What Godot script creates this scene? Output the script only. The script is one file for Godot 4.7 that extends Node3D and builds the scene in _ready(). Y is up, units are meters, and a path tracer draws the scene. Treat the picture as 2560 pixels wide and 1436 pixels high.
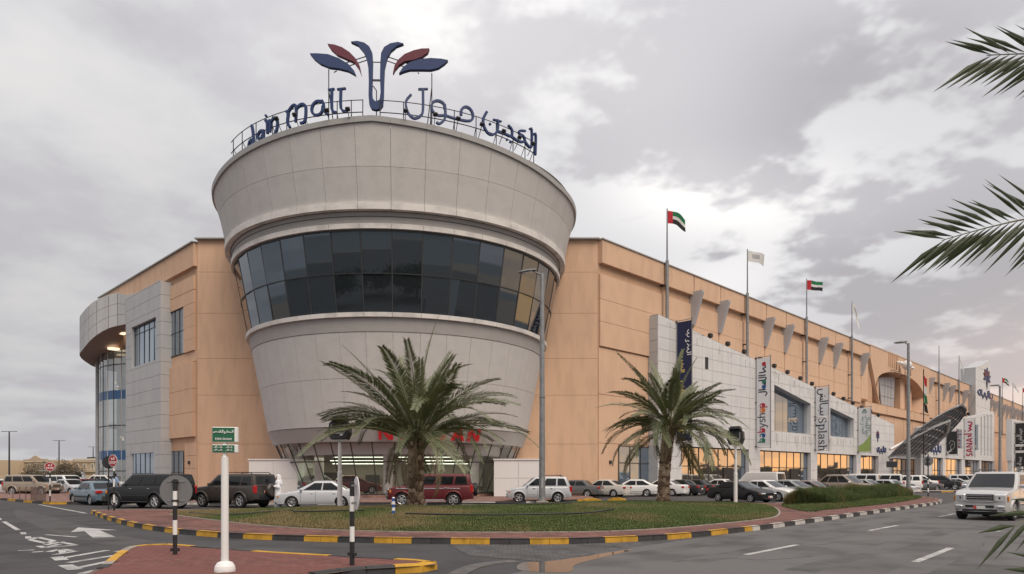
extends Node3D
# A shopping mall with a flared corner drum at dusk. Metres, y up; plan places are given as (x to the right, depth away).

var M := {}
var T := {}
var SH := {}
var rng := RandomNumberGenerator.new()


func P(x: float, d: float, y := 0.0) -> Vector3:
	return Vector3(x, y, -d)


# ---------------------------------------------------------------- geometry
class Geo:
	var v := PackedVector3Array()
	var n := PackedVector3Array()
	var uv := PackedVector2Array()
	var c := PackedColorArray()
	var col := Color(1, 1, 1)
	var tinted := false

	func tri(a: Vector3, b: Vector3, d: Vector3, na: Vector3, nb: Vector3, nd: Vector3) -> void:
		var f := (d - a).cross(b - a)
		if f.length_squared() < 1e-16:
			return
		if f.dot(na + nb + nd) < 0.0:
			v.append_array([a, d, b])
			n.append_array([na, nd, nb])
		else:
			v.append_array([a, b, d])
			n.append_array([na, nb, nd])
		if tinted:
			c.append_array([col, col, col])

	func flat(a: Vector3, b: Vector3, d: Vector3, out: Vector3) -> void:
		var f := (d - a).cross(b - a).normalized()
		if f.dot(out) < 0.0:
			f = -f
		tri(a, b, d, f, f, f)

	func quad(a: Vector3, b: Vector3, d: Vector3, e: Vector3, out: Vector3) -> void:
		flat(a, b, d, out)
		flat(a, d, e, out)

	func box(at: Vector3, size: Vector3, turn := Basis.IDENTITY) -> void:
		var h := size / 2.0
		for ax in 3:
			for s in [-1.0, 1.0]:
				var o := Vector3.ZERO
				var p := Vector3.ZERO
				var q := Vector3.ZERO
				o[ax] = s * h[ax]
				p[(ax + 1) % 3] = h[(ax + 1) % 3]
				q[(ax + 2) % 3] = h[(ax + 2) % 3]
				quad(at + turn * (o - p - q), at + turn * (o + p - q), at + turn * (o + p + q), at + turn * (o - p + q), turn * o)

	# box with chamfered edges
	func bevel(at: Vector3, size: Vector3, r: float, turn := Basis.IDENTITY) -> void:
		var h := size / 2.0
		r = minf(r, minf(h.x, minf(h.y, h.z)) * 0.9)
		var g := h - Vector3(r, r, r)
		for ax in 3:
			var b: int = (ax + 1) % 3
			var d: int = (ax + 2) % 3
			for s in [-1.0, 1.0]:
				var k: Array[Vector3] = []
				for e in [[-1, -1], [1, -1], [1, 1], [-1, 1]]:
					var p := Vector3.ZERO
					p[ax] = s * h[ax]
					p[b] = e[0] * g[b]
					p[d] = e[1] * g[d]
					k.append(at + turn * p)
				var o := Vector3.ZERO
				o[ax] = s
				quad(k[0], k[1], k[2], k[3], turn * o)
				for s2 in [-1.0, 1.0]:
					var w: Array[Vector3] = []
					for e in [[0, -1], [0, 1], [1, 1], [1, -1]]:
						var p := Vector3.ZERO
						p[ax] = s * (h[ax] if e[0] == 0 else g[ax])
						p[b] = s2 * (g[b] if e[0] == 0 else h[b])
						p[d] = e[1] * g[d]
						w.append(at + turn * p)
					var o2 := Vector3.ZERO
					o2[ax] = s
					o2[b] = s2
					quad(w[0], w[1], w[2], w[3], turn * o2)
		for sx in [-1.0, 1.0]:
			for sy in [-1.0, 1.0]:
				for sz in [-1.0, 1.0]:
					flat(at + turn * Vector3(sx * h.x, sy * g.y, sz * g.z), at + turn * Vector3(sx * g.x, sy * h.y, sz * g.z), at + turn * Vector3(sx * g.x, sy * g.y, sz * h.z), turn * Vector3(sx, sy, sz))

	# rows of points with smooth normals; "inside" is a point the surface faces away from
	func grid(rows: Array, inside: Vector3, sheet := Vector3.ZERO) -> void:
		var nr := rows.size()
		var nc: int = rows[0].size()
		var acc: Array = []
		for i in nr:
			var z := PackedVector3Array()
			z.resize(nc)
			acc.append(z)
		var score := 0.0
		for i in nr - 1:
			for j in nc - 1:
				var a: Vector3 = rows[i][j]
				var b: Vector3 = rows[i][j + 1]
				var d: Vector3 = rows[i + 1][j + 1]
				var e: Vector3 = rows[i + 1][j]
				var f := (d - a).cross(e - b)
				score += f.dot(sheet) if sheet != Vector3.ZERO else f.dot((a + b + d + e) / 4.0 - inside)
				acc[i][j] += f
				acc[i][j + 1] += f
				acc[i + 1][j + 1] += f
				acc[i + 1][j] += f
		var s := 1.0 if score >= 0.0 else -1.0
		for i in nr:
			if (rows[i][0] - rows[i][nc - 1]).length() < 1e-4:
				var t: Vector3 = acc[i][0] + acc[i][nc - 1]
				acc[i][0] = t
				acc[i][nc - 1] = t
		if (rows[0][0] - rows[nr - 1][0]).length() < 1e-4 and (rows[0][nc - 1] - rows[nr - 1][nc - 1]).length() < 1e-4:
			for j in nc:
				var t: Vector3 = acc[0][j] + acc[nr - 1][j]
				acc[0][j] = t
				acc[nr - 1][j] = t
		for i in nr:
			for j in nc:
				acc[i][j] = (acc[i][j] * s).normalized()
		for i in nr - 1:
			for j in nc - 1:
				tri(rows[i][j], rows[i][j + 1], rows[i + 1][j + 1], acc[i][j], acc[i][j + 1], acc[i + 1][j + 1])
				tri(rows[i][j], rows[i + 1][j + 1], rows[i + 1][j], acc[i][j], acc[i + 1][j + 1], acc[i + 1][j])

	func tube(path: PackedVector3Array, radii: PackedFloat32Array, sides := 8, caps := true) -> void:
		var rows: Array = []
		var side := Vector3.ZERO
		for i in path.size():
			var dir := (path[mini(i + 1, path.size() - 1)] - path[maxi(i - 1, 0)]).normalized()
			if side == Vector3.ZERO:
				side = dir.cross(Vector3.UP if absf(dir.y) < 0.9 else Vector3.RIGHT).normalized()
			side = (side - dir * side.dot(dir)).normalized()
			var up := side.cross(dir)
			var r: float = radii[mini(i, radii.size() - 1)]
			var row := PackedVector3Array()
			for k in sides + 1:
				var a := TAU * (k % sides) / sides
				row.append(path[i] + (side * cos(a) + up * sin(a)) * r)
			rows.append(row)
		var nrm: Array = []
		for i in rows.size():
			for k in sides:
				if i + 1 < rows.size():
					var n0: Vector3 = (rows[i][k] - path[i]).normalized()
					var n1: Vector3 = (rows[i][k + 1] - path[i]).normalized()
					var n2: Vector3 = (rows[i + 1][k + 1] - path[i + 1]).normalized()
					var n3: Vector3 = (rows[i + 1][k] - path[i + 1]).normalized()
					tri(rows[i][k], rows[i][k + 1], rows[i + 1][k + 1], n0, n1, n2)
					tri(rows[i][k], rows[i + 1][k + 1], rows[i + 1][k], n0, n2, n3)
		if caps:
			for e in [0, path.size() - 1]:
				var o: Vector3 = (path[0] - path[1]) if e == 0 else (path[e] - path[e - 1])
				for k in sides:
					flat(path[e], rows[e][k], rows[e][k + 1], o)

	# (radius, height) profile turned about an axis through "at"
	func lathe(profile: Array, at := Vector3.ZERO, sides := 24, turn := Basis.IDENTITY, from := 0.0, to := TAU) -> void:
		for j in profile.size() - 1:
			var p: Vector2 = profile[j]
			var q: Vector2 = profile[j + 1]
			var t := q - p
			var s := Vector2(t.y, -t.x).normalized()
			for k in sides:
				var a := lerpf(from, to, float(k) / sides)
				var b := lerpf(from, to, float(k + 1) / sides)
				var da := Vector3(cos(a), 0, sin(a))
				var db := Vector3(cos(b), 0, sin(b))
				var na := turn * (da * s.x + Vector3.UP * s.y)
				var nb := turn * (db * s.x + Vector3.UP * s.y)
				var pa := at + turn * (da * p.x + Vector3.UP * p.y)
				var pb := at + turn * (db * p.x + Vector3.UP * p.y)
				var qa := at + turn * (da * q.x + Vector3.UP * q.y)
				var qb := at + turn * (db * q.x + Vector3.UP * q.y)
				tri(pa, pb, qb, na, nb, nb)
				tri(pa, qb, qa, na, nb, na)

	# a flat outline given thickness; "map" is a Transform3D, the outline lies in its xy plane
	func slab(pts: PackedVector2Array, thick: float, map := Transform3D.IDENTITY) -> void:
		var ids := Geometry2D.triangulate_polygon(pts)
		var h := thick / 2.0
		for s in [-1.0, 1.0]:
			for k in range(0, ids.size(), 3):
				var a := pts[ids[k]]
				var b := pts[ids[k + 1]]
				var d := pts[ids[k + 2]]
				flat(map * Vector3(a.x, a.y, s * h), map * Vector3(b.x, b.y, s * h), map * Vector3(d.x, d.y, s * h), map.basis * Vector3(0, 0, s))
		var turn := -1.0 if Geometry2D.is_polygon_clockwise(pts) else 1.0
		for k in pts.size():
			var a := pts[k]
			var b := pts[(k + 1) % pts.size()]
			var o := Vector3(b.y - a.y, a.x - b.x, 0) * turn
			quad(map * Vector3(a.x, a.y, -h), map * Vector3(b.x, b.y, -h), map * Vector3(b.x, b.y, h), map * Vector3(a.x, a.y, h), map.basis * o)

	# a level polygon at height y from plan points
	func plate(pts: PackedVector2Array, y: float) -> void:
		var ids := Geometry2D.triangulate_polygon(pts)
		for k in range(0, ids.size(), 3):
			flat(Vector3(pts[ids[k]].x, y, -pts[ids[k]].y), Vector3(pts[ids[k + 1]].x, y, -pts[ids[k + 1]].y), Vector3(pts[ids[k + 2]].x, y, -pts[ids[k + 2]].y), Vector3.UP)

	# a stroke of lettering: a ribbon along points, of a width and a thickness, placed by "map" (Callable of x, y, z)
	func stroke(pts: PackedVector2Array, wide: float, thick: float, map: Callable, taper := 1.0) -> void:
		var q := pts
		if pts.size() > 2:
			q = PackedVector2Array()
			for i in pts.size() - 1:
				var p0 := pts[maxi(i - 1, 0)]
				var p3 := pts[mini(i + 2, pts.size() - 1)]
				for k in 3:
					q.append(pts[i].cubic_interpolate(pts[i + 1], p0, p3, k / 3.0))
			q.append(pts[pts.size() - 1])
		var rows: Array = [[], [], [], []]
		for i in q.size():
			var t := (q[mini(i + 1, q.size() - 1)] - q[maxi(i - 1, 0)]).normalized()
			var w := wide * 0.5 * lerpf(1.0, taper, float(i) / (q.size() - 1))
			var s := Vector2(-t.y, t.x) * w
			var e := q[i] + (t * wide * 0.25 * (-1.0 if i == 0 else 1.0 if i == q.size() - 1 else 0.0))
			rows[0].append(map.call(e.x + s.x, e.y + s.y, thick / 2))
			rows[1].append(map.call(e.x - s.x, e.y - s.y, thick / 2))
			rows[2].append(map.call(e.x - s.x, e.y - s.y, -thick / 2))
			rows[3].append(map.call(e.x + s.x, e.y + s.y, -thick / 2))
		for i in q.size() - 1:
			var mid: Vector3 = (rows[0][i] + rows[2][i + 1]) / 2.0
			for k in 4:
				var l: int = (k + 1) % 4
				var at: Vector3 = (rows[k][i] + rows[l][i + 1]) / 2.0
				quad(rows[k][i], rows[l][i], rows[l][i + 1], rows[k][i + 1], at - mid)
		for e in [0, q.size() - 1]:
			var o: Vector3 = rows[0][e] - rows[0][1 if e == 0 else e - 1]
			quad(rows[0][e], rows[1][e], rows[2][e], rows[3][e], o)

	func mesh() -> ArrayMesh:
		var m := ArrayMesh.new()
		if v.is_empty():
			return m
		var a := []
		a.resize(Mesh.ARRAY_MAX)
		a[Mesh.ARRAY_VERTEX] = v
		a[Mesh.ARRAY_NORMAL] = n
		if uv.size() == v.size():
			a[Mesh.ARRAY_TEX_UV] = uv
		if tinted:
			a[Mesh.ARRAY_COLOR] = c
		m.add_surface_from_arrays(Mesh.PRIMITIVE_TRIANGLES, a)
		return m


# ---------------------------------------------------------------- scene helpers
func tag(o: Node, label: String, category: String, group := "", kind := "") -> Node:
	if label:
		o.set_meta("label", label)
	if category:
		o.set_meta("category", category)
	if group:
		o.set_meta("group", group)
	if kind:
		o.set_meta("kind", kind)
	return o


var used := {}


func fresh(called: String) -> String:
	var k: int = used.get(called, 0)
	used[called] = k + 1
	return called if k == 0 else "%s_%03d" % [called, k]


func thing(called: String, label: String, category: String, at := Transform3D.IDENTITY, group := "") -> Node3D:
	var o := Node3D.new()
	o.name = fresh(called)
	o.transform = at
	add_child(o)
	tag(o, label, category, group)
	return o


func part(parent: Node, called: String, m, mat: Material, at := Transform3D.IDENTITY) -> MeshInstance3D:
	var o := MeshInstance3D.new()
	var k: int = parent.get_meta("_n_" + called, 0)
	parent.set_meta("_n_" + called, k + 1)
	o.name = called if k == 0 else "%s_%03d" % [called, k]
	o.mesh = m.mesh() if m is Geo else m
	o.material_override = mat
	o.transform = at
	parent.add_child(o, true)
	return o


func struct(called: String, m, mat: Material, at := Transform3D.IDENTITY) -> MeshInstance3D:
	var o := MeshInstance3D.new()
	o.name = fresh(called)
	o.mesh = m.mesh() if m is Geo else m
	o.material_override = mat
	o.transform = at
	add_child(o)
	o.set_meta("kind", "structure")
	return o


func boxm(size: Vector3, r := 0.0) -> Mesh:
	var key := "b%.3f,%.3f,%.3f,%.3f" % [size.x, size.y, size.z, r]
	if not SH.has(key):
		var g := Geo.new()
		if r > 0.0:
			g.bevel(Vector3.ZERO, size, r)
		else:
			g.box(Vector3.ZERO, size)
		SH[key] = g.mesh()
	return SH[key]


# a box part by its centre and size
func bx(parent: Node, called: String, at: Vector3, size: Vector3, mat: Material, r := 0.0, turn := Basis.IDENTITY) -> MeshInstance3D:
	return part(parent, called, boxm(size, r), mat, Transform3D(turn, at))


func yaw(deg: float) -> Basis:
	return Basis(Vector3.UP, deg_to_rad(deg))


func place(x: float, d: float, y := 0.0, heading := 0.0) -> Transform3D:
	return Transform3D(yaw(heading), P(x, d, y))


func dup(o: Node3D, at: Transform3D, label: String) -> Node3D:
	var r: Node3D = o.duplicate()
	var base: String = o.name
	var cut := base.rfind("_")
	if cut > 0 and base.substr(cut + 1).is_valid_int():
		base = base.substr(0, cut)
	r.name = fresh(base)
	add_child(r)
	r.transform = at
	r.set_meta("label", label)
	return r


# a facade frame: x along the wall, y up, z out of the wall towards the street
func frame(x: float, d: float, along: Vector2) -> Transform3D:
	var a := along.normalized()
	var ax := Vector3(a.x, 0, -a.y)
	return Transform3D(Basis(ax, Vector3.UP, ax.cross(Vector3.UP)), P(x, d))


# ---------------------------------------------------------------- materials
func grain(key: String, freq: float, lo: float, hi: float, octaves := 4, size := 512, kind := FastNoiseLite.TYPE_SIMPLEX_SMOOTH) -> Texture2D:
	if T.has(key):
		return T[key]
	var f := FastNoiseLite.new()
	f.seed = hash(key) % 10000
	f.noise_type = kind
	f.frequency = freq
	f.fractal_octaves = octaves
	var im := f.get_seamless_image(size, size)
	im.convert(Image.FORMAT_L8)
	var d := im.get_data()
	for i in d.size():
		d[i] = int(clampf(lerpf(lo, hi, d[i] / 255.0), 0.0, 1.0) * 255.0)
	T[key] = ImageTexture.create_from_image(Image.create_from_data(size, size, false, Image.FORMAT_L8, d))
	return T[key]


func mk(key: String, lin: Color, rough := 0.8, metal := 0.0, tex: Texture2D = null, scale := 1.0, tex2: Texture2D = null, scale2 := 0.1) -> StandardMaterial3D:
	var m := StandardMaterial3D.new()
	m.resource_name = key
	m.albedo_color = lin.linear_to_srgb()
	m.roughness = rough
	m.metallic = metal
	if tex:
		m.albedo_texture = tex
		m.uv1_triplanar = true
		m.uv1_world_triplanar = true
		m.uv1_scale = Vector3.ONE * scale
	if tex2:
		m.detail_enabled = true
		m.detail_albedo = tex2
		m.detail_blend_mode = BaseMaterial3D.BLEND_MODE_MUL
		m.detail_uv_layer = BaseMaterial3D.DETAIL_UV_2
		m.uv2_triplanar = true
		m.uv2_world_triplanar = true
		m.uv2_scale = Vector3.ONE * scale2
	M[key] = m
	return m


func glow(key: String, lin: Color, energy: float) -> StandardMaterial3D:
	var m := mk(key, Color(0.8, 0.8, 0.78), 0.5)
	m.emission_enabled = true
	m.emission = lin.linear_to_srgb()
	m.emission_energy_multiplier = energy
	return m


func glass(key: String, lin: Color, alpha: float, metal := 0.0, rough := 0.03) -> StandardMaterial3D:
	var m := mk(key, lin, rough, metal)
	if alpha < 1.0:
		m.transparency = BaseMaterial3D.TRANSPARENCY_ALPHA
		m.albedo_color.a = alpha
	return m


# flat print for paving: running bond of blocks, with light joints and uneven tone
func paving(key: String, across: int, down: int, joint: float, lo: float) -> Texture2D:
	var s := 512
	var im := Image.create(s, s, false, Image.FORMAT_L8)
	var r := RandomNumberGenerator.new()
	r.seed = hash(key)
	im.fill(Color(joint, joint, joint))
	for j in down:
		for i in across:
			var t := r.randf_range(lo, 1.0)
			var x := int(s * (i + (0.5 if j % 2 else 0.0)) / across)
			var y := int(float(s) * j / down)
			var w := int(float(s) / across) - 2
			var h := int(float(s) / down) - 2
			im.fill_rect(Rect2i(x, y, w, h), Color(t, t, t))
			if x + w > s:
				im.fill_rect(Rect2i(0, y, x + w - s, h), Color(t, t, t))
	T[key] = ImageTexture.create_from_image(im)
	return T[key]


func materials() -> void:
	var fine := grain("fine", 0.09, 0.85, 1.08, 3)
	var mott := grain("mottle", 0.012, 0.82, 1.12, 5)
	var speck := grain("speck", 0.13, 0.62, 1.25, 3)
	var stain := grain("stain", 0.008, 0.72, 1.2, 6)
	var streak := grain("streak", 0.02, 0.95, 1.035, 5)
	mk("peach", Color(0.71, 0.475, 0.325), 0.9, 0, fine, 0.5, streak, 0.05)
	mk("peach_deep", Color(0.59, 0.38, 0.248), 0.9, 0, fine, 0.5, mott, 0.06)
	mk("drum", Color(0.68, 0.66, 0.64), 0.85, 0, speck, 0.35, streak, 0.08)
	mk("drum_band", Color(0.50, 0.48, 0.465), 0.85, 0, speck, 0.35, streak, 0.08)
	mk("drum_trim", Color(0.78, 0.75, 0.72), 0.8, 0, fine, 0.4, mott, 0.1)
	mk("cap", Color(0.42, 0.42, 0.415), 0.6, 0, fine, 0.4)
	mk("grey_panel", Color(0.50, 0.51, 0.52), 0.6, 0, fine, 0.4, streak, 0.1)
	mk("white_panel", Color(0.72, 0.715, 0.715), 0.65, 0, fine, 0.3, streak, 0.12)
	mk("white_paint", Color(0.80, 0.79, 0.78), 0.6, 0, fine, 0.5)
	mk("run_mark", Color(0.24, 0.235, 0.23), 0.9)
	mk("joint", Color(0.10, 0.09, 0.085), 0.9)
	mk("fin", Color(0.44, 0.43, 0.44), 0.8, 0, fine, 0.5)
	mk("steel", Color(0.42, 0.43, 0.45), 0.5, 0.2, fine, 0.6)
	mk("galvanised", Color(0.30, 0.31, 0.32), 0.5, 0.3, fine, 0.8, mott, 0.5)
	mk("dark_metal", Color(0.035, 0.035, 0.04), 0.45, 0.2)
	mk("black", Color(0.02, 0.02, 0.022), 0.5)
	mk("mullion", Color(0.06, 0.062, 0.065), 0.5, 0.3)
	mk("pale_mullion", Color(0.5, 0.5, 0.48), 0.5, 0.1)
	mk("navy", Color(0.012, 0.036, 0.13), 0.55)
	mk("maroon", Color(0.12, 0.012, 0.03), 0.55)
	mk("red_sign", Color(0.55, 0.02, 0.025), 0.45)
	mk("asphalt", Color(0.062, 0.061, 0.064), 0.9, 0, speck, 0.55, stain, 0.09)
	mk("road", Color(0.135, 0.131, 0.131), 0.9, 0, speck, 0.6, stain, 0.07)
	mk("yard", Color(0.072, 0.07, 0.07), 0.9, 0, speck, 0.5, stain, 0.06)
	mk("desert", Color(0.26, 0.21, 0.16), 0.95, 0, mott, 0.1)
	mk("road_track", Color(0.122, 0.118, 0.118), 0.85, 0, speck, 0.6, stain, 0.11)
	mk("sett", Color(0.10, 0.098, 0.10), 0.85, 0, paving("setts", 10, 10, 0.35, 0.8), 0.5, stain, 0.12)
	mk("red_paving", Color(0.24, 0.105, 0.085), 0.88, 0, paving("bricks", 10, 20, 0.62, 0.72), 0.5, stain, 0.12)
	mk("pink_paving", Color(0.34, 0.19, 0.16), 0.88, 0, paving("bricks", 10, 20, 0.62, 0.72), 0.4, mott, 0.1)
	for k in 4:
		mk("brick_%d" % k, [Color(0.185, 0.068, 0.058), Color(0.155, 0.055, 0.048), Color(0.21, 0.085, 0.07), Color(0.17, 0.075, 0.064)][k], 0.88, 0, speck, 1.3)
	mk("brick_joint", Color(0.17, 0.12, 0.10), 0.95, 0, speck, 1.0)
	mk("yellow_kerb", Color(0.60, 0.33, 0.03), 0.75, 0, fine, 1.2, stain, 0.4)
	mk("black_kerb", Color(0.045, 0.046, 0.05), 0.75, 0, fine, 1.2, stain, 0.4)
	mk("white_kerb", Color(0.55, 0.53, 0.50), 0.75, 0, fine, 1.2, stain, 0.4)
	mk("worn_asphalt", Color(0.082, 0.08, 0.082), 0.9, 0, speck, 0.55, stain, 0.12)
	mk("gutter_stone", Color(0.13, 0.125, 0.12), 0.7, 0, fine, 1.0, mott, 0.3)
	mk("edging", Color(0.34, 0.30, 0.26), 0.9, 0, fine, 1.0, mott, 0.3)
	mk("paint", Color(0.58, 0.58, 0.57), 0.8, 0, grain("worn", 0.05, 0.5, 1.25, 4), 0.9, stain, 0.3)
	mk("soil", Color(0.125, 0.115, 0.055), 0.95, 0, speck, 1.0, stain, 0.3)
	mk("grass_a", Color(0.105, 0.145, 0.035), 0.7)
	mk("hedge_leaf", Color(0.055, 0.085, 0.025), 0.7)
	var damp := mk("water", Color(0.07, 0.066, 0.064), 0.04, 0)
	damp.metallic_specular = 0.5
	# rain and dust leave upright streaks on the walls
	for k in ["peach", "peach_deep", "white_panel", "grey_panel"]:
		M[k].detail_albedo = grain("runs", 0.014, 0.93, 1.05, 6)
		M[k].uv2_scale = Vector3(0.13, 0.03, 0.13)
	# glass
	glass("dark_glass", Color(0.115, 0.14, 0.165), 1.0, 0.85, 0.02)
	glass("blue_glass", Color(0.29, 0.355, 0.43), 1.0, 0.78, 0.03)
	glass("shop_glass", Color(0.55, 0.5, 0.45), 1.0, 0.92, 0.035)
	glass("clear_glass", Color(0.35, 0.38, 0.38), 0.07)
	glass("bay_glass", Color(0.42, 0.455, 0.46), 0.5, 0.6)
	glass("car_glass", Color(0.012, 0.014, 0.016), 1.0, 0.0, 0.03)
	glass("car_screen", Color(0.02, 0.024, 0.026), 1.0, 0.15, 0.03)
	M.car_glass.metallic_specular = 0.45
	M.car_screen.metallic_specular = 0.8
	mk("blue_band", Color(0.03, 0.10, 0.24), 0.4)
	mk("inside", Color(0.30, 0.27, 0.24), 0.9)
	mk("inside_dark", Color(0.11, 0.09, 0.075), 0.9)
	glow("tube_light", Color(0.92, 1.0, 0.78), 1.3)
	glow("downlight", Color(1.0, 0.8, 0.55), 0.9)
	mk("soffit", Color(0.34, 0.26, 0.23), 0.8)
	# cars
	mk("tyre", Color(0.018, 0.018, 0.019), 0.85)
	mk("rim", Color(0.5, 0.5, 0.52), 0.3, 0.7)
	mk("chrome", Color(0.62, 0.62, 0.64), 0.15, 0.9)
	mk("trim_black", Color(0.022, 0.022, 0.024), 0.6)
	mk("lamp_red", Color(0.42, 0.015, 0.015), 0.15)
	mk("lamp_amber", Color(0.6, 0.2, 0.02), 0.15)
	mk("lamp_clear", Color(0.62, 0.64, 0.65), 0.08, 0.35)
	mk("plate", Color(0.66, 0.66, 0.64), 0.5)
	mk("plate_red", Color(0.55, 0.05, 0.04), 0.5)
	for k in {"cp_black": Color(0.014, 0.014, 0.016), "cp_brown": Color(0.055, 0.046, 0.042), "cp_silver": Color(0.52, 0.54, 0.57), "cp_red": Color(0.12, 0.014, 0.018), "cp_grey": Color(0.11, 0.112, 0.115), "cp_beige": Color(0.60, 0.57, 0.52), "cp_white": Color(0.76, 0.76, 0.75), "cp_tan": Color(0.30, 0.25, 0.195), "cp_taupe": Color(0.22, 0.185, 0.15), "cp_blue": Color(0.11, 0.17, 0.22), "cp_green": Color(0.30, 0.32, 0.31), "cp_pearl": Color(0.47, 0.465, 0.46), "cp_mauve": Color(0.22, 0.17, 0.165), "cp_dark": Color(0.024, 0.025, 0.028)}:
		var m := mk(k, {"cp_black": Color(0.014, 0.014, 0.016), "cp_brown": Color(0.055, 0.046, 0.042), "cp_silver": Color(0.52, 0.54, 0.57), "cp_red": Color(0.12, 0.014, 0.018), "cp_grey": Color(0.11, 0.112, 0.115), "cp_beige": Color(0.60, 0.57, 0.52), "cp_white": Color(0.76, 0.76, 0.75), "cp_tan": Color(0.30, 0.25, 0.195), "cp_taupe": Color(0.22, 0.185, 0.15), "cp_blue": Color(0.11, 0.17, 0.22), "cp_green": Color(0.30, 0.32, 0.31), "cp_pearl": Color(0.47, 0.465, 0.46), "cp_mauve": Color(0.22, 0.17, 0.165), "cp_dark": Color(0.024, 0.025, 0.028)}[k], 0.42, 0.12)
		m.clearcoat_enabled = true
		m.clearcoat = 0.16 if m.albedo_color.get_luminance() < 0.3 else 0.8
		m.clearcoat_roughness = 0.06
	# plants
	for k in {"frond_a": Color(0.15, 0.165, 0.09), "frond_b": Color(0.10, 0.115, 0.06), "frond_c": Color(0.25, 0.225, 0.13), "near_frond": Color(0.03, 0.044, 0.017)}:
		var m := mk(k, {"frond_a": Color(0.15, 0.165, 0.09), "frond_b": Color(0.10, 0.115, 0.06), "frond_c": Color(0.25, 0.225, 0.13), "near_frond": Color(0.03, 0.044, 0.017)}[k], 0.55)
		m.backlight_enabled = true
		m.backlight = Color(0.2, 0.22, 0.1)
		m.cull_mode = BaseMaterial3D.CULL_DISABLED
	mk("dry_leaf", Color(0.26, 0.20, 0.12), 0.8)
	mk("rachis", Color(0.17, 0.17, 0.085), 0.6)
	mk("bark", Color(0.12, 0.085, 0.06), 0.95, 0, speck, 2.0)
	for k in 3:
		mk("husk_%d" % k, [Color(0.40, 0.29, 0.20), Color(0.20, 0.13, 0.09), Color(0.56, 0.44, 0.33)][k], 0.95, 0, speck, 3.0)
	mk("scrub", Color(0.14, 0.115, 0.07), 0.9)
	mk("tree_leaf", Color(0.05, 0.065, 0.03), 0.8)
	mk("villa", Color(0.50, 0.40, 0.28), 0.9, 0, fine, 0.3)
	mk("villa_trim", Color(0.62, 0.55, 0.44), 0.9)
	mk("flag_red", Color(0.45, 0.015, 0.03), 0.8)
	mk("flag_green", Color(0.01, 0.16, 0.06), 0.8)
	mk("flag_white", Color(0.66, 0.66, 0.64), 0.8)
	mk("flag_black", Color(0.015, 0.015, 0.015), 0.8)
	mk("sign_green", Color(0.02, 0.13, 0.065), 0.4)
	mk("sign_red", Color(0.33, 0.012, 0.022), 0.4)
	mk("sign_back", Color(0.24, 0.245, 0.25), 0.5, 0.4, fine, 1.5)
	mk("white", Color(0.78, 0.78, 0.77), 0.5)
	mk("post_blue", Color(0.02, 0.08, 0.32), 0.5)
	mk("robe", Color(0.74, 0.75, 0.78), 0.9)
	mk("skin", Color(0.20, 0.10, 0.065), 0.6)
	mk("hair", Color(0.015, 0.012, 0.01), 0.7)
	mk("shirt_blue", Color(0.22, 0.32, 0.50), 0.9)
	mk("robe_tan", Color(0.46, 0.40, 0.31), 0.9)
	mk("banner_white", Color(0.70, 0.71, 0.73), 0.7)
	mk("banner_navy", Color(0.012, 0.018, 0.07), 0.7)
	mk("banner_green", Color(0.33, 0.45, 0.14), 0.7)
	mk("gold", Color(0.50, 0.40, 0.14), 0.7)
	mk("ink", Color(0.02, 0.025, 0.05), 0.7)
	mk("ink_red", Color(0.42, 0.02, 0.04), 0.7)
	mk("ink_orange", Color(0.62, 0.16, 0.02), 0.7)
	mk("ink_green", Color(0.02, 0.16, 0.11), 0.7)
	mk("ink_blue", Color(0.02, 0.08, 0.26), 0.7)


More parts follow.
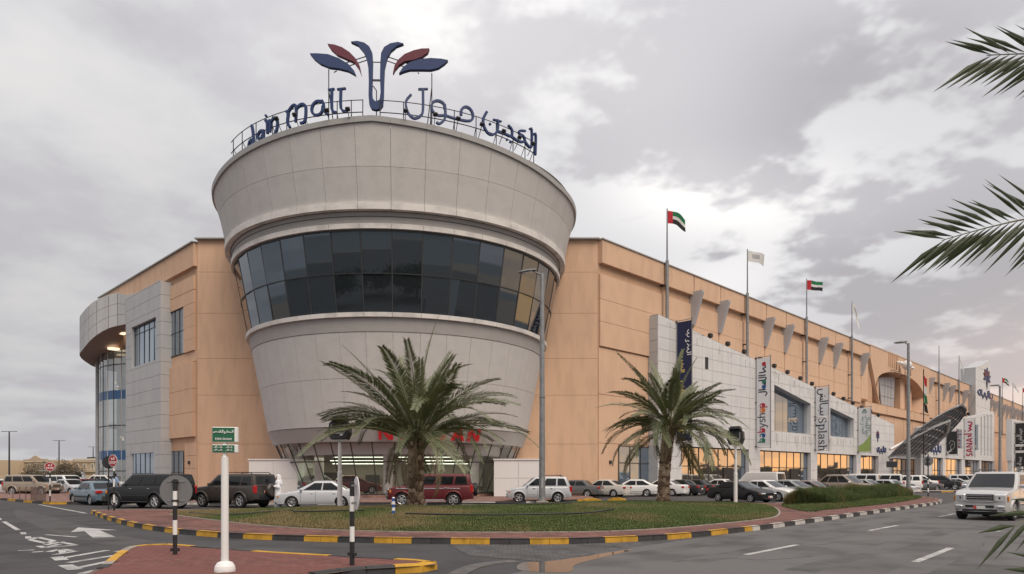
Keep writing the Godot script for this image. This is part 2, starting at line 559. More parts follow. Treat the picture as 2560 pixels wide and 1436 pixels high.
# ---------------------------------------------------------------- air and light
func sky_picture() -> ImageTexture:
	var w := 4096
	var h := 2048
	var im := Image.create(w, h, false, Image.FORMAT_RGBF)
	im.fill(Color(0.19, 0.18, 0.175))
	var big := FastNoiseLite.new()
	big.seed = 41
	big.frequency = 0.8
	big.fractal_octaves = 6
	big.fractal_gain = 0.58
	var soft := FastNoiseLite.new()
	soft.seed = 7
	soft.frequency = 0.22
	soft.fractal_octaves = 3
	# brighter breaks in the cloud: azimuth, elevation, reach, strength
	var breaks := [[-10.0, 31.0, 7.0, 0.5], [-1.0, 33.0, 7.0, 0.35], [12.0, 28.0, 7.0, 0.3], [14.0, 22.0, 5.0, 0.5], [21.0, 19.5, 6.0, 0.42], [-38.0, 27.0, 9.0, 0.12], [30.0, 33.0, 7.0, 0.22], [16.5, 14.5, 4.0, 0.3]]
	var darks := [[24.0, 24.0, 7.0, 0.16], [17.0, 17.5, 4.5, 0.16], [29.0, 14.0, 8.0, 0.16], [-30.0, 30.0, 6.0, 0.1], [27.0, 29.0, 6.0, 0.2]]
	for j in h / 2:
		var el := PI * (0.5 - (j + 0.5) / h)
		var in_rows := el < 0.75
		var i := 0
		while i < w:
			var az := TAU * (i + 0.5) / w
			if az > PI:
				az -= TAU
			var step := 1 if in_rows and absf(az) < 0.8 else 8
			if step == 8 and j % 8 != 0:
				i += step
				continue
			var e := el - PI / h * (step / 2)
			var a := az + TAU / w * step * 0.5
			var dir := Vector3(sin(a) * cos(e), sin(e), cos(a) * cos(e))
			var q := dir / (dir.y + 0.16)
			var d1 := big.get_noise_3d(q.x * 2.0, q.z * 2.0, dir.y * 1.5)
			var d2 := soft.get_noise_3d(q.x * 2.2 + 9.0, q.z * 2.2, 3.0)
			var s := sin(e)
			var base := 0.545 + 0.17 * s + 0.55 * s * s * s
			var right := smoothstep(-0.35, 0.25, a) * smoothstep(2.2, 0.6, a)
			var cloud := clampf(0.5 + d1 * lerpf(0.5, 1.9, right) + d2 * 0.35, 0.0, 1.0)
			var light := 0.0
			var ad := rad_to_deg(a)
			var ed := rad_to_deg(e)
			if step == 1:
				for b in breaks:
					var g := exp(-(pow((ad - b[0]) / (b[2] * 1.3), 2) + pow((ed - b[1]) / (b[2] * 0.62), 2)))
					light += g * b[3] * 0.62 * (0.35 + 1.1 * smoothstep(0.25, 0.8, cloud))
				for b in darks:
					light -= exp(-(pow((ad - b[0]) / (b[2] * 1.4), 2) + pow((ed - b[1]) / (b[2] * 0.5), 2))) * b[3] * 0.55 * (1.2 - 0.6 * cloud)
			var l := base * lerpf(lerpf(0.89, 0.9, right), lerpf(1.1, 1.2, right), smoothstep(0.3, 0.75, cloud)) + light
			l = maxf(l, 0.47)
			if l > 0.72:
				l = 0.72 + (l - 0.72) * (0.66 if e < 0.75 else 0.66 + 0.34 * smoothstep(0.75, 1.1, e))
			var warm := clampf(light * 0.8, 0.0, 0.4) + 0.22 * smoothstep(0.5, 0.75, cloud) * (1.0 - right)
			var col := Color(l * lerpf(1.0, 1.03, warm), l * lerpf(0.99, 0.985, warm), l * lerpf(1.02, 0.88, warm))
			if cloud < 0.45:
				col = col * Color(1.0, 0.985, 1.0)
			# after sunset the low sky towards the west (past the frame's edge) still burns
			var west := exp(-pow((ad - 66.0) / 24.0, 2)) * exp(-pow(maxf(ed, 0.0) / 8.0, 2))
			col = col.lerp(Color(1.75, 1.02, 0.45), clampf(west * (0.7 + 0.6 * cloud), 0.0, 1.0))
			var mauve := smoothstep(10.0, 32.0, ad) * smoothstep(16.0, 2.0, ed) * 0.5
			col = col * Color(1, 1, 1).lerp(Color(1.05, 0.97, 0.98), mauve)
			im.fill_rect(Rect2i(i, j, step, step), col * 0.667)
			i += step
	return ImageTexture.create_from_image(im)


func air() -> void:
	var cam := Camera3D.new()
	cam.name = "camera"
	cam.position = Vector3(0, 1.7, 0)
	cam.projection = Camera3D.PROJECTION_FRUSTUM
	cam.near = 0.1
	cam.far = 2500.0
	cam.keep_aspect = Camera3D.KEEP_HEIGHT
	cam.size = 0.1 * 1436.0 / 1750.0
	cam.frustum_offset = Vector2(0, 0.1 * (1192.0 - 718.0) / 1750.0)
	add_child(cam)
	cam.current = true
	var e := Environment.new()
	e.background_mode = Environment.BG_SKY
	var s := Sky.new()
	var pm := PanoramaSkyMaterial.new()
	pm.panorama = sky_picture()
	pm.energy_multiplier = 1.0
	s.sky_material = pm
	e.sky = s
	e.tonemap_mode = Environment.TONE_MAPPER_LINEAR
	e.tonemap_exposure = 1.5
	e.sdfgi_enabled = true
	e.ssao_enabled = true
	e.ssil_enabled = true
	var we := WorldEnvironment.new()
	we.name = "air"
	we.environment = e
	add_child(we)
	var sun := DirectionalLight3D.new()
	sun.name = "sun"
	sun.light_energy = 0.5
	sun.light_color = Color(1.0, 0.93, 0.85)
	sun.light_angular_distance = 40.0
	sun.shadow_enabled = true
	var az := deg_to_rad(152.0)
	var el := deg_to_rad(50.0)
	var towards := Vector3(sin(az) * cos(el), sin(el), -cos(az) * cos(el))
	add_child(sun)
	sun.look_at_from_position(Vector3.ZERO, -towards)


# ---------------------------------------------------------------- ground
func smooth_line(pts: Array, closed := false, per := 6) -> PackedVector2Array:
	var out := PackedVector2Array()
	var k := pts.size()
	for i in (k if closed else k - 1):
		var p0: Vector2 = pts[(i - 1 + k) % k] if closed else pts[maxi(i - 1, 0)]
		var p3: Vector2 = pts[(i + 2) % k] if closed else pts[mini(i + 2, k - 1)]
		var a: Vector2 = pts[i]
		for s in per:
			out.append(a.cubic_interpolate(pts[(i + 1) % k], p0, p3, float(s) / per))
	if not closed:
		out.append(pts[k - 1])
	return out


func walk(line: PackedVector2Array, step: float) -> PackedVector2Array:
	var out := PackedVector2Array([line[0]])
	var left := step
	for i in line.size() - 1:
		var a := line[i]
		var seg := line[i + 1] - a
		var l := seg.length()
		var at := 0.0
		while l - at >= left:
			at += left
			out.append(a + seg / l * at)
			left = step
		left -= l - at
	return out


# kerb stones along a plan line; the stone lies on the right of the walking direction when side is 1
func kerb(called: String, line: PackedVector2Array, side: float, colours: Callable, length := 1.0, tall := 0.15, wide := 0.17) -> void:
	var base := Node3D.new()
	base.name = fresh(called)
	base.set_meta("kind", "structure")
	add_child(base)
	var pts := walk(line, length / 2.0)
	for i in pts.size() - 1:
		var a := pts[i]
		var b := pts[i + 1]
		var t := (b - a).normalized()
		var n := Vector2(t.y, -t.x) * side
		a += t * 0.006
		b -= t * 0.006
		var g := Geo.new()
		var rows: Array = []
		for e in [a, b]:
			rows.append([P(e.x, e.y, 0.0), P(e.x + n.x * 0.012, e.y + n.y * 0.012, tall - 0.03), P(e.x + n.x * 0.04, e.y + n.y * 0.04, tall), P(e.x + n.x * wide, e.y + n.y * wide, tall), P(e.x + n.x * wide, e.y + n.y * wide, 0.0)])
		var o := P(-n.x, -n.y, 0) - P(0, 0, 0)
		var outs := [o, o + Vector3.UP, Vector3.UP, -o]
		for k in 4:
			g.quad(rows[0][k], rows[0][k + 1], rows[1][k + 1], rows[1][k], outs[k])
		for e in 2:
			var q: Array = rows[e]
			var d := P(t.x, t.y, 0) * (-1.0 if e == 0 else 1.0)
			g.quad(q[0], q[1], q[3], q[4], d)
			g.flat(q[1], q[2], q[3], d)
		part(base, "kerb_stone", g, colours.call(i / 2, a))


const ISLAND := [Vector2(-19.4, 32.2), Vector2(-16.5, 28.2), Vector2(-15, 26.3), Vector2(-13.4, 24.3), Vector2(-11.8, 22.5), Vector2(-10, 20.8), Vector2(-8.2, 19.5), Vector2(-6.2, 18.6), Vector2(-4, 17.95), Vector2(-1.8, 17.62), Vector2(0, 17.48), Vector2(1.4, 17.58), Vector2(2.5, 17.95), Vector2(3.5, 18.4), Vector2(4.5, 19.0), Vector2(5.4, 19.75), Vector2(6.46, 20.8), Vector2(7.4, 21.7), Vector2(8.3, 22.6), Vector2(9.9, 24.4), Vector2(11.4, 26.1), Vector2(12.9, 27.8), Vector2(14.6, 29.8), Vector2(16.5, 31.9), Vector2(18.8, 34.5), Vector2(21.7, 37.8), Vector2(24.8, 41.3), Vector2(27.0, 44.1), Vector2(28.7, 46.6), Vector2(30.2, 49.6), Vector2(31.6, 53.5), Vector2(32.6, 58)]
const GRASS := [Vector2(-14.4, 29.9), Vector2(-13.1, 27.7), Vector2(-10.1, 24.4), Vector2(-7.1, 21.5), Vector2(-4.3, 19.9), Vector2(-0.9, 19.4), Vector2(2.5, 19.7), Vector2(4.8, 21.1), Vector2(6.8, 23.0), Vector2(8.8, 25.1), Vector2(10.4, 27.6), Vector2(12.6, 33.5), Vector2(13.6, 38.2), Vector2(12.2, 40.6), Vector2(9.6, 41.9), Vector2(7.6, 41.2), Vector2(5.2, 37.9), Vector2(1.4, 33.7), Vector2(-5, 31.4), Vector2(-12, 30.6)]
const HEDGE_BED := [Vector2(15.0, 38.7), Vector2(13.0, 30.9), Vector2(14.4, 32.2), Vector2(17.7, 35.7), Vector2(22.7, 41.3), Vector2(28.0, 48.3), Vector2(31.2, 53.6), Vector2(31.6, 57.5), Vector2(27.5, 53.6), Vector2(21.0, 45.8)]


func mound(p: Vector2, c: Vector2, s: float, rise: float) -> float:
	return 0.17 + rise * (1.0 - s * s) + 0.03 * sin(p.x * 1.7) * sin(p.y * 1.3) * (1.0 - s)


func bed(called: String, outline: PackedVector2Array, c: Vector2, rise: float, mat: Material) -> void:
	var g := Geo.new()
	var rows: Array = []
	for k in 13:
		var s := k / 12.0
		var row := PackedVector3Array()
		for i in outline.size() + 1:
			var p := c + (outline[i % outline.size()] - c) * s
			row.append(P(p.x, p.y, mound(p, c, s, rise)))
		rows.append(row)
	g.grid(rows, Vector3.ZERO, Vector3.UP)
	struct(called, g, mat)


func blades(called: String, outline: PackedVector2Array, c: Vector2, rise: float, count: int, tall: float, dry: float) -> void:
	var g := Geo.new()
	for k in 4:
		var a := k * 1.7
		var o := Vector3(cos(a), 0, sin(a)) * 0.03
		var side := Vector3(-sin(a), 0, cos(a)) * 0.009
		var tip := o * 1.9 + Vector3.UP * (1.0 - 0.14 * k)
		var out := Vector3(cos(a), 0.6, sin(a))
		g.flat(o - side, o + side, tip, out)
	var mm := MultiMesh.new()
	mm.transform_format = MultiMesh.TRANSFORM_3D
	mm.use_colors = true
	mm.mesh = g.mesh()
	mm.instance_count = count
	var f := FastNoiseLite.new()
	f.seed = 5
	f.frequency = 0.16
	var n := 0
	while n < count:
		var i := rng.randi() % outline.size()
		var s := sqrt(rng.randf())
		var e := outline[i].lerp(outline[(i + 1) % outline.size()], rng.randf())
		# even cover: keep by the size of the slice
		if rng.randf() > absf((outline[i] - c).cross(outline[(i + 1) % outline.size()] - c)) / 8.0 + 0.05:
			continue
		var p := c + (e - c) * s
		var v := f.get_noise_2d(p.x, p.y)
		var h := tall * rng.randf_range(0.6, 1.25) * (1.0 + v * 0.5)
		var y := mound(p, c, s, rise)
		mm.set_instance_transform(n, Transform3D(Basis(Vector3.UP, rng.randf() * TAU).scaled(Vector3(1.4, h, 1.4)), P(p.x, p.y, y - 0.01)))
		var t := clampf(v * 1.9 + dry * 0.5 + rng.randf_range(-0.25, 0.25) - (0.35 if p.x > 0.5 else -0.2), 0.0, 1.0)
		mm.set_instance_color(n, Color(0.092, 0.128, 0.034).lerp(Color(0.225, 0.18, 0.085), t) * rng.randf_range(0.75, 1.3))
		n += 1
	var o := MultiMeshInstance3D.new()
	o.name = fresh(called)
	o.multimesh = mm
	var m := mk("blade", Color(1, 1, 1), 0.75)
	m.vertex_color_use_as_albedo = true
	m.backlight_enabled = true
	m.backlight = Color(0.15, 0.2, 0.05)
	o.material_override = m
	add_child(o)
	tag(o, "short patchy green and dry lawn grass on the kerbed island", "grass", "", "stuff")


func marking(called: String, pts: Array, y := 0.009) -> void:
	var g := Geo.new()
	g.plate(PackedVector2Array(pts), y)
	struct(called, g, M.paint)


func dash(called: String, a: Vector2, b: Vector2, w: float, y := 0.009) -> void:
	var n := (b - a).normalized().orthogonal() * w / 2.0
	marking(called, [a + n, b + n, b - n, a - n], y)


func ground() -> void:
	var g := Geo.new()
	g.plate(PackedVector2Array([Vector2(-1400, -300), Vector2(1400, -300), Vector2(1400, 1900), Vector2(-1400, 1900)]), -0.012)
	struct("ground", g, M.desert)
	g = Geo.new()
	g.plate(PackedVector2Array([Vector2(-700, -290), Vector2(320, -290), Vector2(320, 330), Vector2(-110, 200), Vector2(-160, 60)]), -0.006)
	struct("parking_lot", g, M.yard)
	# the side road, dark and worn
	g = Geo.new()
	g.plate(PackedVector2Array([Vector2(-60, -20), Vector2(40, -20), Vector2(40, 30), Vector2(22, 44), Vector2(10, 52), Vector2(-8, 43), Vector2(-30, 44), Vector2(-60, 68)]), 0.0)
	struct("side_road", g, M.asphalt)
	# the pale sweep that turning tyres have polished
	g = Geo.new()
	g.plate(smooth_line([Vector2(-25.2, 35.84), Vector2(-15.72, 25.21), Vector2(-10.56, 19.44), Vector2(-7.47, 17.2), Vector2(-4.46, 16.26), Vector2(-4.23, 15.42), Vector2(-6.95, 15.58), Vector2(-9.47, 16.9), Vector2(-13.26, 20.52), Vector2(-21.08, 29.75)], true, 5), 0.0022)
	struct("side_road_wear", g, M.worn_asphalt)
	# the main road, pale and smooth, along the islands' right side
	g = Geo.new()
	g.plate(PackedVector2Array([Vector2(-2.2, 8.6), Vector2(0.66, 13.3), Vector2(2.0, 15.6), Vector2(3.5, 17.5), Vector2(5.6, 19.8), Vector2(15, 30.0), Vector2(25.5, 41.9), Vector2(44, 62), Vector2(240, 275), Vector2(290, 235), Vector2(60, 10), Vector2(30, -20), Vector2(-25, -20)]), 0.0045)
	struct("main_road", g, M.road)
	# apron of dark setts between the roads
	g = Geo.new()
	g.plate(PackedVector2Array([Vector2(-0.9, 14.9), Vector2(0.1, 14.35), Vector2(0.75, 13.8), Vector2(2.0, 15.55), Vector2(3.4, 17.3), Vector2(5.2, 19.3), Vector2(6.3, 20.6), Vector2(4.5, 18.9), Vector2(2.5, 17.85), Vector2(1.4, 17.5), Vector2(0, 17.4), Vector2(-1.6, 17.5)]), 0.006)
	struct("pavement_apron", g, M.sett)
	# the shallow puddle that holds the building's reflection
	g = Geo.new()
	g.plate(smooth_line([Vector2(0.15, 12.6), Vector2(0.2, 13.75), Vector2(0.7, 13.95), Vector2(1.6, 14.9), Vector2(2.7, 16.2), Vector2(2.6, 15.8), Vector2(1.75, 14.4), Vector2(1.2, 13.4), Vector2(1.0, 12.4)], true, 5), 0.0085)
	struct("water_puddle", g, M.water)
	# island with red paving
	var line := smooth_line(ISLAND, false, 4)
	var shape := PackedVector2Array()
	for p in line:
		shape.append(p)
	for p in [Vector2(30.5, 59.5), Vector2(26.8, 54.8), Vector2(20.6, 47.2), Vector2(15.2, 40.6), Vector2(13.0, 41.6), Vector2(9.6, 43.0), Vector2(7.0, 42.0), Vector2(4.6, 38.7), Vector2(1.0, 34.6), Vector2(-5.2, 32.3), Vector2(-12.2, 31.7), Vector2(-17.6, 33.4)]:
		shape.append(p)
	g = Geo.new()
	g.plate(shape, 0.147)
	struct("island_pavement", g, M.red_paving)
	var colours := func(i: int, p: Vector2) -> Material:
		var white: bool = p.x > 7.3 and p.x < 29.6
		return M.black_kerb if i % 2 == 1 else (M.white_kerb if white else M.yellow_kerb)
	kerb("island_kerb", line, -1.0, colours)
	var back := PackedVector2Array([Vector2(-19.4, 32.2), Vector2(-17.7, 33.5), Vector2(-12.2, 31.8), Vector2(-5.2, 32.4), Vector2(1.0, 34.7), Vector2(4.6, 38.8), Vector2(7.0, 42.1), Vector2(9.6, 43.1), Vector2(13.0, 41.7), Vector2(15.2, 40.7), Vector2(20.6, 47.3), Vector2(26.8, 54.9), Vector2(30.5, 59.6), Vector2(32.6, 58.2)])
	kerb("island_back_kerb", back, 1.0, func(i: int, p: Vector2) -> Material: return M.yellow_kerb if p.distance_to(Vector2(11.6, 42.3)) < 0.9 else M.edging, 2.0, 0.16)
	# the lawn with its concrete edging, and the hedge's bed
	var lawn := smooth_line(GRASS, true, 4)
	bed("lawn_soil_ground", lawn, Vector2(-0.2, 27.0), 0.36, M.soil)
	kerb("lawn_edging_kerb", PackedVector2Array(Array(lawn) + [lawn[0]]), 1.0, func(_i: int, _p: Vector2) -> Material: return M.edging, 2.4, 0.172, 0.13)
	blades("lawn_grass", lawn, Vector2(-0.2, 27.0), 0.36, 110000, 0.075, 0.55)
	var hb := smooth_line(HEDGE_BED, true, 4)
	bed("hedge_bed_ground", hb, Vector2(20.5, 42.2), 0.16, M.soil)
	kerb("hedge_bed_edging_kerb", PackedVector2Array(Array(hb) + [hb[0]]), -1.0, func(_i: int, _p: Vector2) -> Material: return M.edging, 2.4, 0.172, 0.13)
	blades("hedge_bed_grass", hb, Vector2(20.5, 42.2), 0.16, 30000, 0.12, -0.1)
	near_island()
	# plaza in front of the mall, a kerb up from the street
	g = Geo.new()
	var lip := PackedVector2Array([Vector2(-60, 74.5), Vector2(-37, 50.6), Vector2(-29.6, 43.7), Vector2(-28.2, 42.6), Vector2(-27.0, 42.5), Vector2(-12, 42.0), Vector2(-5.2, 41.9), Vector2(0.3, 44.2), Vector2(3.2, 46.3), Vector2(5.6, 48.2)])
	var plaza := PackedVector2Array(Array(lip) + [Vector2(6.2, 53.5), Vector2(5.5, 58.8), Vector2(9.5, 62.8), Vector2(22, 70), Vector2(60, 104), Vector2(160, 196), Vector2(150, 210), Vector2(7, 62.5), Vector2(-28.5, 62.5), Vector2(-52, 88)])
	g.plate(plaza, 0.147)
	struct("plaza_pavement", g, M.pink_paving)
	kerb("plaza_kerb", lip, -1.0, func(i: int, p: Vector2) -> Material:
		if p.x < -28.0:
			return M.yellow_kerb if i % 2 == 0 else M.black_kerb
		if p.x > 4.4:
			return M.yellow_kerb
		return M.white_kerb if i % 2 == 0 else M.black_kerb, 2.2 , 0.15, 0.2)
	kerb("shop_front_kerb", PackedVector2Array([Vector2(9.5, 62.8), Vector2(22, 70), Vector2(60, 104), Vector2(160, 196)]), -1.0, func(i: int, _p: Vector2) -> Material: return M.white_kerb if i % 2 == 0 else M.black_kerb, 4.0)
	# the lot's far kerb by the entrance drive
	kerb("drive_kerb", PackedVector2Array([Vector2(41.5, 74.4), Vector2(46.2, 75.0), Vector2(52, 78.6)]), 1.0, func(i: int, _p: Vector2) -> Material: return M.yellow_kerb if i % 2 == 0 else M.black_kerb, 2.2)
	var dm := Geo.new()
	dm.plate(PackedVector2Array([Vector2(41.5, 74.4), Vector2(46.2, 75.0), Vector2(52, 78.6), Vector2(50, 80.5), Vector2(41, 77.4)]), 0.14)
	struct("drive_pavement", dm, M.edging)
	# yellow rubble blocks at the plaza's corner
	for e in [[5.35, 46.6, 20.0], [7.2, 47.8, -15.0]]:
		var b := Geo.new()
		b.slab(PackedVector2Array([Vector2(-0.65, 0), Vector2(0.65, 0), Vector2(0.5, 0.17), Vector2(0.1, 0.26), Vector2(-0.35, 0.24), Vector2(-0.6, 0.14)]), 0.5)
		var t := thing("kerb_block", ["loose yellow kerb block on the asphalt behind the dark grey sedan", "yellow kerb block beside the silver saloon's rear wheel"][0 if e[0] < 6.0 else 1], "kerb block", place(e[0], e[1], 0.0, e[2]))
		part(t, "stone", b, M.yellow_kerb)
	# painted marks: main road lanes
	for s in [[Vector2(5.06, 15.14), Vector2(7.09, 17.36)], [Vector2(11.19, 21.9), Vector2(13.35, 24.23)], [Vector2(18.0, 29.47), Vector2(20.18, 31.87)], [Vector2(24.4, 36.6), Vector2(26.6, 39)], [Vector2(31, 44), Vector2(33.2, 46.4)], [Vector2(7.98, 13.85), Vector2(10.44, 16.62)], [Vector2(14.89, 21.52), Vector2(16.94, 23.76)], [Vector2(21.3, 28.6), Vector2(23.4, 30.9)]]:
		dash("road_marking", s[0], s[1], 0.15)
	# wheel tracks worn along the lanes
	for off in [-2.6, -1.1, 1.0, 2.5, 4.6, 6.1]:
		var ta: Vector2 = Vector2(4.4, 13.2) + Vector2(0.74, -0.67) * off
		var tb: Vector2 = ta + Vector2(0.672, 0.74) * 75.0
		var tn := Vector2(0.74, -0.672) * 0.28
		g = Geo.new()
		g.plate(PackedVector2Array([ta + tn, ta - tn, tb - tn, tb + tn]), 0.0062)
		struct("road_wheel_track", g, M.road_track)
	# cracks in the main road
	for cr in [[Vector2(8.05, 13.8), Vector2(8.5, 13.45), Vector2(9.4, 13.2), Vector2(10.2, 12.7)], [Vector2(7.1, 17.4), Vector2(7.9, 17.5), Vector2(8.4, 18.1), Vector2(9.6, 18.4)], [Vector2(3.2, 13.9), Vector2(4.4, 14.5), Vector2(5.2, 14.2), Vector2(6.4, 14.9)], [Vector2(10.4, 16.7), Vector2(11.3, 16.9), Vector2(12.0, 17.8)]]:
		var ln := smooth_line(cr, false, 4)
		var cg := Geo.new()
		for i in ln.size() - 1:
			var nn := (ln[i + 1] - ln[i]).normalized().orthogonal() * rng.randf_range(0.008, 0.022)
			cg.quad(P(ln[i].x + nn.x, ln[i].y + nn.y, 0.007), P(ln[i + 1].x + nn.x, ln[i + 1].y + nn.y, 0.007), P(ln[i + 1].x - nn.x, ln[i + 1].y - nn.y, 0.007), P(ln[i].x - nn.x, ln[i].y - nn.y, 0.007), Vector3.UP)
		struct("road_crack", cg, M.black_kerb)
	# side road: edge line, dashes, arrow, worn lettering and the hatched stripes
	dash("road_marking", Vector2(-28.6, 42.3), Vector2(-19.6, 32.2), 0.15, 0.005)
	for s in [[Vector2(-20.9, 28.5), Vector2(-20.0, 27.3)], [Vector2(-19.1, 26.3), Vector2(-15.6, 22.1)], [Vector2(-14.9, 21.3), Vector2(-14.3, 20.5)], [Vector2(-13.7, 19.8), Vector2(-13.2, 19.1)]]:
		dash("road_marking", s[0], s[1], 0.14, 0.005)
	dash("road_marking", Vector2(-13.6, 20.4), Vector2(-12.2, 19.6), 0.12, 0.005)
	marking("road_arrow_marking", [Vector2(-14.45, 23.3), Vector2(-13.44, 21.3), Vector2(-13.28, 21.72), Vector2(-11.6, 19.35), Vector2(-11.1, 19.6), Vector2(-12.95, 21.98), Vector2(-12.5, 22.15)], 0.005)
	# letters on the asphalt, long drawn for drivers and worn; then the hatched stripes
	for l in [[-12.88, 18.71, -13.29, 19.57], [-13.29, 19.57, -12.11, 18.48], [-12.11, 18.48, -11.77, 17.71], [-11.77, 17.71, -12.88, 18.71], [-11.58, 17.1, -11.09, 16.62], [-11.09, 16.62, -11.37, 17.6], [-11.54, 17.3, -11.71, 18.14], [-11.71, 18.14, -10.79, 17.3], [-10.79, 17.3, -11.05, 16.81], [-11.3, 16.0, -11.04, 16.17], [-10.75, 15.66, -10.6, 15.82], [-10.43, 15.74, -10.55, 16.35], [-10.55, 16.35, -10.05, 15.99], [-10.55, 16.35, -9.93, 15.49], [-9.93, 15.18, -9.91, 15.91]]:
		dash("road_letter_marking", Vector2(l[0], l[1]), Vector2(l[2], l[3]), 0.15, 0.005)
	for l in [[-9.6, 14.75, -9.1, 14.15, 0.24], [-9.35, 14.51, -9.3, 16.08, 0.17], [-8.72, 13.77, -8.48, 15.49, 0.17], [-9.0, 15.9, -8.44, 15.49, 0.14], [-8.55, 13.38, -7.92, 12.7, 0.24], [-8.06, 12.88, -8.07, 14.8, 0.17], [-7.52, 12.2, -7.5, 13.6, 0.17], [-7.0, 11.0, -7.0, 12.4, 0.17]]:
		dash("road_hatch_marking", Vector2(l[0], l[1]), Vector2(l[2], l[3]), l[4], 0.0085 if l[4] > 0.2 else 0.005)
	# concrete gutter stones from the near island's tip
	var gut := smooth_line([Vector2(-1.15, 12.1), Vector2(-0.9, 13.2), Vector2(-0.4, 13.9), Vector2(0.1, 14.2)], false, 5)
	kerb("gutter_kerb", gut, 1.0, func(_i: int, _p: Vector2) -> Material: return M.gutter_stone, 0.7, 0.02, 0.36)


# the paved tip of the traffic island beside the camera
func near_island() -> void:
	var rim := PackedVector2Array([Vector2(-4.3, 4.0), Vector2(-7.1, 11.9), Vector2(-8.2, 14.5), Vector2(-8.55, 15.6), Vector2(-8.35, 16.1), Vector2(-7.75, 16.15), Vector2(-5.4, 14.75), Vector2(-3.2, 13.75), Vector2(-1.85, 13.2), Vector2(-1.45, 12.95), Vector2(-1.35, 12.6), Vector2(-1.65, 12.35), Vector2(-2.6, 11.9), Vector2(-3.4, 10.9), Vector2(-3.6, 4.0)])
	var g := Geo.new()
	g.plate(rim, 0.118)
	struct("near_island_pavement", g, M.brick_joint)
	var line := smooth_line(Array(rim).slice(1, 14), false, 4)
	kerb("near_island_kerb", line, 1.0, func(i: int, p: Vector2) -> Material:
		if p.x > -2.2 and p.y > 12.2:
			return M.yellow_kerb
		if p.x < -7.2:
			return M.yellow_kerb if i % 3 != 0 else M.edging
		return M.yellow_kerb if i % 4 < 2 and p.y > 13.0 else M.black_kerb, 1.0, 0.15, 0.2)
	# brick pavers in running bond: those nearest the camera singly, the rest as one mass
	var inner := Geometry2D.offset_polygon(rim, -0.2)
	if inner.is_empty():
		return
	var region: PackedVector2Array = inner[0]
	var base := Node3D.new()
	base.name = "brick_pavement"
	base.set_meta("kind", "structure")
	add_child(base)
	var ms := boxm(Vector3(0.206, 0.035, 0.1), 0.006)
	var spots: Array = []
	var turn := deg_to_rad(-28.0)
	for j in range(-90, 90):
		for i in range(-50, 50):
			var q := Vector2((i + (0.5 if j % 2 else 0.0)) * 0.212, j * 0.106).rotated(turn) + Vector2(-5.0, 12.5)
			if q.y > 10.6 and Geometry2D.is_point_in_polygon(q, region):
				spots.append(q)
	spots.sort_custom(func(a: Vector2, b: Vector2) -> bool:
		var fa := 1.0 if absf(a.x / a.y) < 0.73 and a.y > 12.2 else 0.0
		var fb := 1.0 if absf(b.x / b.y) < 0.73 and b.y > 12.2 else 0.0
		return fa > fb if fa != fb else a.y < b.y)
	var mm := MultiMesh.new()
	mm.transform_format = MultiMesh.TRANSFORM_3D
	mm.mesh = ms
	mm.instance_count = maxi(spots.size() - 300, 0)
	for k in spots.size():
		var s: Vector2 = spots[k]
		var b := Basis(Vector3.UP, turn + rng.randf_range(-0.02, 0.02)) * Basis(Vector3.RIGHT, rng.randf_range(-0.02, 0.02))
		var t := Transform3D(b, P(s.x, s.y, 0.124 + rng.randf_range(-0.002, 0.003)))
		if k < 300:
			part(base, "paver", ms, M["brick_%d" % (rng.randi() % 4)], t)
		else:
			mm.set_instance_transform(k - 300, t)
	var rest := MultiMeshInstance3D.new()
	rest.name = "further_pavers"
	rest.multimesh = mm
	rest.material_override = M.brick_0
	rest.set_meta("kind", "stuff")
	base.add_child(rest)


# ---------------------------------------------------------------- the corner drum
const DRUM := Vector2(-9.54, 60.25)


# a point on the drum: degrees from straight ahead (towards the street), radius, height
func drum_point(psi: float, r: float, y: float) -> Vector3:
	var a := deg_to_rad(psi)
	return Vector3(sin(a) * r, y, cos(a) * r)


func rim_height(psi: float) -> float:
	return 25.08 - 0.021 * minf(absf(psi - 1.5), 58.0)


# a curved slab of the drum between two angles and two (radius, height) edges, with its own thickness
func drum_patch(p0: float, p1: float, r0: float, y0: Callable, r1: float, y1: Callable, thick: float, seg := 4) -> Geo:
	var g := Geo.new()
	var face: Array = [PackedVector3Array(), PackedVector3Array(), PackedVector3Array(), PackedVector3Array()]
	for k in seg + 1:
		var s := lerpf(p0, p1, float(k) / seg)
		face[0].append(drum_point(s, r0 - thick, y0.call(s)))
		face[1].append(drum_point(s, r0, y0.call(s)))
		face[2].append(drum_point(s, r1, y1.call(s)))
		face[3].append(drum_point(s, r1 - thick, y1.call(s)))
	g.grid([face[1], face[2]], Vector3(0, (y0.call(p0) + y1.call(p0)) / 2.0, 0))
	var mid := drum_point((p0 + p1) / 2, (r0 + r1) / 2 - thick / 2, (y0.call(p0) + y1.call(p0)) / 2)
	for k in seg:
		for e in [[0, 1], [2, 3]]:
			var c: Vector3 = face[e[0]][k]
			g.quad(face[e[0]][k], face[e[1]][k], face[e[1]][k + 1], face[e[0]][k + 1], c - mid if e[0] == 2 else Vector3.DOWN)
	for k in [0, seg]:
		g.quad(face[0][k], face[1][k], face[2][k], face[3][k], face[1][k] - mid)
	return g


func ring(profile: Array, sides := 120) -> Geo:
	var g := Geo.new()
	g.lathe(profile, Vector3.ZERO, sides)
	return g


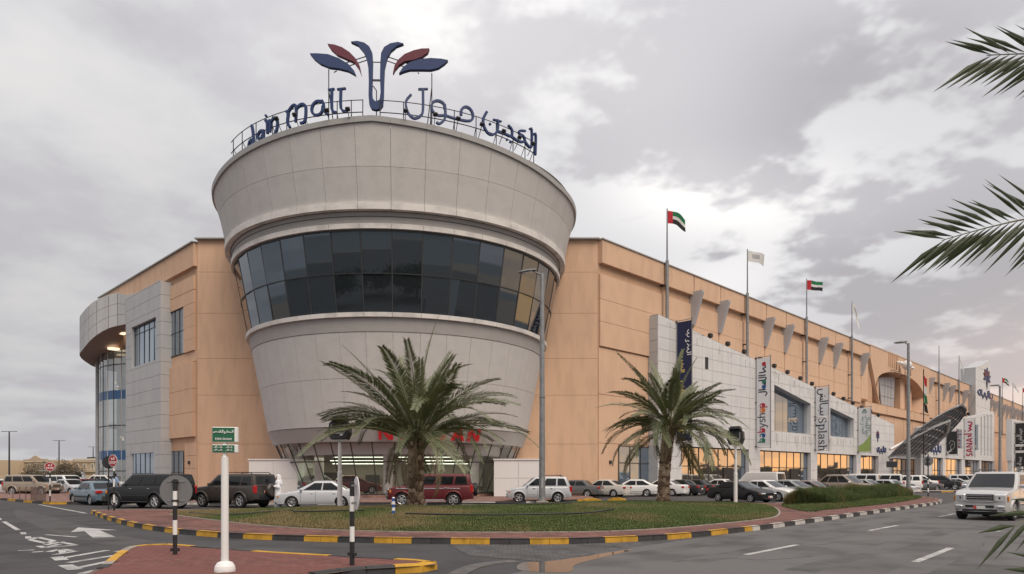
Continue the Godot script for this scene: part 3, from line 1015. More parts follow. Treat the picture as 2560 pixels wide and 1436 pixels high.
func drum() -> void:
	var t := thing("drum_tower", "grey flared round corner tower with a dark glass band and car showroom below", "tower", Transform3D(Basis.IDENTITY, P(DRUM.x, DRUM.y)))
	# plain rings behind the cladding; joints show them
	var core := part(t, "wall_core", ring([Vector2(10.3, 4.2), Vector2(10.72, 5.2), Vector2(12.1, 12.6), Vector2(12.25, 13.0)]), M.joint)
	core.set_meta("label", "dark backing of the drum's cladding")
	part(t, "wall_core", ring([Vector2(13.2, 18.3), Vector2(13.76, 19.8), Vector2(14.5, 23.5), Vector2(14.62, 24.45), Vector2(14.3, 23.62), Vector2(0.0, 23.62)]), M.joint)
	# cladding panels, nine degrees wide
	var flat_y := func(y: float) -> Callable: return func(_s: float) -> float: return y
	var lower := [[10.84, 5.24, 11.46, 8.55], [11.465, 8.57, 12.06, 11.66]]
	for row in lower:
		var ms := drum_patch(0.045, 8.955, row[0], flat_y.call(row[1]), row[2], flat_y.call(row[3]), 0.1).mesh()
		for k in range(-12, 12):
			part(t, "cladding_panel", ms, M.drum, Transform3D(yaw(-2.7 + k * 9.0), Vector3.ZERO))
	var shared := drum_patch(0.04, 8.96, 13.95, flat_y.call(19.86), 14.42, flat_y.call(22.02), 0.1).mesh()
	for k in range(-12, 12):
		var a := -2.7 + k * 9.0
		part(t, "cladding_panel", shared, M.drum, Transform3D(yaw(a), Vector3.ZERO))
		part(t, "cladding_panel", drum_patch(a + 0.04, a + 8.96, 14.424, flat_y.call(22.04), 14.85, func(s: float) -> float: return rim_height(s) - 0.36, 0.1), M.drum)
		# the metal coping on the rim, and its gutter lip
		part(t, "coping", drum_patch(a + 0.02, a + 8.98, 14.99, func(s: float) -> float: return rim_height(s) - 0.34, 15.03, rim_height, 0.4), M.cap)
		# pale trim courses, each stone its own
		part(t, "trim_stone", drum_patch(a + 0.05, a + 8.95, 14.06, flat_y.call(19.38), 14.09, flat_y.call(19.84), 0.4), M.drum_trim)
		part(t, "trim_stone", drum_patch(a + 0.05, a + 8.95, 13.60, flat_y.call(18.27), 13.63, flat_y.call(18.60), 0.35), M.drum_trim)
		part(t, "sill_stone", drum_patch(a + 0.05, a + 8.95, 12.50, flat_y.call(12.63), 12.53, flat_y.call(12.93), 0.35), M.drum_trim)
	part(t, "recess_band", ring([Vector2(13.25, 18.61), Vector2(13.45, 18.62), Vector2(13.62, 19.36), Vector2(13.5, 19.37)]), M.drum_band)
	part(t, "band_groove", ring([Vector2(13.56, 19.05), Vector2(13.585, 19.06), Vector2(13.585, 19.09), Vector2(13.56, 19.1)]), M.joint)
	part(t, "plain_band", ring([Vector2(11.9, 11.68), Vector2(12.10, 11.69), Vector2(12.28, 12.61), Vector2(12.0, 12.62)]), M.drum_band)
	part(t, "fascia", ring([Vector2(9.9, 4.18), Vector2(10.42, 4.19), Vector2(10.86, 5.17), Vector2(10.9, 5.2), Vector2(10.6, 5.22)]), M.drum_band)
	part(t, "ceiling", ring([Vector2(10.0, 4.17), Vector2(0.0, 4.16)]), M.inside)
	part(t, "floor", ring([Vector2(0.0, 0.33), Vector2(8.75, 0.33), Vector2(8.8, 0.14)]), M.pink_paving)
	# dark mirrored glazing: two rows of panes between slim bars
	part(t, "band_backing", ring([Vector2(12.1, 12.9), Vector2(13.2, 18.3)]), M.black)
	for row in [[12.37, 12.97, 12.86, 15.42], [12.88, 15.5, 13.37, 18.24]]:
		for k in range(-12, 12):
			var a := -2.7 + k * 9.0
			var o := part(t, "window_pane", drum_patch(0.22, 8.78, row[0], flat_y.call(row[1]), row[2], flat_y.call(row[3]), 0.04, 1), M.dark_glass)
			var tilt := Basis(Vector3.RIGHT, rng.randf_range(-0.012, 0.012)) * Basis(Vector3.UP, rng.randf_range(-0.025, 0.025))
			var c := drum_point(4.5, (row[0] + row[2]) / 2, (row[1] + row[3]) / 2)
			o.transform = Transform3D(yaw(a), Vector3.ZERO) * Transform3D(tilt, c - tilt * c)
	for k in range(-12, 13):
		var a := -2.7 + k * 9.0
		part(t, "mullion", drum_patch(a - 0.17, a + 0.17, 12.40, flat_y.call(12.95), 13.41, flat_y.call(18.26), 0.1, 1), M.mullion)
	part(t, "transom", ring([Vector2(12.8, 15.43), Vector2(12.9, 15.43), Vector2(12.915, 15.49), Vector2(12.8, 15.49)]), M.mullion)
	part(t, "head_bar", ring([Vector2(13.3, 18.14), Vector2(13.405, 18.14), Vector2(13.41, 18.26), Vector2(13.3, 18.26)]), M.mullion)
	# showroom front: raking clear panes
	for row in [[8.62, 0.42, 9.62, 2.76], [9.63, 2.81, 10.2, 4.17]]:
		for k in range(-11, 11):
			var a := -2.7 + k * 9.0
			part(t, "shop_pane", drum_patch(a + 0.25, a + 8.75, row[0], flat_y.call(row[1]), row[2], flat_y.call(row[3]), 0.02, 1), M.clear_glass)
	for k in range(-11, 12):
		var a := -2.7 + k * 9.0
		part(t, "shop_mullion", drum_patch(a - 0.2, a + 0.2, 8.66, flat_y.call(0.34), 10.27, flat_y.call(4.18), 0.06, 1), M.mullion)
	part(t, "shop_transom", ring([Vector2(9.55, 2.75), Vector2(9.66, 2.75), Vector2(9.69, 2.83), Vector2(9.55, 2.83)]), M.mullion)
	part(t, "shop_sill", ring([Vector2(8.5, 0.44), Vector2(8.7, 0.44), Vector2(8.66, 0.14)]), M.mullion)
	# inside: bulkhead, back wall, columns, tubes of light
	part(t, "bulkhead", ring([Vector2(8.3, 3.35), Vector2(8.5, 3.35), Vector2(8.5, 4.15)], 60), M.white_paint)
	bx(t, "back_wall", Vector3(0, 2.2, -1.2), Vector3(19.6, 3.9, 0.2), M.inside)
	for a in [-46.0, -1.0, 52.0]:
		var q := drum_point(a + 3.0, 8.0, 2.25)
		var col := Geo.new()
		col.lathe([Vector2(0.36, 0.34), Vector2(0.36, 4.14)], Vector3(q.x, 0, q.z), 20)
		part(t, "column", col, M.drum)
	for k in 4:
		var z: float = [6.4, 4.4, 2.4, 0.6][k]
		var half := sqrt(maxf(64.0 - z * z, 1.0)) - 1.4
		for s in [-1.0, 1.0]:
			var w := half * 0.8
			bx(t, "light_tube", Vector3(s * (0.5 + w / 2), [3.46, 3.24, 3.0, 2.78][k], z), Vector3(w, 0.05, 0.1), M.tube_light)
	for s in [-3.6, 3.6]:
		var l := AreaLight3D.new()
		l.name = "light_tube_glow"
		l.area_size = Vector2(5.0, 6.0)
		l.light_energy = 9.0
		l.light_color = Color(0.96, 1.0, 0.86)
		l.area_range = 25.0
		l.shadow_enabled = true
		l.transform = Transform3D(Basis(Vector3.RIGHT, -PI / 2), Vector3(s, 3.15, 3.4))
		t.add_child(l, true)
	# shelves and display boards at the back
	for e in [[-6.0, 1.2, 1.6], [-2.6, 1.0, 1.2], [3.0, 1.3, 1.1], [6.2, 1.6, 1.5]]:
		bx(t, "display_board", Vector3(e[0], 0.34 + e[1] / 2 + 0.5, -0.6), Vector3(e[2], e[1], 0.12), M.inside if e[0] > 0 else M.trim_black)
	# red maker's letters on the fascia
	var word := "NISSAN"
	var sign := thing("shop_sign", "red block letters of the car showroom on the tower's grey fascia", "sign", Transform3D(Basis.IDENTITY, P(DRUM.x, DRUM.y)))
	for k in 6:
		var tm := letters(word[k], "Droid Sans", 700, 0.9, 0.12)
		var a := 3.2 + k * 7.0
		var b := yaw(a) * Basis(Vector3.RIGHT, 0.36) * Basis.from_scale(Vector3(1.32, 1, 1))
		part(sign, "letter_" + word[k].to_lower(), tm, M.red_sign, Transform3D(b, drum_point(a, 10.86, 4.72)))
	# white stone boxes either side of the showroom
	for e in [[-18.6, 54.6, "plain white stone box beside the showroom glass behind the man in white"], [0.5, 54.2, "plain white stone box with a side doorway beside the silver off-roader"]]:
		var o := thing("entrance_block", e[2], "building", place(e[0], e[1]))
		for j in 2:
			for i in 2:
				bx(o, "stone_panel", Vector3(-0.95 + i * 1.9, 0.86 + j * 1.42, 0.06), Vector3(1.88, 1.4, 0.12), M.white_paint)
		bx(o, "body", Vector3(0, 1.55, -3.9), Vector3(3.76, 2.84, 7.8), M.white_paint)
		bx(o, "roof_slab", Vector3(0, 3.02, -3.8), Vector3(3.9, 0.1, 8.0), M.white_paint)
		for s in [-1.0, 1.0]:
			bx(o, "doorway", Vector3(s * 1.885, 1.4, -3.0), Vector3(0.03, 2.0, 2.2), M.inside)
			for z in [-4.15, -1.85]:
				bx(o, "door_jamb", Vector3(s * 1.93, 1.45, z), Vector3(0.1, 2.2, 0.12), M.white_paint)


func letters(txt: String, font: String, weight: int, tall: float, thick: float) -> TextMesh:
	var key := "t" + txt + font + str(weight) + "%.3f,%.3f" % [tall, thick]
	if not SH.has(key):
		var f := SystemFont.new()
		f.font_names = PackedStringArray([font])
		f.font_weight = weight
		var tm := TextMesh.new()
		tm.font = f
		tm.text = txt
		tm.font_size = 64
		tm.pixel_size = tall / (64.0 * 0.714)
		tm.depth = thick
		tm.curve_step = 2.0
		SH[key] = tm
	return SH[key]


# ---------------------------------------------------------------- roof sign
const SIGN := {
"a": [[-37.3,25.22,-38.3,25.11,-38.9,24.66], [-37.2,25.2,-36.8,24.73]],
"l": [[-37.1,26.19,-36.5,25.69,-36.1,24.74]],
"a_001": [[-31.8,25.47,-33.3,25.52,-34.3,25.27,-33.7,24.98,-32.6,25.05,-32.0,25.31], [-31.8,25.47,-31.8,25.0,-31.4,24.87]],
"i": [[-31.0,26.08,-30.4,26.03,-30.2,25.2], [-30.9,26.47,-30.7,26.38]],
"n": [[-29.4,26.03,-29.0,25.88,-29.3,25.25], [-29.1,25.86,-27.8,26.06,-26.8,26.04,-26.4,25.7,-26.7,25.22,-27.6,24.9]],
"m": [[-23.2,26.27,-22.6,26.14,-22.9,25.54,-22.1,25.17], [-22.6,26.23,-21.4,26.52,-20.3,26.56,-20.0,26.3,-20.2,25.45], [-20.0,26.3,-18.7,26.51,-17.5,26.48,-17.0,26.23,-17.1,25.59,-17.6,25.31,-18.6,25.28]],
"a_002": [[-12.1,26.49,-13.7,26.55,-14.9,26.33,-15.2,25.98,-14.5,25.69,-13.1,25.65,-12.2,25.84,-12.0,26.16], [-12.2,26.55,-11.8,26.33,-11.5,25.82,-10.5,25.58]],
"l_001": [[-10.3,27.21,-8.8,27.24], [-9.4,27.23,-9.4,25.92,-8.3,25.69]],
"l_002": [[-7.8,27.19,-5.7,27.22], [-6.9,27.2,-6.9,25.93,-5.4,25.7]],
"lam": [[13.6,27.35,15.9,27.45], [14.7,27.39,14.7,26.02,14.1,25.61,12.5,25.39,11.1,25.59,10.3,26.07,10.3,26.5,11.5,26.91]],
"waw": [[20.6,26.35,20.3,26.65,19.0,26.78,17.6,26.67,17.0,26.34,17.4,26.01,18.6,25.81,20.3,25.87], [20.6,26.58,20.8,25.9,20.3,25.52,19.1,25.26,18.4,25.32]],
"meem": [[25.2,26.15,25.4,26.54,26.6,26.77,27.9,26.7,28.7,26.38,28.4,26.0,26.8,25.83,23.5,25.81,20.7,25.89]],
"noon": [[33.0,26.83,31.9,26.27,32.2,25.77,33.4,25.42,34.9,25.4,36.3,25.68,36.8,26.2,36.5,26.54], [35.3,26.47,37.8,26.53], [34.0,26.12,34.2,26.03]],
"yaa": [[36.7,25.76,39.1,25.78,41.5,25.79,41.8,26.26,40.5,26.46], [39.9,25.44,40.1,25.4], [41.1,25.37,41.4,25.34]],
"ain": [[41.5,25.79,44.5,25.67,47.0,25.89,46.4,26.2,44.8,26.23,44.8,26.45,47.1,26.64]],
"lam_001": [[47.0,25.89,49.0,25.65,50.1,25.89,50.1,27.01,49.3,27.0]],
"alif": [[51.2,26.79,52.1,26.79,51.9,25.36]],
}


func roof_sign() -> void:
	var at := Transform3D(Basis.IDENTITY, P(DRUM.x, DRUM.y))
	var latin := thing("rooftop_lettering", "tall dark blue Latin letters standing along the drum's curved rim", "sign", at)
	var arab := thing("rooftop_lettering", "tall dark blue Arabic letters standing along the drum's curved rim", "sign", at)
	var rr := 14.3
	var map := func(x: float, y: float, z: float) -> Vector3: return drum_point(x / rr * 180.0 / PI, rr + z, y)
	for k in SIGN:
		var g := Geo.new()
		for s in SIGN[k]:
			var pts := PackedVector2Array()
			for i in range(0, s.size(), 2):
				pts.append(Vector2(deg_to_rad(s[i]) * rr, s[i + 1]))
			var arabic: bool = k in ["lam", "waw", "meem", "noon", "yaa", "ain", "lam_001", "alif"]
			g.stroke(pts, 0.165 if pts.size() > 2 else 0.12, 0.16, map, 0.8 if arabic else 0.9)
		part(latin if SIGN.keys().find(k) < 9 else arab, "letter_" + k.split("_")[0] if k.length() < 6 else "letter_lam", g, M.navy)
	# handrail that carries the letters, floodlights under it
	var rail := thing("roof_railing", "thin dark steel railing on the drum's rim that carries the letters", "railing", at)
	for e in [[25.72, 0.035], [26.52, 0.03]]:
		for span in [[-52.0, -1.2], [3.4, 53.0]]:
			var pts := PackedVector3Array()
			for i in 25:
				var a := lerpf(span[0], span[1], i / 24.0)
				pts.append(drum_point(a, 14.15, e[0] - 0.004 * absf(a)))
			var g := Geo.new()
			g.tube(pts, PackedFloat32Array([e[1]]), 5)
			part(rail, "rail", g, M.dark_metal)
	for a in [-50.0, -43.5, -36.0, -29.0, -23.7, -17.5, -8.2, -4.3, -1.2, 3.4, 9.6, 16.9, 23.5, 30.0, 36.6, 42.8, 47.8, 51.9]:
		var g := Geo.new()
		g.tube(PackedVector3Array([drum_point(a, 14.15, 23.7), drum_point(a, 14.15, 26.55 - 0.004 * absf(a))]), PackedFloat32Array([0.035]), 5)
		g.tube(PackedVector3Array([drum_point(a, 13.3, 24.2), drum_point(a, 14.15, 25.7)]), PackedFloat32Array([0.025]), 5)
		part(rail, "post", g, M.dark_metal)
	for a in [-23.0, -17.6, -9.0, -3.8, 10.0, 17.2, 23.0, 29.4, 35.8, 41.0, 46.0]:
		var lamp := Geo.new()
		var q := drum_point(a, 15.35, 25.3)
		lamp.bevel(q, Vector3(0.3, 0.16, 0.26), 0.03, yaw(a) * Basis(Vector3.RIGHT, -0.7))
		lamp.tube(PackedVector3Array([drum_point(a, 14.8, 24.6), drum_point(a, 15.3, 25.22)]), PackedFloat32Array([0.025]), 5)
		part(rail, "floodlight", lamp, M.dark_metal)
	# the palm emblem: two tall bent stems and four leaves
	var em := thing("palm_emblem", "big blue and maroon palm leaf emblem standing on the drum's rim", "sign", Transform3D(yaw(2.0), P(DRUM.x, DRUM.y) + drum_point(2.3, 13.9, 25.95)))
	var draw := func(called: String, px: Array, mat: Material, mirror := false) -> void:
		var pts := PackedVector2Array()
		for i in range(0, px.size(), 2):
			pts.append(Vector2((px[i] - 1143) * 0.01006, (512 - px[i + 1]) * 0.01006))
		var g := Geo.new()
		g.slab(pts, 0.3)
		part(em, called, g, mat)
	draw.call("stem", [978, 69, 1020, 64, 1065, 74, 1098, 98, 1116, 135, 1120, 200, 1118, 300, 1115, 400, 1119, 440, 1140, 459, 1165, 446, 1172, 400, 1168, 300, 1170, 200, 1175, 140, 1195, 100, 1235, 75, 1285, 65, 1321, 74, 1275, 92, 1238, 125, 1213, 170, 1197, 240, 1193, 330, 1191, 420, 1186, 480, 1168, 506, 1140, 513, 1112, 505, 1098, 480, 1093, 420, 1095, 330, 1092, 240, 1080, 180, 1060, 132, 1025, 90], M.navy)
	draw.call("leaf", [711, 152, 760, 151, 830, 155, 900, 180, 960, 215, 1000, 260, 1011, 287, 960, 260, 900, 246, 840, 240, 780, 217, 740, 187], M.navy)
	draw.call("leaf", [826, 87, 870, 91, 920, 107, 970, 139, 1010, 180, 1035, 225, 1047, 290, 1028, 242, 1000, 203, 950, 182, 890, 157, 850, 122], M.maroon)
	draw.call("leaf", [1613, 177, 1590, 201, 1550, 229, 1500, 243, 1430, 243, 1360, 245, 1320, 258, 1292, 271, 1320, 228, 1370, 193, 1430, 174, 1500, 166, 1570, 169], M.navy)
	draw.call("leaf", [1491, 103, 1480, 130, 1440, 160, 1390, 180, 1330, 190, 1290, 217, 1265, 247, 1252, 274, 1262, 223, 1285, 183, 1330, 143, 1390, 117, 1440, 105], M.maroon)
	var bars := [[827, 235, 827, 620], [1505, 248, 1505, 640], [940, 190, 1085, 140], [960, 210, 1090, 165], [1215, 145, 1370, 195], [1205, 170, 1340, 215], [1115, 182, 1172, 182], [1112, 298, 1172, 298], [1115, 306, 1172, 306], [1140, 370, 1140, 620], [1118, 340, 1140, 370], [827, 370, 865, 640], [1505, 340, 1470, 640], [860, 255, 880, 245], [1412, 245, 1420, 252]]
	for b in bars:
		var g := Geo.new()
		var f := func(x: float, y: float) -> Vector3: return Vector3((x - 1143) * 0.01006, (512 - y) * 0.01006, -0.2)
		g.tube(PackedVector3Array([f.call(b[0], b[1]), f.call(b[2], b[3])]), PackedFloat32Array([0.035]), 5)
		part(em, "support_bar", g, M.dark_metal)


# ---------------------------------------------------------------- the mall
const JOINTS := [0.0, 10.1, 15.8, 21.5, 27.2, 32.9, 38.6, 44.3, 50.0, 55.6, 61.3, 67.0, 104.8, 110.6, 116.2, 121.4, 127.0, 132.8, 138.2, 154.6, 160.0, 165.5, 171.0, 176.5, 182.0, 187.5, 193.0, 198.5, 204.0, 209.5, 215.0, 226.0]
const POLES := [10.1, 27.2, 44.3, 61.3, 110.6, 127.0, 173.7, 188.5, 203.8]


# panels in a grid, cut to an outline in a wall's own plane; each panel is a mesh of its own
func clad(parent: Node, called: String, outline: PackedVector2Array, holes: Array, x0: float, w: float, nx: int, y0: float, h: float, ny: int, thick: float, mat: Material, gap := 0.03) -> void:
	for j in ny:
		for i in nx:
			var a := Vector2(x0 + i * w + gap / 2, y0 + j * h + gap / 2)
			var b := a + Vector2(w - gap, h - gap)
			var cell := PackedVector2Array([a, Vector2(b.x, a.y), b, Vector2(a.x, b.y)])
			var bits: Array = Geometry2D.intersect_polygons(cell, outline)
			for hole in holes:
				var next: Array = []
				for q in bits:
					next.append_array(Geometry2D.clip_polygons(q, hole))
				bits = next
			for q in bits:
				var low: Vector2 = q[0]
				var high: Vector2 = q[0]
				for p in q:
					low = low.min(p)
					high = high.max(p)
				if high.x - low.x < 0.08 or high.y - low.y < 0.08:
					continue
				if q.size() == 4 and absf((high - low - (b - a)).length()) < 0.01:
					part(parent, called, boxm(Vector3(w - gap, h - gap, thick)), mat, Transform3D(Basis.IDENTITY, Vector3((a.x + b.x) / 2, (a.y + b.y) / 2, thick / 2)))
				else:
					var g := Geo.new()
					g.slab(q, thick, Transform3D(Basis.IDENTITY, Vector3(0, 0, thick / 2)))
					part(parent, called, g, mat)


func rect(x0: float, y0: float, x1: float, y1: float) -> PackedVector2Array:
	return PackedVector2Array([Vector2(x0, y0), Vector2(x1, y0), Vector2(x1, y1), Vector2(x0, y1)])


func slabpart(parent: Node, called: String, pts: Array, z0: float, z1: float, mat: Material) -> MeshInstance3D:
	var g := Geo.new()
	var q := PackedVector2Array()
	for p in pts:
		q.append(p)
	g.slab(q, z1 - z0, Transform3D(Basis.IDENTITY, Vector3(0, 0, (z0 + z1) / 2)))
	return part(parent, called, g, mat)


# a glazed opening: panes in a grid between bars, z is the glass plane
func glaze(parent: Node, x0: float, y0: float, x1: float, y1: float, cols: int, rows: Array, z: float, mat: Material, bar: Material, wide := 0.09) -> void:
	var ys: Array = [y0] + rows + [y1]
	for i in cols:
		for j in ys.size() - 1:
			var xa := lerpf(x0, x1, float(i) / cols)
			var xb := lerpf(x0, x1, float(i + 1) / cols)
			var t := Basis(Vector3.UP, rng.randf_range(-0.012, 0.012)) * Basis(Vector3.RIGHT, rng.randf_range(-0.008, 0.008))
			bx(parent, "window_pane", Vector3((xa + xb) / 2, (ys[j] + ys[j + 1]) / 2, z), Vector3(xb - xa - 0.02, ys[j + 1] - ys[j] - 0.02, 0.03), M.blue_glass if mat == M.shop_glass and i >= cols * 0.72 else mat, 0.0, t)
	for i in cols + 1:
		bx(parent, "mullion", Vector3(lerpf(x0, x1, float(i) / cols), (y0 + y1) / 2, z + 0.03), Vector3(wide, y1 - y0, 0.06), bar)
	for y in ys:
		bx(parent, "transom", Vector3((x0 + x1) / 2, y, z + 0.035), Vector3(x1 - x0, wide, 0.05), bar)


func mall() -> void:
	var fr := frame(7.617, 62.0, Vector2(1720, 1750))
	var mall := thing("mall_building", "long peach shopping mall with a heavy cornice band behind the grey tower", "building")
	var core := part(mall, "street_wall", Geo.new(), M.peach_deep, fr)
	var g := Geo.new()
	g.box(Vector3(34.0, 11.3, -0.55), Vector3(68.0, 22.6, 1.1))
	g.box(Vector3(166.0, 11.3, -0.55), Vector3(122.0, 22.6, 1.1))
	g.box(Vector3(86.5, 6.2, -0.55), Vector3(37.0, 12.4, 1.1))
	g.box(Vector3(86.5, 22.0, -3.0), Vector3(37.0, 1.2, 1.1))
	g.box(Vector3(86.5, 11.3, -4.2), Vector3(37.0, 22.6, 0.5))
	g.box(Vector3(70.2, 17.5, -0.58), Vector3(5.4, 10.2, 1.1))
	g.box(Vector3(103.2, 17.5, -0.58), Vector3(3.9, 10.2, 1.1))
	core.mesh = g.mesh()
	for e in [[68.7, 3.2], [103.0, 3.2]]:
		bx(core, "cornice_panel", Vector3(e[0], 21.62, 0.2), Vector3(e[1], 2.04, 0.4), M.peach)
		bx(core, "wall_panel", Vector3(e[0] + 0.2, 17.0, 0.06), Vector3(e[1], 6.0, 0.12), M.peach)
	for i in JOINTS.size() - 1:
		var a: float = JOINTS[i]
		var b: float = JOINTS[i + 1]
		if (a > 66.5 and a < 104.0) or (a > 138.0 and a < 154.0):
			continue
		var c := (a + b) / 2
		var w := b - a - 0.16
		bx(core, "cornice_panel", Vector3(c, 21.62, 0.22), Vector3(w, 2.04, 0.44), M.peach)
		for r in [[17.48, 19.68], [15.49, 17.45], [13.3, 15.46]]:
			bx(core, "wall_panel", Vector3(c, (r[0] + r[1]) / 2, 0.1), Vector3(w, r[1] - r[0], 0.2), M.peach)
		if a < 1.0:
			bx(core, "wall_panel", Vector3(4.5, 11.1, 0.03), Vector3(8.9, 4.1, 0.06), M.peach)
			bx(core, "wall_panel", Vector3(4.5, 6.85, 0.03), Vector3(8.9, 4.3, 0.06), M.peach)
			bx(core, "wall_panel", Vector3(1.5, 2.4, 0.03), Vector3(2.9, 4.5, 0.06), M.peach)
		elif a > 60.0:
			for r in [[9.0, 11.9], [5.6, 8.97], [0.2, 5.57]]:
				bx(core, "wall_panel", Vector3(c, (r[0] + r[1]) / 2, 0.05), Vector3(w, r[1] - r[0], 0.1), M.peach)
	for i in 7:
		bx(core, "wall_panel", Vector3(70.4 + i * 5.4, 8.7, 0.05), Vector3(5.2, 6.3, 0.1), M.peach)
	g = Geo.new()
	g.box(Vector3(115.0, 22.7, -0.3), Vector3(230.0, 0.1, 1.7))
	part(mall, "roof_coping", g, M.cap, fr)
	glaze(core, 2.96, 0.15, 8.2, 4.5, 3, [2.95], 0.09, M.blue_glass, M.mullion)
	bx(core, "wall_lamp", Vector3(1.7, 3.0, 0.12), Vector3(0.3, 0.3, 0.16), M.black, 0.04)
	for x in [71.0, 76.3, 81.7, 87.0, 92.3, 97.7, 102.6]:
		bx(core, "ledge_band", Vector3(x, 12.9, 0.2), Vector3(5.26, 1.5, 0.4), M.peach)
	# grey concrete fins under the cornice, wide at the top
	for t in JOINTS:
		if t < 5.0 or t in POLES or (t > 138.5 and t < 155.0) or t > 212.0 or (t > 104.0 and t < 105.0 and false):
			continue
		g = Geo.new()
		g.slab(PackedVector2Array([Vector2(0.0, 17.5), Vector2(0.42, 17.5), Vector2(1.45, 20.75), Vector2(1.45, 20.95), Vector2(0.0, 20.95)]), 0.5, Transform3D(Basis(Vector3(0, 0, 1), Vector3.UP, Vector3(-1, 0, 0)), Vector3(t, 0, 0.01)))
		part(core, "fin", g, M.fin)
	# the arched recess: wall with an arch cut out, soffit, jambs, piers and grey glazing behind
	g = Geo.new()
	var arch := func(x: float) -> float: return 16.75 + 3.1 * sqrt(maxf(0.0, 1.0 - pow((x - 87.0) / 14.0, 2)))
	var n := 28
	for i in n:
		var xa := lerpf(73.0, 101.0, float(i) / n)
		var xb := lerpf(73.0, 101.0, float(i + 1) / n)
		g.quad(Vector3(xa, arch.call(xa), 0.5), Vector3(xb, arch.call(xb), 0.5), Vector3(xb, 22.9, 0.5), Vector3(xa, 22.9, 0.5), Vector3(0, 0, 1))
		g.quad(Vector3(xa, arch.call(xa), 0.5), Vector3(xb, arch.call(xb), 0.5), Vector3(xb, arch.call(xb), -4.0), Vector3(xa, arch.call(xa), -4.0), Vector3.DOWN)
	for s in [0, 1]:
		var x := 73.0 if s == 0 else 101.0
		var xi := 75.1 if s == 0 else 98.4
		var xo := 70.4 if s == 0 else 104.8
		var lo := 74.8 if s == 0 else 104.8
		g.quad(Vector3(xo, 22.9, 0.5), Vector3(x, 22.9, 0.5), Vector3(x, 16.75, 0.5), Vector3(xo, 20.6, 0.5), Vector3(0, 0, 1))
		g.quad(Vector3(xo, 20.6, 0.5), Vector3(x, 16.75, 0.5), Vector3(xi, 13.65, 0.5), Vector3(lo, 13.65, 0.5), Vector3(0, 0, 1))
		g.quad(Vector3(x, 16.75, 0.5), Vector3(xi, 13.65, 0.5), Vector3(xi, 13.65, -4.0), Vector3(x, 16.75, -4.0), Vector3(1 if s == 0 else -1, 0, 0))
		g.quad(Vector3(xo, 22.9, 0.5), Vector3(xo, 20.6, 0.5), Vector3(xo, 20.6, 0.0), Vector3(xo, 22.9, 0.0), Vector3(-1 if s == 0 else 1, 0, 0))
		g.quad(Vector3(xo, 20.6, 0.5), Vector3(lo, 13.65, 0.5), Vector3(lo, 13.65, 0.0), Vector3(xo, 20.6, 0.0), Vector3(-1 if s == 0 else 1, 0, 0))
	g.quad(Vector3(70.4, 22.9, 0.5), Vector3(104.8, 22.9, 0.5), Vector3(104.8, 22.9, -3.0), Vector3(70.4, 22.9, -3.0), Vector3.UP)
	g.quad(Vector3(67.0, 13.65, 0.45), Vector3(105.0, 13.65, 0.45), Vector3(105.0, 13.65, -4.0), Vector3(67.0, 13.65, -4.0), Vector3.UP)
	part(mall, "arch_wall", g, M.peach, fr)
	for e in [[78.6, 1.0], [92.4, 2.6], [97.4, 1.4]]:
		var p := bx(mall, "arch_pier", Vector3.ZERO, Vector3(e[1], 6.4, 1.0), M.peach)
		p.transform = fr * Transform3D(Basis.IDENTITY, Vector3(e[0], 16.4, -1.4))
	var leaf := slabpart(mall, "arch_panel", [Vector2(81.0, 13.7), Vector2(87.6, 13.7), Vector2(88.2, 19.5), Vector2(79.6, 18.6)], -1.2, -1.0, M.fin)
	leaf.transform = fr
	for y in [15.6, 17.5]:
		bx(leaf, "panel_joint", Vector3(84.2, y, -0.99), Vector3(7.2, 0.06, 0.03), M.mullion)
	for x in [82.6, 84.3, 86.0]:
		bx(leaf, "panel_joint", Vector3(x, 16.3, -0.99), Vector3(0.06, 5.0, 0.03), M.mullion)
	var ag := part(mall, "arch_glazing", boxm(Vector3(13.0, 6.6, 0.2)), M.mullion, fr * Transform3D(Basis.IDENTITY, Vector3(86.5, 16.6, -3.4)))
	for i in 6:
		for j in 3:
			bx(ag, "window_pane", Vector3(-5.4 + i * 2.16, -2.15 + j * 2.15, 0.12), Vector3(2.06, 2.05, 0.05), M.blue_glass)
	for i in 6:
		bx(core, "roof_rib", Vector3(79.6 + i * 1.0, 21.6, 0.56), Vector3(0.22, 2.4, 0.12), M.peach_deep)
	# the corner wall behind the drum, facing the crossing
	var fd := frame(-27.88, 62.0, Vector2(1, 0))
	var corner := part(mall, "corner_wall", boxm(Vector3(35.4, 22.6, 1.0)), M.peach_deep, fd * Transform3D(Basis.IDENTITY, Vector3(17.75, 11.3, -0.55)))
	for r in [[0.2, 4.56], [4.58, 8.89], [8.91, 12.14], [12.16, 16.14], [16.16, 19.79], [19.81, 22.62]]:
		for k in 2:
			bx(corner, "wall_panel", Vector3(-8.87 + k * 17.74, (r[0] + r[1]) / 2 - 11.3, 0.55), Vector3(17.7, r[1] - r[0], 0.1), M.peach)
	g = Geo.new()
	g.box(Vector3(17.75, 22.7, -0.3), Vector3(35.7, 0.1, 1.5))
	part(mall, "roof_coping", g, M.cap, fd)
	left_wing(mall)
	# spheres of the clustered lamp on the arch wall
	var lamp := thing("globe_lamp", "cluster of pale round globes on brackets above the arched recess", "lamp", fr * Transform3D(Basis.IDENTITY, Vector3(80.6, 21.0, 0.5)))
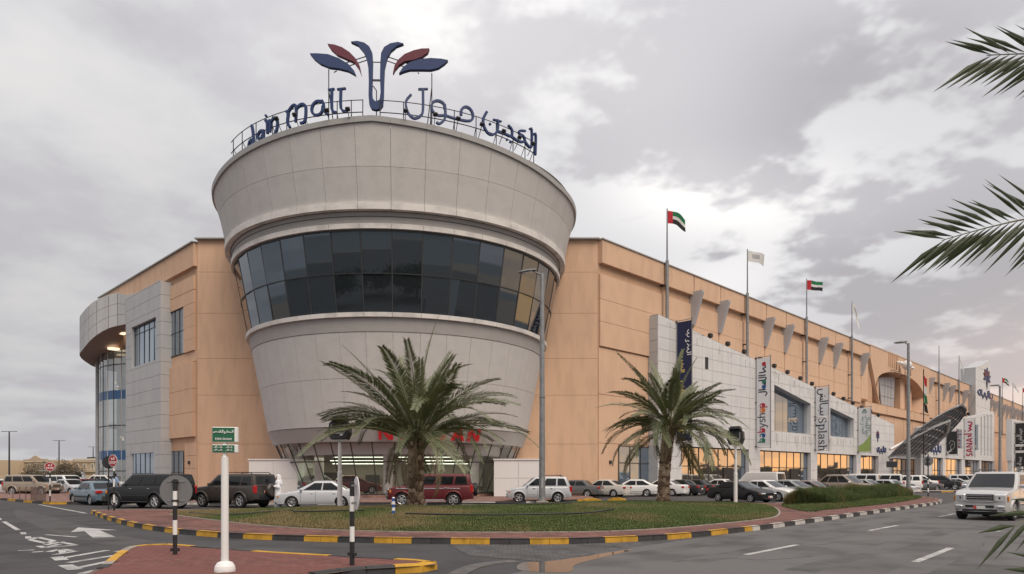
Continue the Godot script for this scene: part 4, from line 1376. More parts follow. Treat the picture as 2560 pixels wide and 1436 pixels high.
	for e in [[0.0, 0.0, 0.25], [1.8, 0.05, 0.34], [4.9, 0.1, 0.8], [8.3, -0.05, 0.28]]:
		var s := SphereMesh.new()
		s.radius = e[2]
		s.height = e[2] * 2
		s.radial_segments = 20
		s.rings = 10
		part(lamp, "globe", s, M.white_paint, Transform3D(Basis.IDENTITY, Vector3(e[0], e[1], 1.2)))
		bx(lamp, "bracket", Vector3(e[0], e[1] - e[2] - 0.45, 0.9), Vector3(0.08, 1.2, 0.08), M.dark_metal)
		bx(lamp, "arm", Vector3(e[0], e[1] - e[2] - 1.0, 0.5), Vector3(0.08, 0.08, 0.9), M.dark_metal)
	flags(fr)


func left_wing(mall: Node3D) -> void:
	var fl := frame(-27.88, 62.0, Vector2(1780, -1750))
	var w := part(mall, "side_wall", Geo.new(), M.peach_deep, fl)
	var g := Geo.new()
	g.box(Vector3(-8.0, 11.2, -0.55), Vector3(16.0, 22.4, 1.1))
	g.box(Vector3(-22.0, 19.2, -0.55), Vector3(12.0, 6.4, 1.1))
	w.mesh = g.mesh()
	g = Geo.new()
	g.box(Vector3(-14.0, 22.45, -0.2), Vector3(28.0, 0.1, 1.4))
	part(mall, "roof_coping", g, M.cap, fl)
	for k in 4:
		bx(w, "cornice_panel", Vector3(-3.5 - k * 7.0, 21.35, 0.16), Vector3(6.9, 2.0, 0.32), M.peach)
	# proud panels round the tall window
	for r in [[17.2, 18.32], [18.35, 19.6]]:
		bx(w, "wall_panel", Vector3(-3.9, (r[0] + r[1]) / 2, 0.1), Vector3(7.0, r[1] - r[0] - 0.02, 0.2), M.peach)
	for r in [[12.95, 14.0], [14.02, 15.1], [15.12, 16.15], [16.17, 17.18]]:
		bx(w, "wall_panel", Vector3(-1.55, (r[0] + r[1]) / 2, 0.1), Vector3(2.3, r[1] - r[0], 0.2), M.peach)
	bx(w, "wall_panel", Vector3(-3.8, 12.45, 0.02), Vector3(7.4, 0.9, 0.04), M.peach)
	for r in [[5.27, 7.42], [7.45, 9.52], [9.55, 11.9]]:
		bx(w, "wall_panel", Vector3(-3.9, (r[0] + r[1]) / 2, 0.14), Vector3(7.0, r[1] - r[0], 0.28), M.peach)
	for k in 4:
		bx(w, "wall_panel", Vector3(-1.45, 0.7 + k * 1.15, 0.03), Vector3(2.6, 1.12, 0.06), M.peach)
	glaze(w, -7.3, 13.0, -2.8, 17.15, 4, [15.1], 0.06, M.blue_glass, M.mullion, 0.045)
	glaze(w, -7.6, 0.15, -3.05, 4.05, 4, [2.1], 0.06, M.blue_glass, M.mullion, 0.05)
	bx(w, "wall_lamp", Vector3(-1.6, 2.95, 0.14), Vector3(0.26, 0.3, 0.16), M.black, 0.04)
	# grey clad pier with openings
	var pier := part(mall, "clad_pier", Geo.new(), M.grey_panel, fl)
	g = Geo.new()
	for q in [rect(-15.9, 0.0, -14.2, 20.0), rect(-7.2, 4.0, -6.0, 20.0), rect(-14.2, 16.85, -7.2, 20.0), rect(-14.2, 4.0, -7.2, 12.75)]:
		g.slab(q, 0.95, Transform3D(Basis.IDENTITY, Vector3(0, 0, 0.525)))
	g.slab(rect(-6.9, 0.0, -6.0, 4.0), 0.95, Transform3D(Basis.IDENTITY, Vector3(0, 0, 0.525)))
	pier.mesh = g.mesh()
	var face := rect(-16.0, 0.0, -6.0, 20.1)
	var holes := [rect(-14.2, 12.75, -7.2, 16.85), rect(-14.6, 0.0, -7.8, 4.0)]
	var shift := Node3D.new()
	var before := pier.get_child_count()
	clad(pier, "cladding_panel", face, holes, -16.0, 2.5, 4, 0.0, 1.25, 17, 0.05, M.grey_panel)
	for i in range(before, pier.get_child_count()):
		pier.get_child(i).position.z += 1.0
	shift.free()
	for j in 16:
		bx(pier, "end_panel", Vector3(-5.975, 0.63 + j * 1.25, 0.53), Vector3(0.05, 1.22, 1.03), M.grey_panel)
	glaze(pier, -14.2, 12.75, -7.2, 16.85, 5, [16.1], 0.7, M.blue_glass, M.mullion, 0.045)
	glaze(pier, -14.6, 0.15, -7.8, 4.0, 5, [2.0], 0.9, M.blue_glass, M.mullion, 0.05)
	# the curved canopy over the side entrance
	var plan := PackedVector2Array([Vector2(-38.2, 71.4), Vector2(-39.8, 72.4)])
	plan.append_array(smooth_line([Vector2(-41.4, 73.4), Vector2(-44.6, 74.3), Vector2(-47.3, 76.8), Vector2(-49.5, 80.2), Vector2(-51.3, 84.5), Vector2(-52.3, 88.5), Vector2(-51.0, 94.0), Vector2(-45.0, 98.0), Vector2(-40.0, 97.0)], false, 5))
	var canopy := thing("entrance_canopy", "grey curved roof canopy with glowing downlights over the mall's side entrance", "canopy")
	g = Geo.new()
	var rim := Geo.new()
	var rows: Array = [PackedVector3Array(), PackedVector3Array()]
	var soft: Array = [PackedVector3Array(), PackedVector3Array()]
	var lo := func(p: Vector2) -> float: return lerpf(17.5, 15.4, smoothstep(41.2, 47.5, -p.x) if p.y < 77.0 else 1.0)
	var hi := func(p: Vector2) -> float: return lerpf(21.0, 19.5, smoothstep(41.2, 47.5, -p.x) if p.y < 77.0 else 1.0) - (0.5 if p.x > -41.3 else 0.0)
	for i in plan.size():
		var p := plan[i]
		rows[0].append(P(p.x, p.y, lo.call(p)))
		rows[1].append(P(p.x, p.y, hi.call(p)))
		soft[0].append(P(p.x, p.y, lo.call(p) + 0.02))
		soft[1].append(P(-40.0, 86.0, 16.8))
	g.grid(soft, Vector3.ZERO, Vector3.DOWN)
	for k in soft[0].size():
		soft[0][k].y = rows[1][k].y - 0.1
		soft[1][k].y = 20.4
	rim.grid(soft, Vector3.ZERO, Vector3.UP)
	part(canopy, "soffit", g, M.soffit)
	part(canopy, "roof", rim, M.cap)
	# fascia sheets, three courses
	var fk := 0
	while fk < plan.size() - 1:
		var e := mini(fk + 2, plan.size() - 1)
		for j in 3:
			var f := Geo.new()
			var a := PackedVector3Array()
			var b := PackedVector3Array()
			for i in range(fk, e + 1):
				var p := plan[i]
				if i == fk:
					p = p.lerp(plan[i + 1], 0.03)
				elif i == e:
					p = p.lerp(plan[i - 1], 0.03)
				a.append(P(p.x, p.y, lerpf(lo.call(p), hi.call(p), j / 3.0) + 0.015))
				b.append(P(p.x, p.y, lerpf(lo.call(p), hi.call(p), (j + 1) / 3.0) - 0.015))
			f.grid([a, b], P(-43, 84, 18))
			part(canopy, "fascia_panel", f, M.grey_panel)
		fk = e
	var dots := [Vector2(-42.0, 76.0), Vector2(-44.2, 77.6), Vector2(-46.2, 79.4), Vector2(-45.4, 81.5), Vector2(-47.9, 82.6), Vector2(-49.6, 84.8), Vector2(-45.0, 85.5)]
	for k in dots.size():
		var p: Vector2 = dots[k]
		var y: float = lerpf(lo.call(p), 16.8, 0.35) - 0.06
		var d := Geo.new()
		d.lathe([Vector2(0, -0.05), Vector2(0.6, -0.05), Vector2(0.6, 0.1), Vector2(0, 0.1)], Vector3.ZERO, 18)
		part(canopy, "downlight", d, M.downlight, Transform3D(Basis.IDENTITY, P(p.x, p.y, y)))
		var s := SpotLight3D.new()
		s.name = "downlight_glow"
		s.position = P(p.x, p.y, y - 0.12)
		s.rotation.x = -PI / 2
		s.spot_angle = 60.0
		s.spot_range = 30.0
		s.spot_attenuation = 2.0
		s.light_color = Color(1.0, 0.8, 0.55)
		s.light_energy = 1.0
		s.light_size = 0.4
		s.shadow_enabled = true
		canopy.add_child(s, true)
	# the curved glass bay under it
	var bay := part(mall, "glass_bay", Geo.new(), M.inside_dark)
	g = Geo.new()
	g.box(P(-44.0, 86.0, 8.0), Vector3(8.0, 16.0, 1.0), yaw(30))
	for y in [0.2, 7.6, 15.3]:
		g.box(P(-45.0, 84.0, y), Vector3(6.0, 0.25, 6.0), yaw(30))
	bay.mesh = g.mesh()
	var arc := smooth_line([Vector2(-42.6, 77.6), Vector2(-44.6, 78.3), Vector2(-46.6, 79.7), Vector2(-48.2, 81.6), Vector2(-49.3, 83.8)], false, 2)
	var levels := [[0.15, 2.3, 0], [2.34, 3.55, 0], [3.55, 4.62, 1], [4.62, 7.35, 0], [7.45, 10.35, 0], [10.35, 11.35, 1], [11.35, 14.2, 0], [14.25, 15.8, 0]]
	for i in arc.size() - 1:
		for l in levels:
			var f := Geo.new()
			var a := arc[i].lerp(arc[i + 1], 0.015)
			var b := arc[i].lerp(arc[i + 1], 0.985)
			f.grid([[P(a.x, a.y, l[0]), P(b.x, b.y, l[0])], [P(a.x, a.y, l[1]), P(b.x, b.y, l[1])]], P(-43, 84, 8))
			part(bay, "band_panel" if l[2] else "window_pane", f, M.blue_band if l[2] else M.bay_glass)
		var m := Geo.new()
		m.box(P(arc[i].x, arc[i].y, 8.0), Vector3(0.07, 15.6, 0.12), yaw(35))
		part(bay, "mullion", m, M.mullion if i % 2 == 0 else M.pale_mullion)
	for y in [2.32, 7.4, 14.22]:
		var pts := PackedVector3Array()
		for p in arc:
			pts.append(P(p.x, p.y, y))
		var tr := Geo.new()
		tr.tube(pts, PackedFloat32Array([0.06]), 4)
		part(bay, "transom", tr, M.mullion)
	for e in [[-46.2, 81.5, 12.6], [-46.0, 81.6, 12.2], [-45.9, 81.4, 11.8], [-45.6, 81.6, 6.3], [-45.4, 81.7, 6.0], [-45.3, 81.4, 6.2]]:
		var lm := Geo.new()
		lm.lathe([Vector2(0, -0.12), Vector2(0.1, -0.06), Vector2(0.12, 0.0), Vector2(0.1, 0.06), Vector2(0, 0.12)], P(e[0], e[1], e[2]), 10)
		part(bay, "ceiling_lamp", lm, M.downlight)
	var pil := Geo.new()
	pil.box(P(-49.6, 84.4, 7.8), Vector3(1.0, 15.6, 1.0), yaw(35))
	var column := part(mall, "entrance_column", Geo.new(), M.grey_panel)
	column.mesh = pil.mesh()
	for k in 12:
		bx(column, "cladding_panel", P(-49.6, 84.4, 0.7 + k * 1.28), Vector3(1.08, 1.25, 1.08), M.grey_panel, 0.0, yaw(35))


func cloth_flag(wide: float, tall: float, droop: float, seedling: float) -> Array:
	# rows of points of a flag that hangs and waves, z is sideways
	var rows: Array = []
	for j in 9:
		var row := PackedVector3Array()
		for i in 11:
			var u := i / 10.0
			var v := j / 8.0
			row.append(Vector3(wide * u * (1.0 - 0.25 * droop), -tall * v - droop * wide * u * u * 0.75, sin(u * 7.0 + seedling + v * 1.5) * 0.14 * u * wide))
		rows.append(row)
	return rows


func flags(fr: Transform3D) -> void:
	var kinds := ["emirates", "white", "emirates", "white", "bare", "white", "emirates", "white", "emirates"]
	for k in POLES.size():
		var t: float = POLES[k]
		var where: String = ["nearest the corner tower", "second along from the tower", "third along from the tower", "just before the arched recess", "first past the arched recess", "between the arch and the palm sign slab", "first past the palm sign slab", "second past the palm sign slab", "furthest along the mall"][k]
		var pole := thing("flagpole", "tall grey stepped flagpole on the facade, %s" % where, "flagpole", fr * Transform3D(Basis.IDENTITY, Vector3(t, 0, 0.75)), "flagpoles along the mall facade")
		var g := Geo.new()
		g.tube(PackedVector3Array([Vector3(0, 12.5, 0), Vector3(0, 22.9, 0)]), PackedFloat32Array([0.17]), 10)
		g.tube(PackedVector3Array([Vector3(0, 22.9, 0), Vector3(0, 28.0, 0)]), PackedFloat32Array([0.09, 0.06]), 8)
		part(pole, "pole", g, M.galvanised)
		g = Geo.new()
		for y in [13.5, 17.0, 20.5]:
			g.box(Vector3(0, y, -0.35), Vector3(0.3, 0.12, 0.7))
		part(pole, "bracket", g, M.dark_metal)
		if kinds[k] == "bare":
			continue
		var em: bool = kinds[k] == "emirates"
		var droop: float = [0.55, 0.35, 0.2, 1.9, 0.0, 2.2, 0.6, 1.2, 0.5][k]
		var f := thing("flag", ("red, green, white, black flag on the pole %s" if em else "white flag with grey emblem on the pole %s") % where, "flag", fr * Transform3D(Basis.IDENTITY, Vector3(t, 27.8, 0.75)) * Transform3D(yaw(-48.0), Vector3.ZERO), "flags on the mall's poles")
		var rows := cloth_flag(2.1, 1.25, droop, t)
		if em:
			for e in [["red_band", 0, 8, 0, 3, M.flag_red], ["green_stripe", 0, 3, 3, 10, M.flag_green], ["white_stripe", 3, 5, 3, 10, M.flag_white], ["black_stripe", 5, 8, 3, 10, M.flag_black]]:
				var cg := Geo.new()
				var cut: Array = []
				for j in range(e[1], e[2] + 1):
					cut.append(rows[j].slice(e[3], e[4] + 1))
				cg.grid(cut, Vector3.ZERO, Vector3(0, 0, 1))
				part(f, e[0], cg, e[5])
		else:
			var cg := Geo.new()
			cg.grid(rows, Vector3.ZERO, Vector3(0, 0, 1))
			part(f, "cloth", cg, M.flag_white)
			cg = Geo.new()
			var cut: Array = []
			for j in range(2, 6):
				var row := PackedVector3Array()
				for q in rows[j].slice(3, 8):
					row.append(q + Vector3(0, 0, 0.015))
				cut.append(row)
			cg.grid(cut, Vector3.ZERO, Vector3(0, 0, 1))
			part(f, "emblem", cg, M.fin)


# ---------------------------------------------------------------- white shop wings
func shop_wings() -> void:
	var fw := frame(13.90, 66.77, Vector2(0.739, 0.674))
	var top := func(x: float) -> float: return 17.19 - 0.1233 * x
	var wing := thing("white_shop_wing", "long white panelled shop wing with a sloping top in front of the peach mall", "building", fw)
	var w2 := PackedVector2Array([Vector2(22.8, 7.05), Vector2(32.3, 7.05), Vector2(32.3, 10.9), Vector2(22.8, 12.5)])
	var w3 := PackedVector2Array([Vector2(38.0, 7.05), Vector2(45.6, 7.05), Vector2(45.6, 9.75), Vector2(38.0, 10.8)])
	var slit := rect(8.1, 12.8, 8.75, 14.05)
	var outline := PackedVector2Array([Vector2(0, 4.7), Vector2(60.8, 4.7), Vector2(60.8, top.call(60.8)), Vector2(0, top.call(0.0))])
	var core := part(wing, "wall", Geo.new(), M.grey_panel)
	var g := Geo.new()
	for i in 32:
		var a := i * 1.9
		var b := a + 1.9
		var col := PackedVector2Array([Vector2(a, 4.72), Vector2(b, 4.72), Vector2(b, top.call(b) - 0.02), Vector2(a, top.call(a) - 0.02)])
		var bits: Array = [col]
		for hole in [w2, w3]:
			var next: Array = []
			for q in bits:
				next.append_array(Geometry2D.clip_polygons(q, hole))
			bits = next
		for q in bits:
			g.slab(q, 0.92, Transform3D(Basis.IDENTITY, Vector3(0, 0, -0.48)))
	core.mesh = g.mesh()
	clad(core, "cladding_panel", outline, [w2, w3, slit], 0.0, 1.9, 32, 4.7, 1.15, 11, 0.05, M.white_panel)
	# end wall
	for j in 15:
		bx(core, "end_panel", Vector3(-0.03, 0.62 + j * 1.13, -0.5), Vector3(0.05, 1.1, 1.05), M.grey_panel)
	var roof := Geo.new()
	roof.quad(Vector3(0, 17.2, 0.06), Vector3(60.8, 9.7, 0.06), Vector3(60.8, 9.7, -4.6), Vector3(0, 17.2, -1.1), Vector3.UP)
	part(wing, "roof", roof, M.cap)
	part(wing, "slit_window", boxm(Vector3(0.62, 1.2, 0.05)), M.black, Transform3D(Basis.IDENTITY, Vector3(8.42, 13.42, 0.0)))
	# upper windows: dark blue glass set back in deep reveals
	for e in [[w2, 22.8, 32.3, 12.5, 10.9, 5], [w3, 38.0, 45.6, 10.8, 9.75, 4]]:
		for k in e[5]:
			var a := lerpf(e[1], e[2], float(k) / e[5]) + 0.03
			var b := lerpf(e[1], e[2], float(k + 1) / e[5]) - 0.03
			var ya := lerpf(e[3], e[4], (a - e[1]) / (e[2] - e[1]))
			var yb := lerpf(e[3], e[4], (b - e[1]) / (e[2] - e[1]))
			slabpart(wing, "window_pane", [Vector2(a, 7.05), Vector2(b, 7.05), Vector2(b, yb), Vector2(a, ya)], -0.85, -0.8, M.blue_glass)
		slabpart(wing, "window_frame", [Vector2(e[1], 7.0), Vector2(e[2], 7.0), Vector2(e[2], e[4] + 0.05), Vector2(e[1], e[3] + 0.05)], -0.95, -0.87, M.mullion)
		bx(wing, "reveal", Vector3(e[2] + 0.02, 8.9, -0.2), Vector3(0.06, 3.6, 0.5), M.white_panel)
	# shop fronts between white piers
	for e in [[3.95, 17.0, 7], [19.5, 32.3, 7], [34.15, 46.5, 6], [48.0, 54.5, 3]]:
		glaze(wing, e[0], 0.15, e[1], 4.65, e[2], [2.75], -0.45, M.shop_glass, M.mullion)
		bx(wing, "door_frame", Vector3(lerpf(e[0], e[1], 0.72), 1.4, -0.36), Vector3(2.0, 2.5, 0.08), M.black)
	for e in [[0.0, 3.95], [17.0, 19.5], [32.3, 34.15], [46.5, 48.0], [54.5, 60.8]]:
		bx(wing, "pier", Vector3((e[0] + e[1]) / 2, 2.36, -0.48), Vector3(e[1] - e[0], 4.7, 0.94), M.white_panel)
		for j in 4:
			var n := maxi(1, roundi((e[1] - e[0]) / 1.9))
			for i in n:
				var w: float = (e[1] - e[0]) / n
				bx(wing, "pier_panel", Vector3(e[0] + w * (i + 0.5), 0.75 + j * 1.16, 0.03), Vector3(w - 0.03, 1.13, 0.05), M.white_panel)
	# dark run marks under the windows and the sloping top
	var marks := Geo.new()
	for e in [[22.0, 33.0, 7.0, 1.6, 26], [37.5, 46.5, 7.0, 1.7, 24], [22.5, 33.0, -1.0, 1.4, 22], [37.0, 46.0, -1.0, 1.3, 16], [1.0, 20.0, -1.0, 1.0, 10]]:
		for k in e[4]:
			var x := rng.randf_range(e[0], e[1])
			var y: float = (e[2] if e[2] > 0.0 else top.call(x) - 0.15) - rng.randf_range(0.1, 0.5)
			var l: float = e[3] * rng.randf_range(0.25, 1.0)
			marks.box(Vector3(x, y - l / 2, 0.053), Vector3(rng.randf_range(0.03, 0.07), l, 0.004), Basis(Vector3(0, 0, 1), rng.randf_range(-0.06, 0.06)))
	part(wing, "water_stains", marks, M.run_mark).set_meta("kind", "stuff")
	# palm mark and Arabic name near the wing's end, blue raised letters
	palm_mark("wall_sign", "small blue and red palm mark with Arabic letters on the white wing's far end", fw * Transform3D(Basis.IDENTITY, Vector3(53.8, 5.4, 0.1)), 1.0)
	# black floodlights along the sloping top
	var fs := [5.9, 9.5, 12.95, 16.4, 19.9, 23.3, 26.6, 30.0, 33.2, 39.6, 42.8, 45.95, 49.0, 52.15, 55.2]
	for k in fs.size():
		var x: float = fs[k]
		var o := thing("wall_floodlight", ["small black floodlight on the first white wing's sloping top, %s" % ("just past the navy banner" if k == 0 else "%s up from its low end" % ["", "fourteenth", "thirteenth", "twelfth", "eleventh", "tenth", "ninth", "eighth", "seventh", "sixth", "fifth", "fourth", "third", "second", "lowest"][k])][0], "floodlight", fw * Transform3D(Basis.IDENTITY, Vector3(x, top.call(x), -0.2)), "floodlights on the white wing")
		bx(o, "housing", Vector3(0, 0.46, 0), Vector3(0.5, 0.46, 0.42), M.black, 0.08)
		bx(o, "bracket", Vector3(0, 0.12, 0), Vector3(0.1, 0.3, 0.1), M.dark_metal)
	banners(fw)
	# the wing beyond the entrance, its top rising the other way
	var f2 := frame(65.4, 112.0, Vector2(0.72, 0.694))
	var top2 := func(x: float) -> float: return 9.6 + 0.1155 * x
	var second := thing("white_shop_wing", "white panelled shop wing past the steel entrance canopy, top rising away", "building", f2)
	outline = PackedVector2Array([Vector2(0, 4.85), Vector2(48.5, 4.85), Vector2(48.5, top2.call(48.5)), Vector2(0, 9.6)])
	var h1 := rect(20.2, 6.8, 24.0, 10.3)
	var h2 := rect(32.4, 6.8, 35.6, 11.7)
	slabpart(second, "wall", [Vector2(0, 4.87), Vector2(48.5, 4.87), Vector2(48.5, top2.call(48.5) - 0.02), Vector2(0, 9.58)], -1.0, -0.02, M.grey_panel)
	var stripes: Array = [h1, h2]
	for k in 4:
		stripes.append(PackedVector2Array([Vector2(37.2 + k * 2.65, 5.9), Vector2(38.3 + k * 2.65, 5.9), Vector2(38.3 + k * 2.65, 13.5 + k * 0.3), Vector2(37.2 + k * 2.65, 13.4 + k * 0.3)]))
	clad(second, "cladding_panel", outline, stripes, 0.0, 3.8, 13, 4.85, 2.3, 5, 0.08, M.white_panel, 0.05)
	for e in [[22.1, 8.55, 3.8, 3.5], [34.0, 9.25, 3.2, 4.9]]:
		bx(second, "window_pane", Vector3(e[0], e[1], 0.01), Vector3(e[2], e[3], 0.05), M.blue_glass)
	for e in [[6.0, 12.1], [13.6, 23.9], [26.2, 36.8], [38.1, 48.3]]:
		glaze(second, e[0], 0.15, e[1], 4.8, 4, [2.75], -0.4, M.shop_glass, M.mullion, 0.12)
	for e in [[0.0, 6.0], [12.1, 13.6], [23.9, 26.2], [36.8, 38.1], [48.3, 48.9]]:
		bx(second, "pier", Vector3((e[0] + e[1]) / 2, 2.4, -0.4), Vector3(e[1] - e[0], 4.85, 0.9), M.white_panel)
	palm_mark("wall_sign", "blue Arabic letters on the white wing behind the steel canopy", f2 * Transform3D(Basis.IDENTITY, Vector3(4.8, 5.9, 0.12)), 1.7)
	for k in 2:
		var o := thing("wall_floodlight", "small black floodlight on the second white wing's top, %s the red lettered banner" % ["before", "beside"][k], "floodlight", f2 * Transform3D(Basis.IDENTITY, Vector3(27.0 + k * 2.6, top2.call(27.0 + k * 2.6), -0.2)), "floodlights on the white wing")
		bx(o, "housing", Vector3(0, 0.55, 0), Vector3(0.7, 0.6, 0.5), M.black, 0.08)
	# third wing, far along
	var f3 := frame(98.0, 139.0, Vector2(0.72, 0.694))
	var third := thing("white_shop_wing", "farthest white shop wing at the mall's distant end with dark shop windows", "building", f3)
	slabpart(third, "wall", [Vector2(6, 4.9), Vector2(60, 4.9), Vector2(60, 14), Vector2(6, 13.5)], -1.0, 0.0, M.white_panel)
	for k in 6:
		bx(third, "pier", Vector3(7.0 + k * 9.0, 2.45, -0.4), Vector3(1.6, 4.9, 0.8), M.white_panel)
		glaze(third, 7.8 + k * 9.0, 0.15, 15.2 + k * 9.0, 4.85, 3, [2.8], -0.4, M.blue_glass, M.mullion, 0.15)
	# slab with the palm emblem above the roofs
	var fr := frame(7.617, 62.0, Vector2(1720, 1750))
	var slab := thing("palm_sign_slab", "tall grey and white roof slab bearing a blue palm emblem, far along the mall", "sign", fr * Transform3D(Basis.IDENTITY, Vector3(139.0, 0, 0)))
	var q := PackedVector2Array([Vector2(0, 9), Vector2(15.3, 9), Vector2(15.3, 30.2), Vector2(5.0, 27.6), Vector2(0, 26.7)])
	slabpart(slab, "body", Array(q), -1.5, 1.42, M.grey_panel)
	clad(slab, "face_panel", q, [], 0.0, 5.1, 3, 9.0, 3.0, 8, 0.06, M.white_panel, 0.05)
	for i in range(1, slab.get_child_count()):
		slab.get_child(i).position.z += 1.44
	palm_mark("palm_emblem", "blue and red palm emblem with blue Arabic letters on the tall roof slab", fr * Transform3D(Basis.IDENTITY, Vector3(141.0, 20.8, 1.62)) * Transform3D(Basis.from_scale(Vector3(2.3, 1, 1)), Vector3.ZERO), 1.95, true)


# a little palm of leaf shapes over a line of Arabic-looking raised strokes
func palm_mark(called: String, label: String, at: Transform3D, s: float, big := false) -> void:
	var o := thing(called, label, "sign", at)
	var map := func(x: float, y: float, z: float) -> Vector3: return Vector3(x * s, y * s, z)
	var g := Geo.new()
	for st in [[0.0, 0.35, 0.1, 0.05, 0.6, 0.05, 0.62, 0.6], [0.85, 0.6, 0.85, 0.05, 1.5, 0.05, 1.5, 0.4], [1.75, 0.35, 1.75, 0.05, 2.3, 0.05, 2.35, 0.75], [2.6, 0.8, 2.6, 0.05], [2.85, 0.5, 2.85, 0.05, 3.4, 0.05, 3.4, 0.6], [1.1, -0.25, 1.2, -0.25], [2.0, -0.25, 2.1, -0.25], [0.3, 0.5, 0.35, 0.5]]:
		var pts := PackedVector2Array()
		for i in range(0, st.size(), 2):
			pts.append(Vector2(st[i], st[i + 1]))
		g.stroke(pts, 0.2, 0.1, map)
	part(o, "arabic_letters", g, M.navy)
	var c := Vector2(2.1, 1.2) if big else Vector2(0.3, 1.5)
	var k := 0.85 if big else 0.55
	for st in [[0.0, -0.3, 0.0, 1.6, M.navy], [0.0, 1.5, -1.0, 1.9, M.maroon], [0.0, 1.6, -0.7, 2.5, M.maroon], [0.0, 1.6, 0.05, 2.9, M.navy], [0.0, 1.6, 0.75, 2.5, M.maroon], [0.0, 1.5, 1.1, 1.8, M.navy], [0.0, 1.4, 1.0, 0.9, M.navy], [0.0, 1.4, -1.0, 1.0, M.navy]]:
		var l := Geo.new()
		var a := c + Vector2(st[0], st[1]) * k
		var b := c + Vector2(st[2], st[3]) * k
		var n := (b - a).orthogonal() * (0.09 if st[0] == st[2] else 0.24)
		var pts := PackedVector2Array([a * s, (a.lerp(b, 0.55) + n) * s, b * s, (a.lerp(b, 0.55) - n) * s])
		l.slab(pts, 0.1)
		part(o, "leaf", l, st[4])
	

# blade banners stand out from the wall, read from the crossing
func banner(fw: Transform3D, x: float, y0: float, y1: float, label: String, mat: Material) -> Node3D:
	# local axes: x outwards from the wall, y up, z towards the crossing
	var b := Basis(Vector3(0, 0, 1), Vector3.UP, Vector3(-1, 0, 0))
	var o := thing("banner", label, "banner", fw * Transform3D(b, Vector3(x, 0, 0.12)))
	bx(o, "cloth", Vector3(0.9, (y0 + y1) / 2, 0), Vector3(1.6, y1 - y0 - 0.24, 0.03), mat)
	for e in [0.04, 1.76]:
		bx(o, "pole", Vector3(e, (y0 + y1) / 2, 0), Vector3(0.07, y1 - y0 + 0.3, 0.07), M.galvanised)
	for y in [y0 - 0.02, y1 + 0.02]:
		bx(o, "rod", Vector3(0.85, y, 0), Vector3(1.95, 0.06, 0.06), M.galvanised)
	for y in [y0 + 0.1, (y0 + y1) / 2, y1 - 0.1]:
		bx(o, "wall_clamp", Vector3(-0.02, y, 0), Vector3(0.2, 0.14, 0.14), M.dark_metal)
	return o


# text laid along a banner; turn +1 reads upwards, -1 downwards
func text_on(o: Node3D, called: String, txt: String, font: String, weight: int, tall: float, at: Vector2, turn: float, mat: Material, stretch := 1.0) -> void:
	part(o, called, letters(txt, font, weight, tall, 0.02), mat, Transform3D(Basis(Vector3(0, 0, 1), turn * PI / 2) * Basis.from_scale(Vector3(stretch, 1, 1)), Vector3(at.x, at.y, 0.03)))


func strokes_on(o: Node3D, called: String, lines: Array, at: Vector2, turn: float, size: float, wide: float, mat: Material, z := 0.026) -> void:
	var g := Geo.new()
	var b := Basis(Vector3(0, 0, 1), turn * PI / 2)
	for l in lines:
		var pts := PackedVector2Array()
		for i in range(0, l.size(), 2):
			pts.append(Vector2(l[i], l[i + 1]))
		g.stroke(pts, wide / size, 0.016 / size, func(x: float, y: float, zz: float) -> Vector3: return Vector3(at.x, at.y, z) + b * (Vector3(x, y, zz) * size))
	part(o, called, g, mat)


const AR_SPLASH := [[4.6, 0.5, 4.5, 0.0, 4.1, 0.0, 4.0, 0.4], [4.0, 0.0, 3.5, 0.0, 3.4, 0.35], [3.4, 0.0, 2.7, 0.0, 2.6, 1.3], [2.2, 1.3, 2.2, 0.0, 1.9, 0.0, 1.8, 0.4], [1.8, 0.0, 1.5, 0.0, 1.4, 0.4, 1.2, 0.0, 1.0, 0.4, 0.9, -0.3, 0.5, -0.6, 0.1, -0.3, 0.1, 0.3], [1.3, 0.75, 1.35, 0.8], [3.7, -0.35, 3.75, -0.4]]
const AR_TOYS := [[5.6, 0.1, 5.3, 0.4, 5.1, 0.1, 4.7, 0.0, 4.5, 0.5, 4.1, 0.1, 3.9, 0.0, 3.8, 1.2], [3.3, 1.3, 3.3, 0.0], [2.9, 1.3, 2.9, 0.0, 2.5, 0.0, 2.4, 1.3], [2.5, 0.0, 2.2, 0.4, 1.8, 0.3, 1.8, 0.0, 2.4, 0.0], [1.8, 0.0, 1.3, 0.1, 1.1, 0.4, 1.4, 0.5], [0.7, 1.3, 0.7, 0.0], [0.3, 1.3, 0.3, 0.0, 0.0, -0.3, -0.4, 0.0]]
const AR_SANA := [[2.6, 0.5, 2.5, 0.0, 2.1, 0.0, 2.0, 0.4, 1.8, 0.0, 1.5, 0.4, 1.3, 0.0, 1.0, 0.5], [0.5, 1.2, 0.5, 0.0], [1.0, 0.9, 1.05, 0.95], [0.0, 0.4, 0.2, 0.5, 0.1, 0.15, 0.3, 0.1]]
const AR_NAME := [[5.0, 0.9, 5.0, 0.0], [4.6, 0.9, 4.6, 0.0, 4.1, 0.0, 4.0, 0.4, 3.7, 0.0], [3.7, 0.0, 3.3, 0.3, 2.9, 0.0], [2.5, 0.4, 2.3, 0.1, 2.5, -0.3, 2.0, -0.4], [1.6, 0.4, 1.4, 0.0, 1.0, 0.0, 0.9, 0.4, 0.6, 0.0, 0.2, 0.3], [3.2, 0.6, 3.25, 0.6], [1.0, -0.3, 1.05, -0.3]]


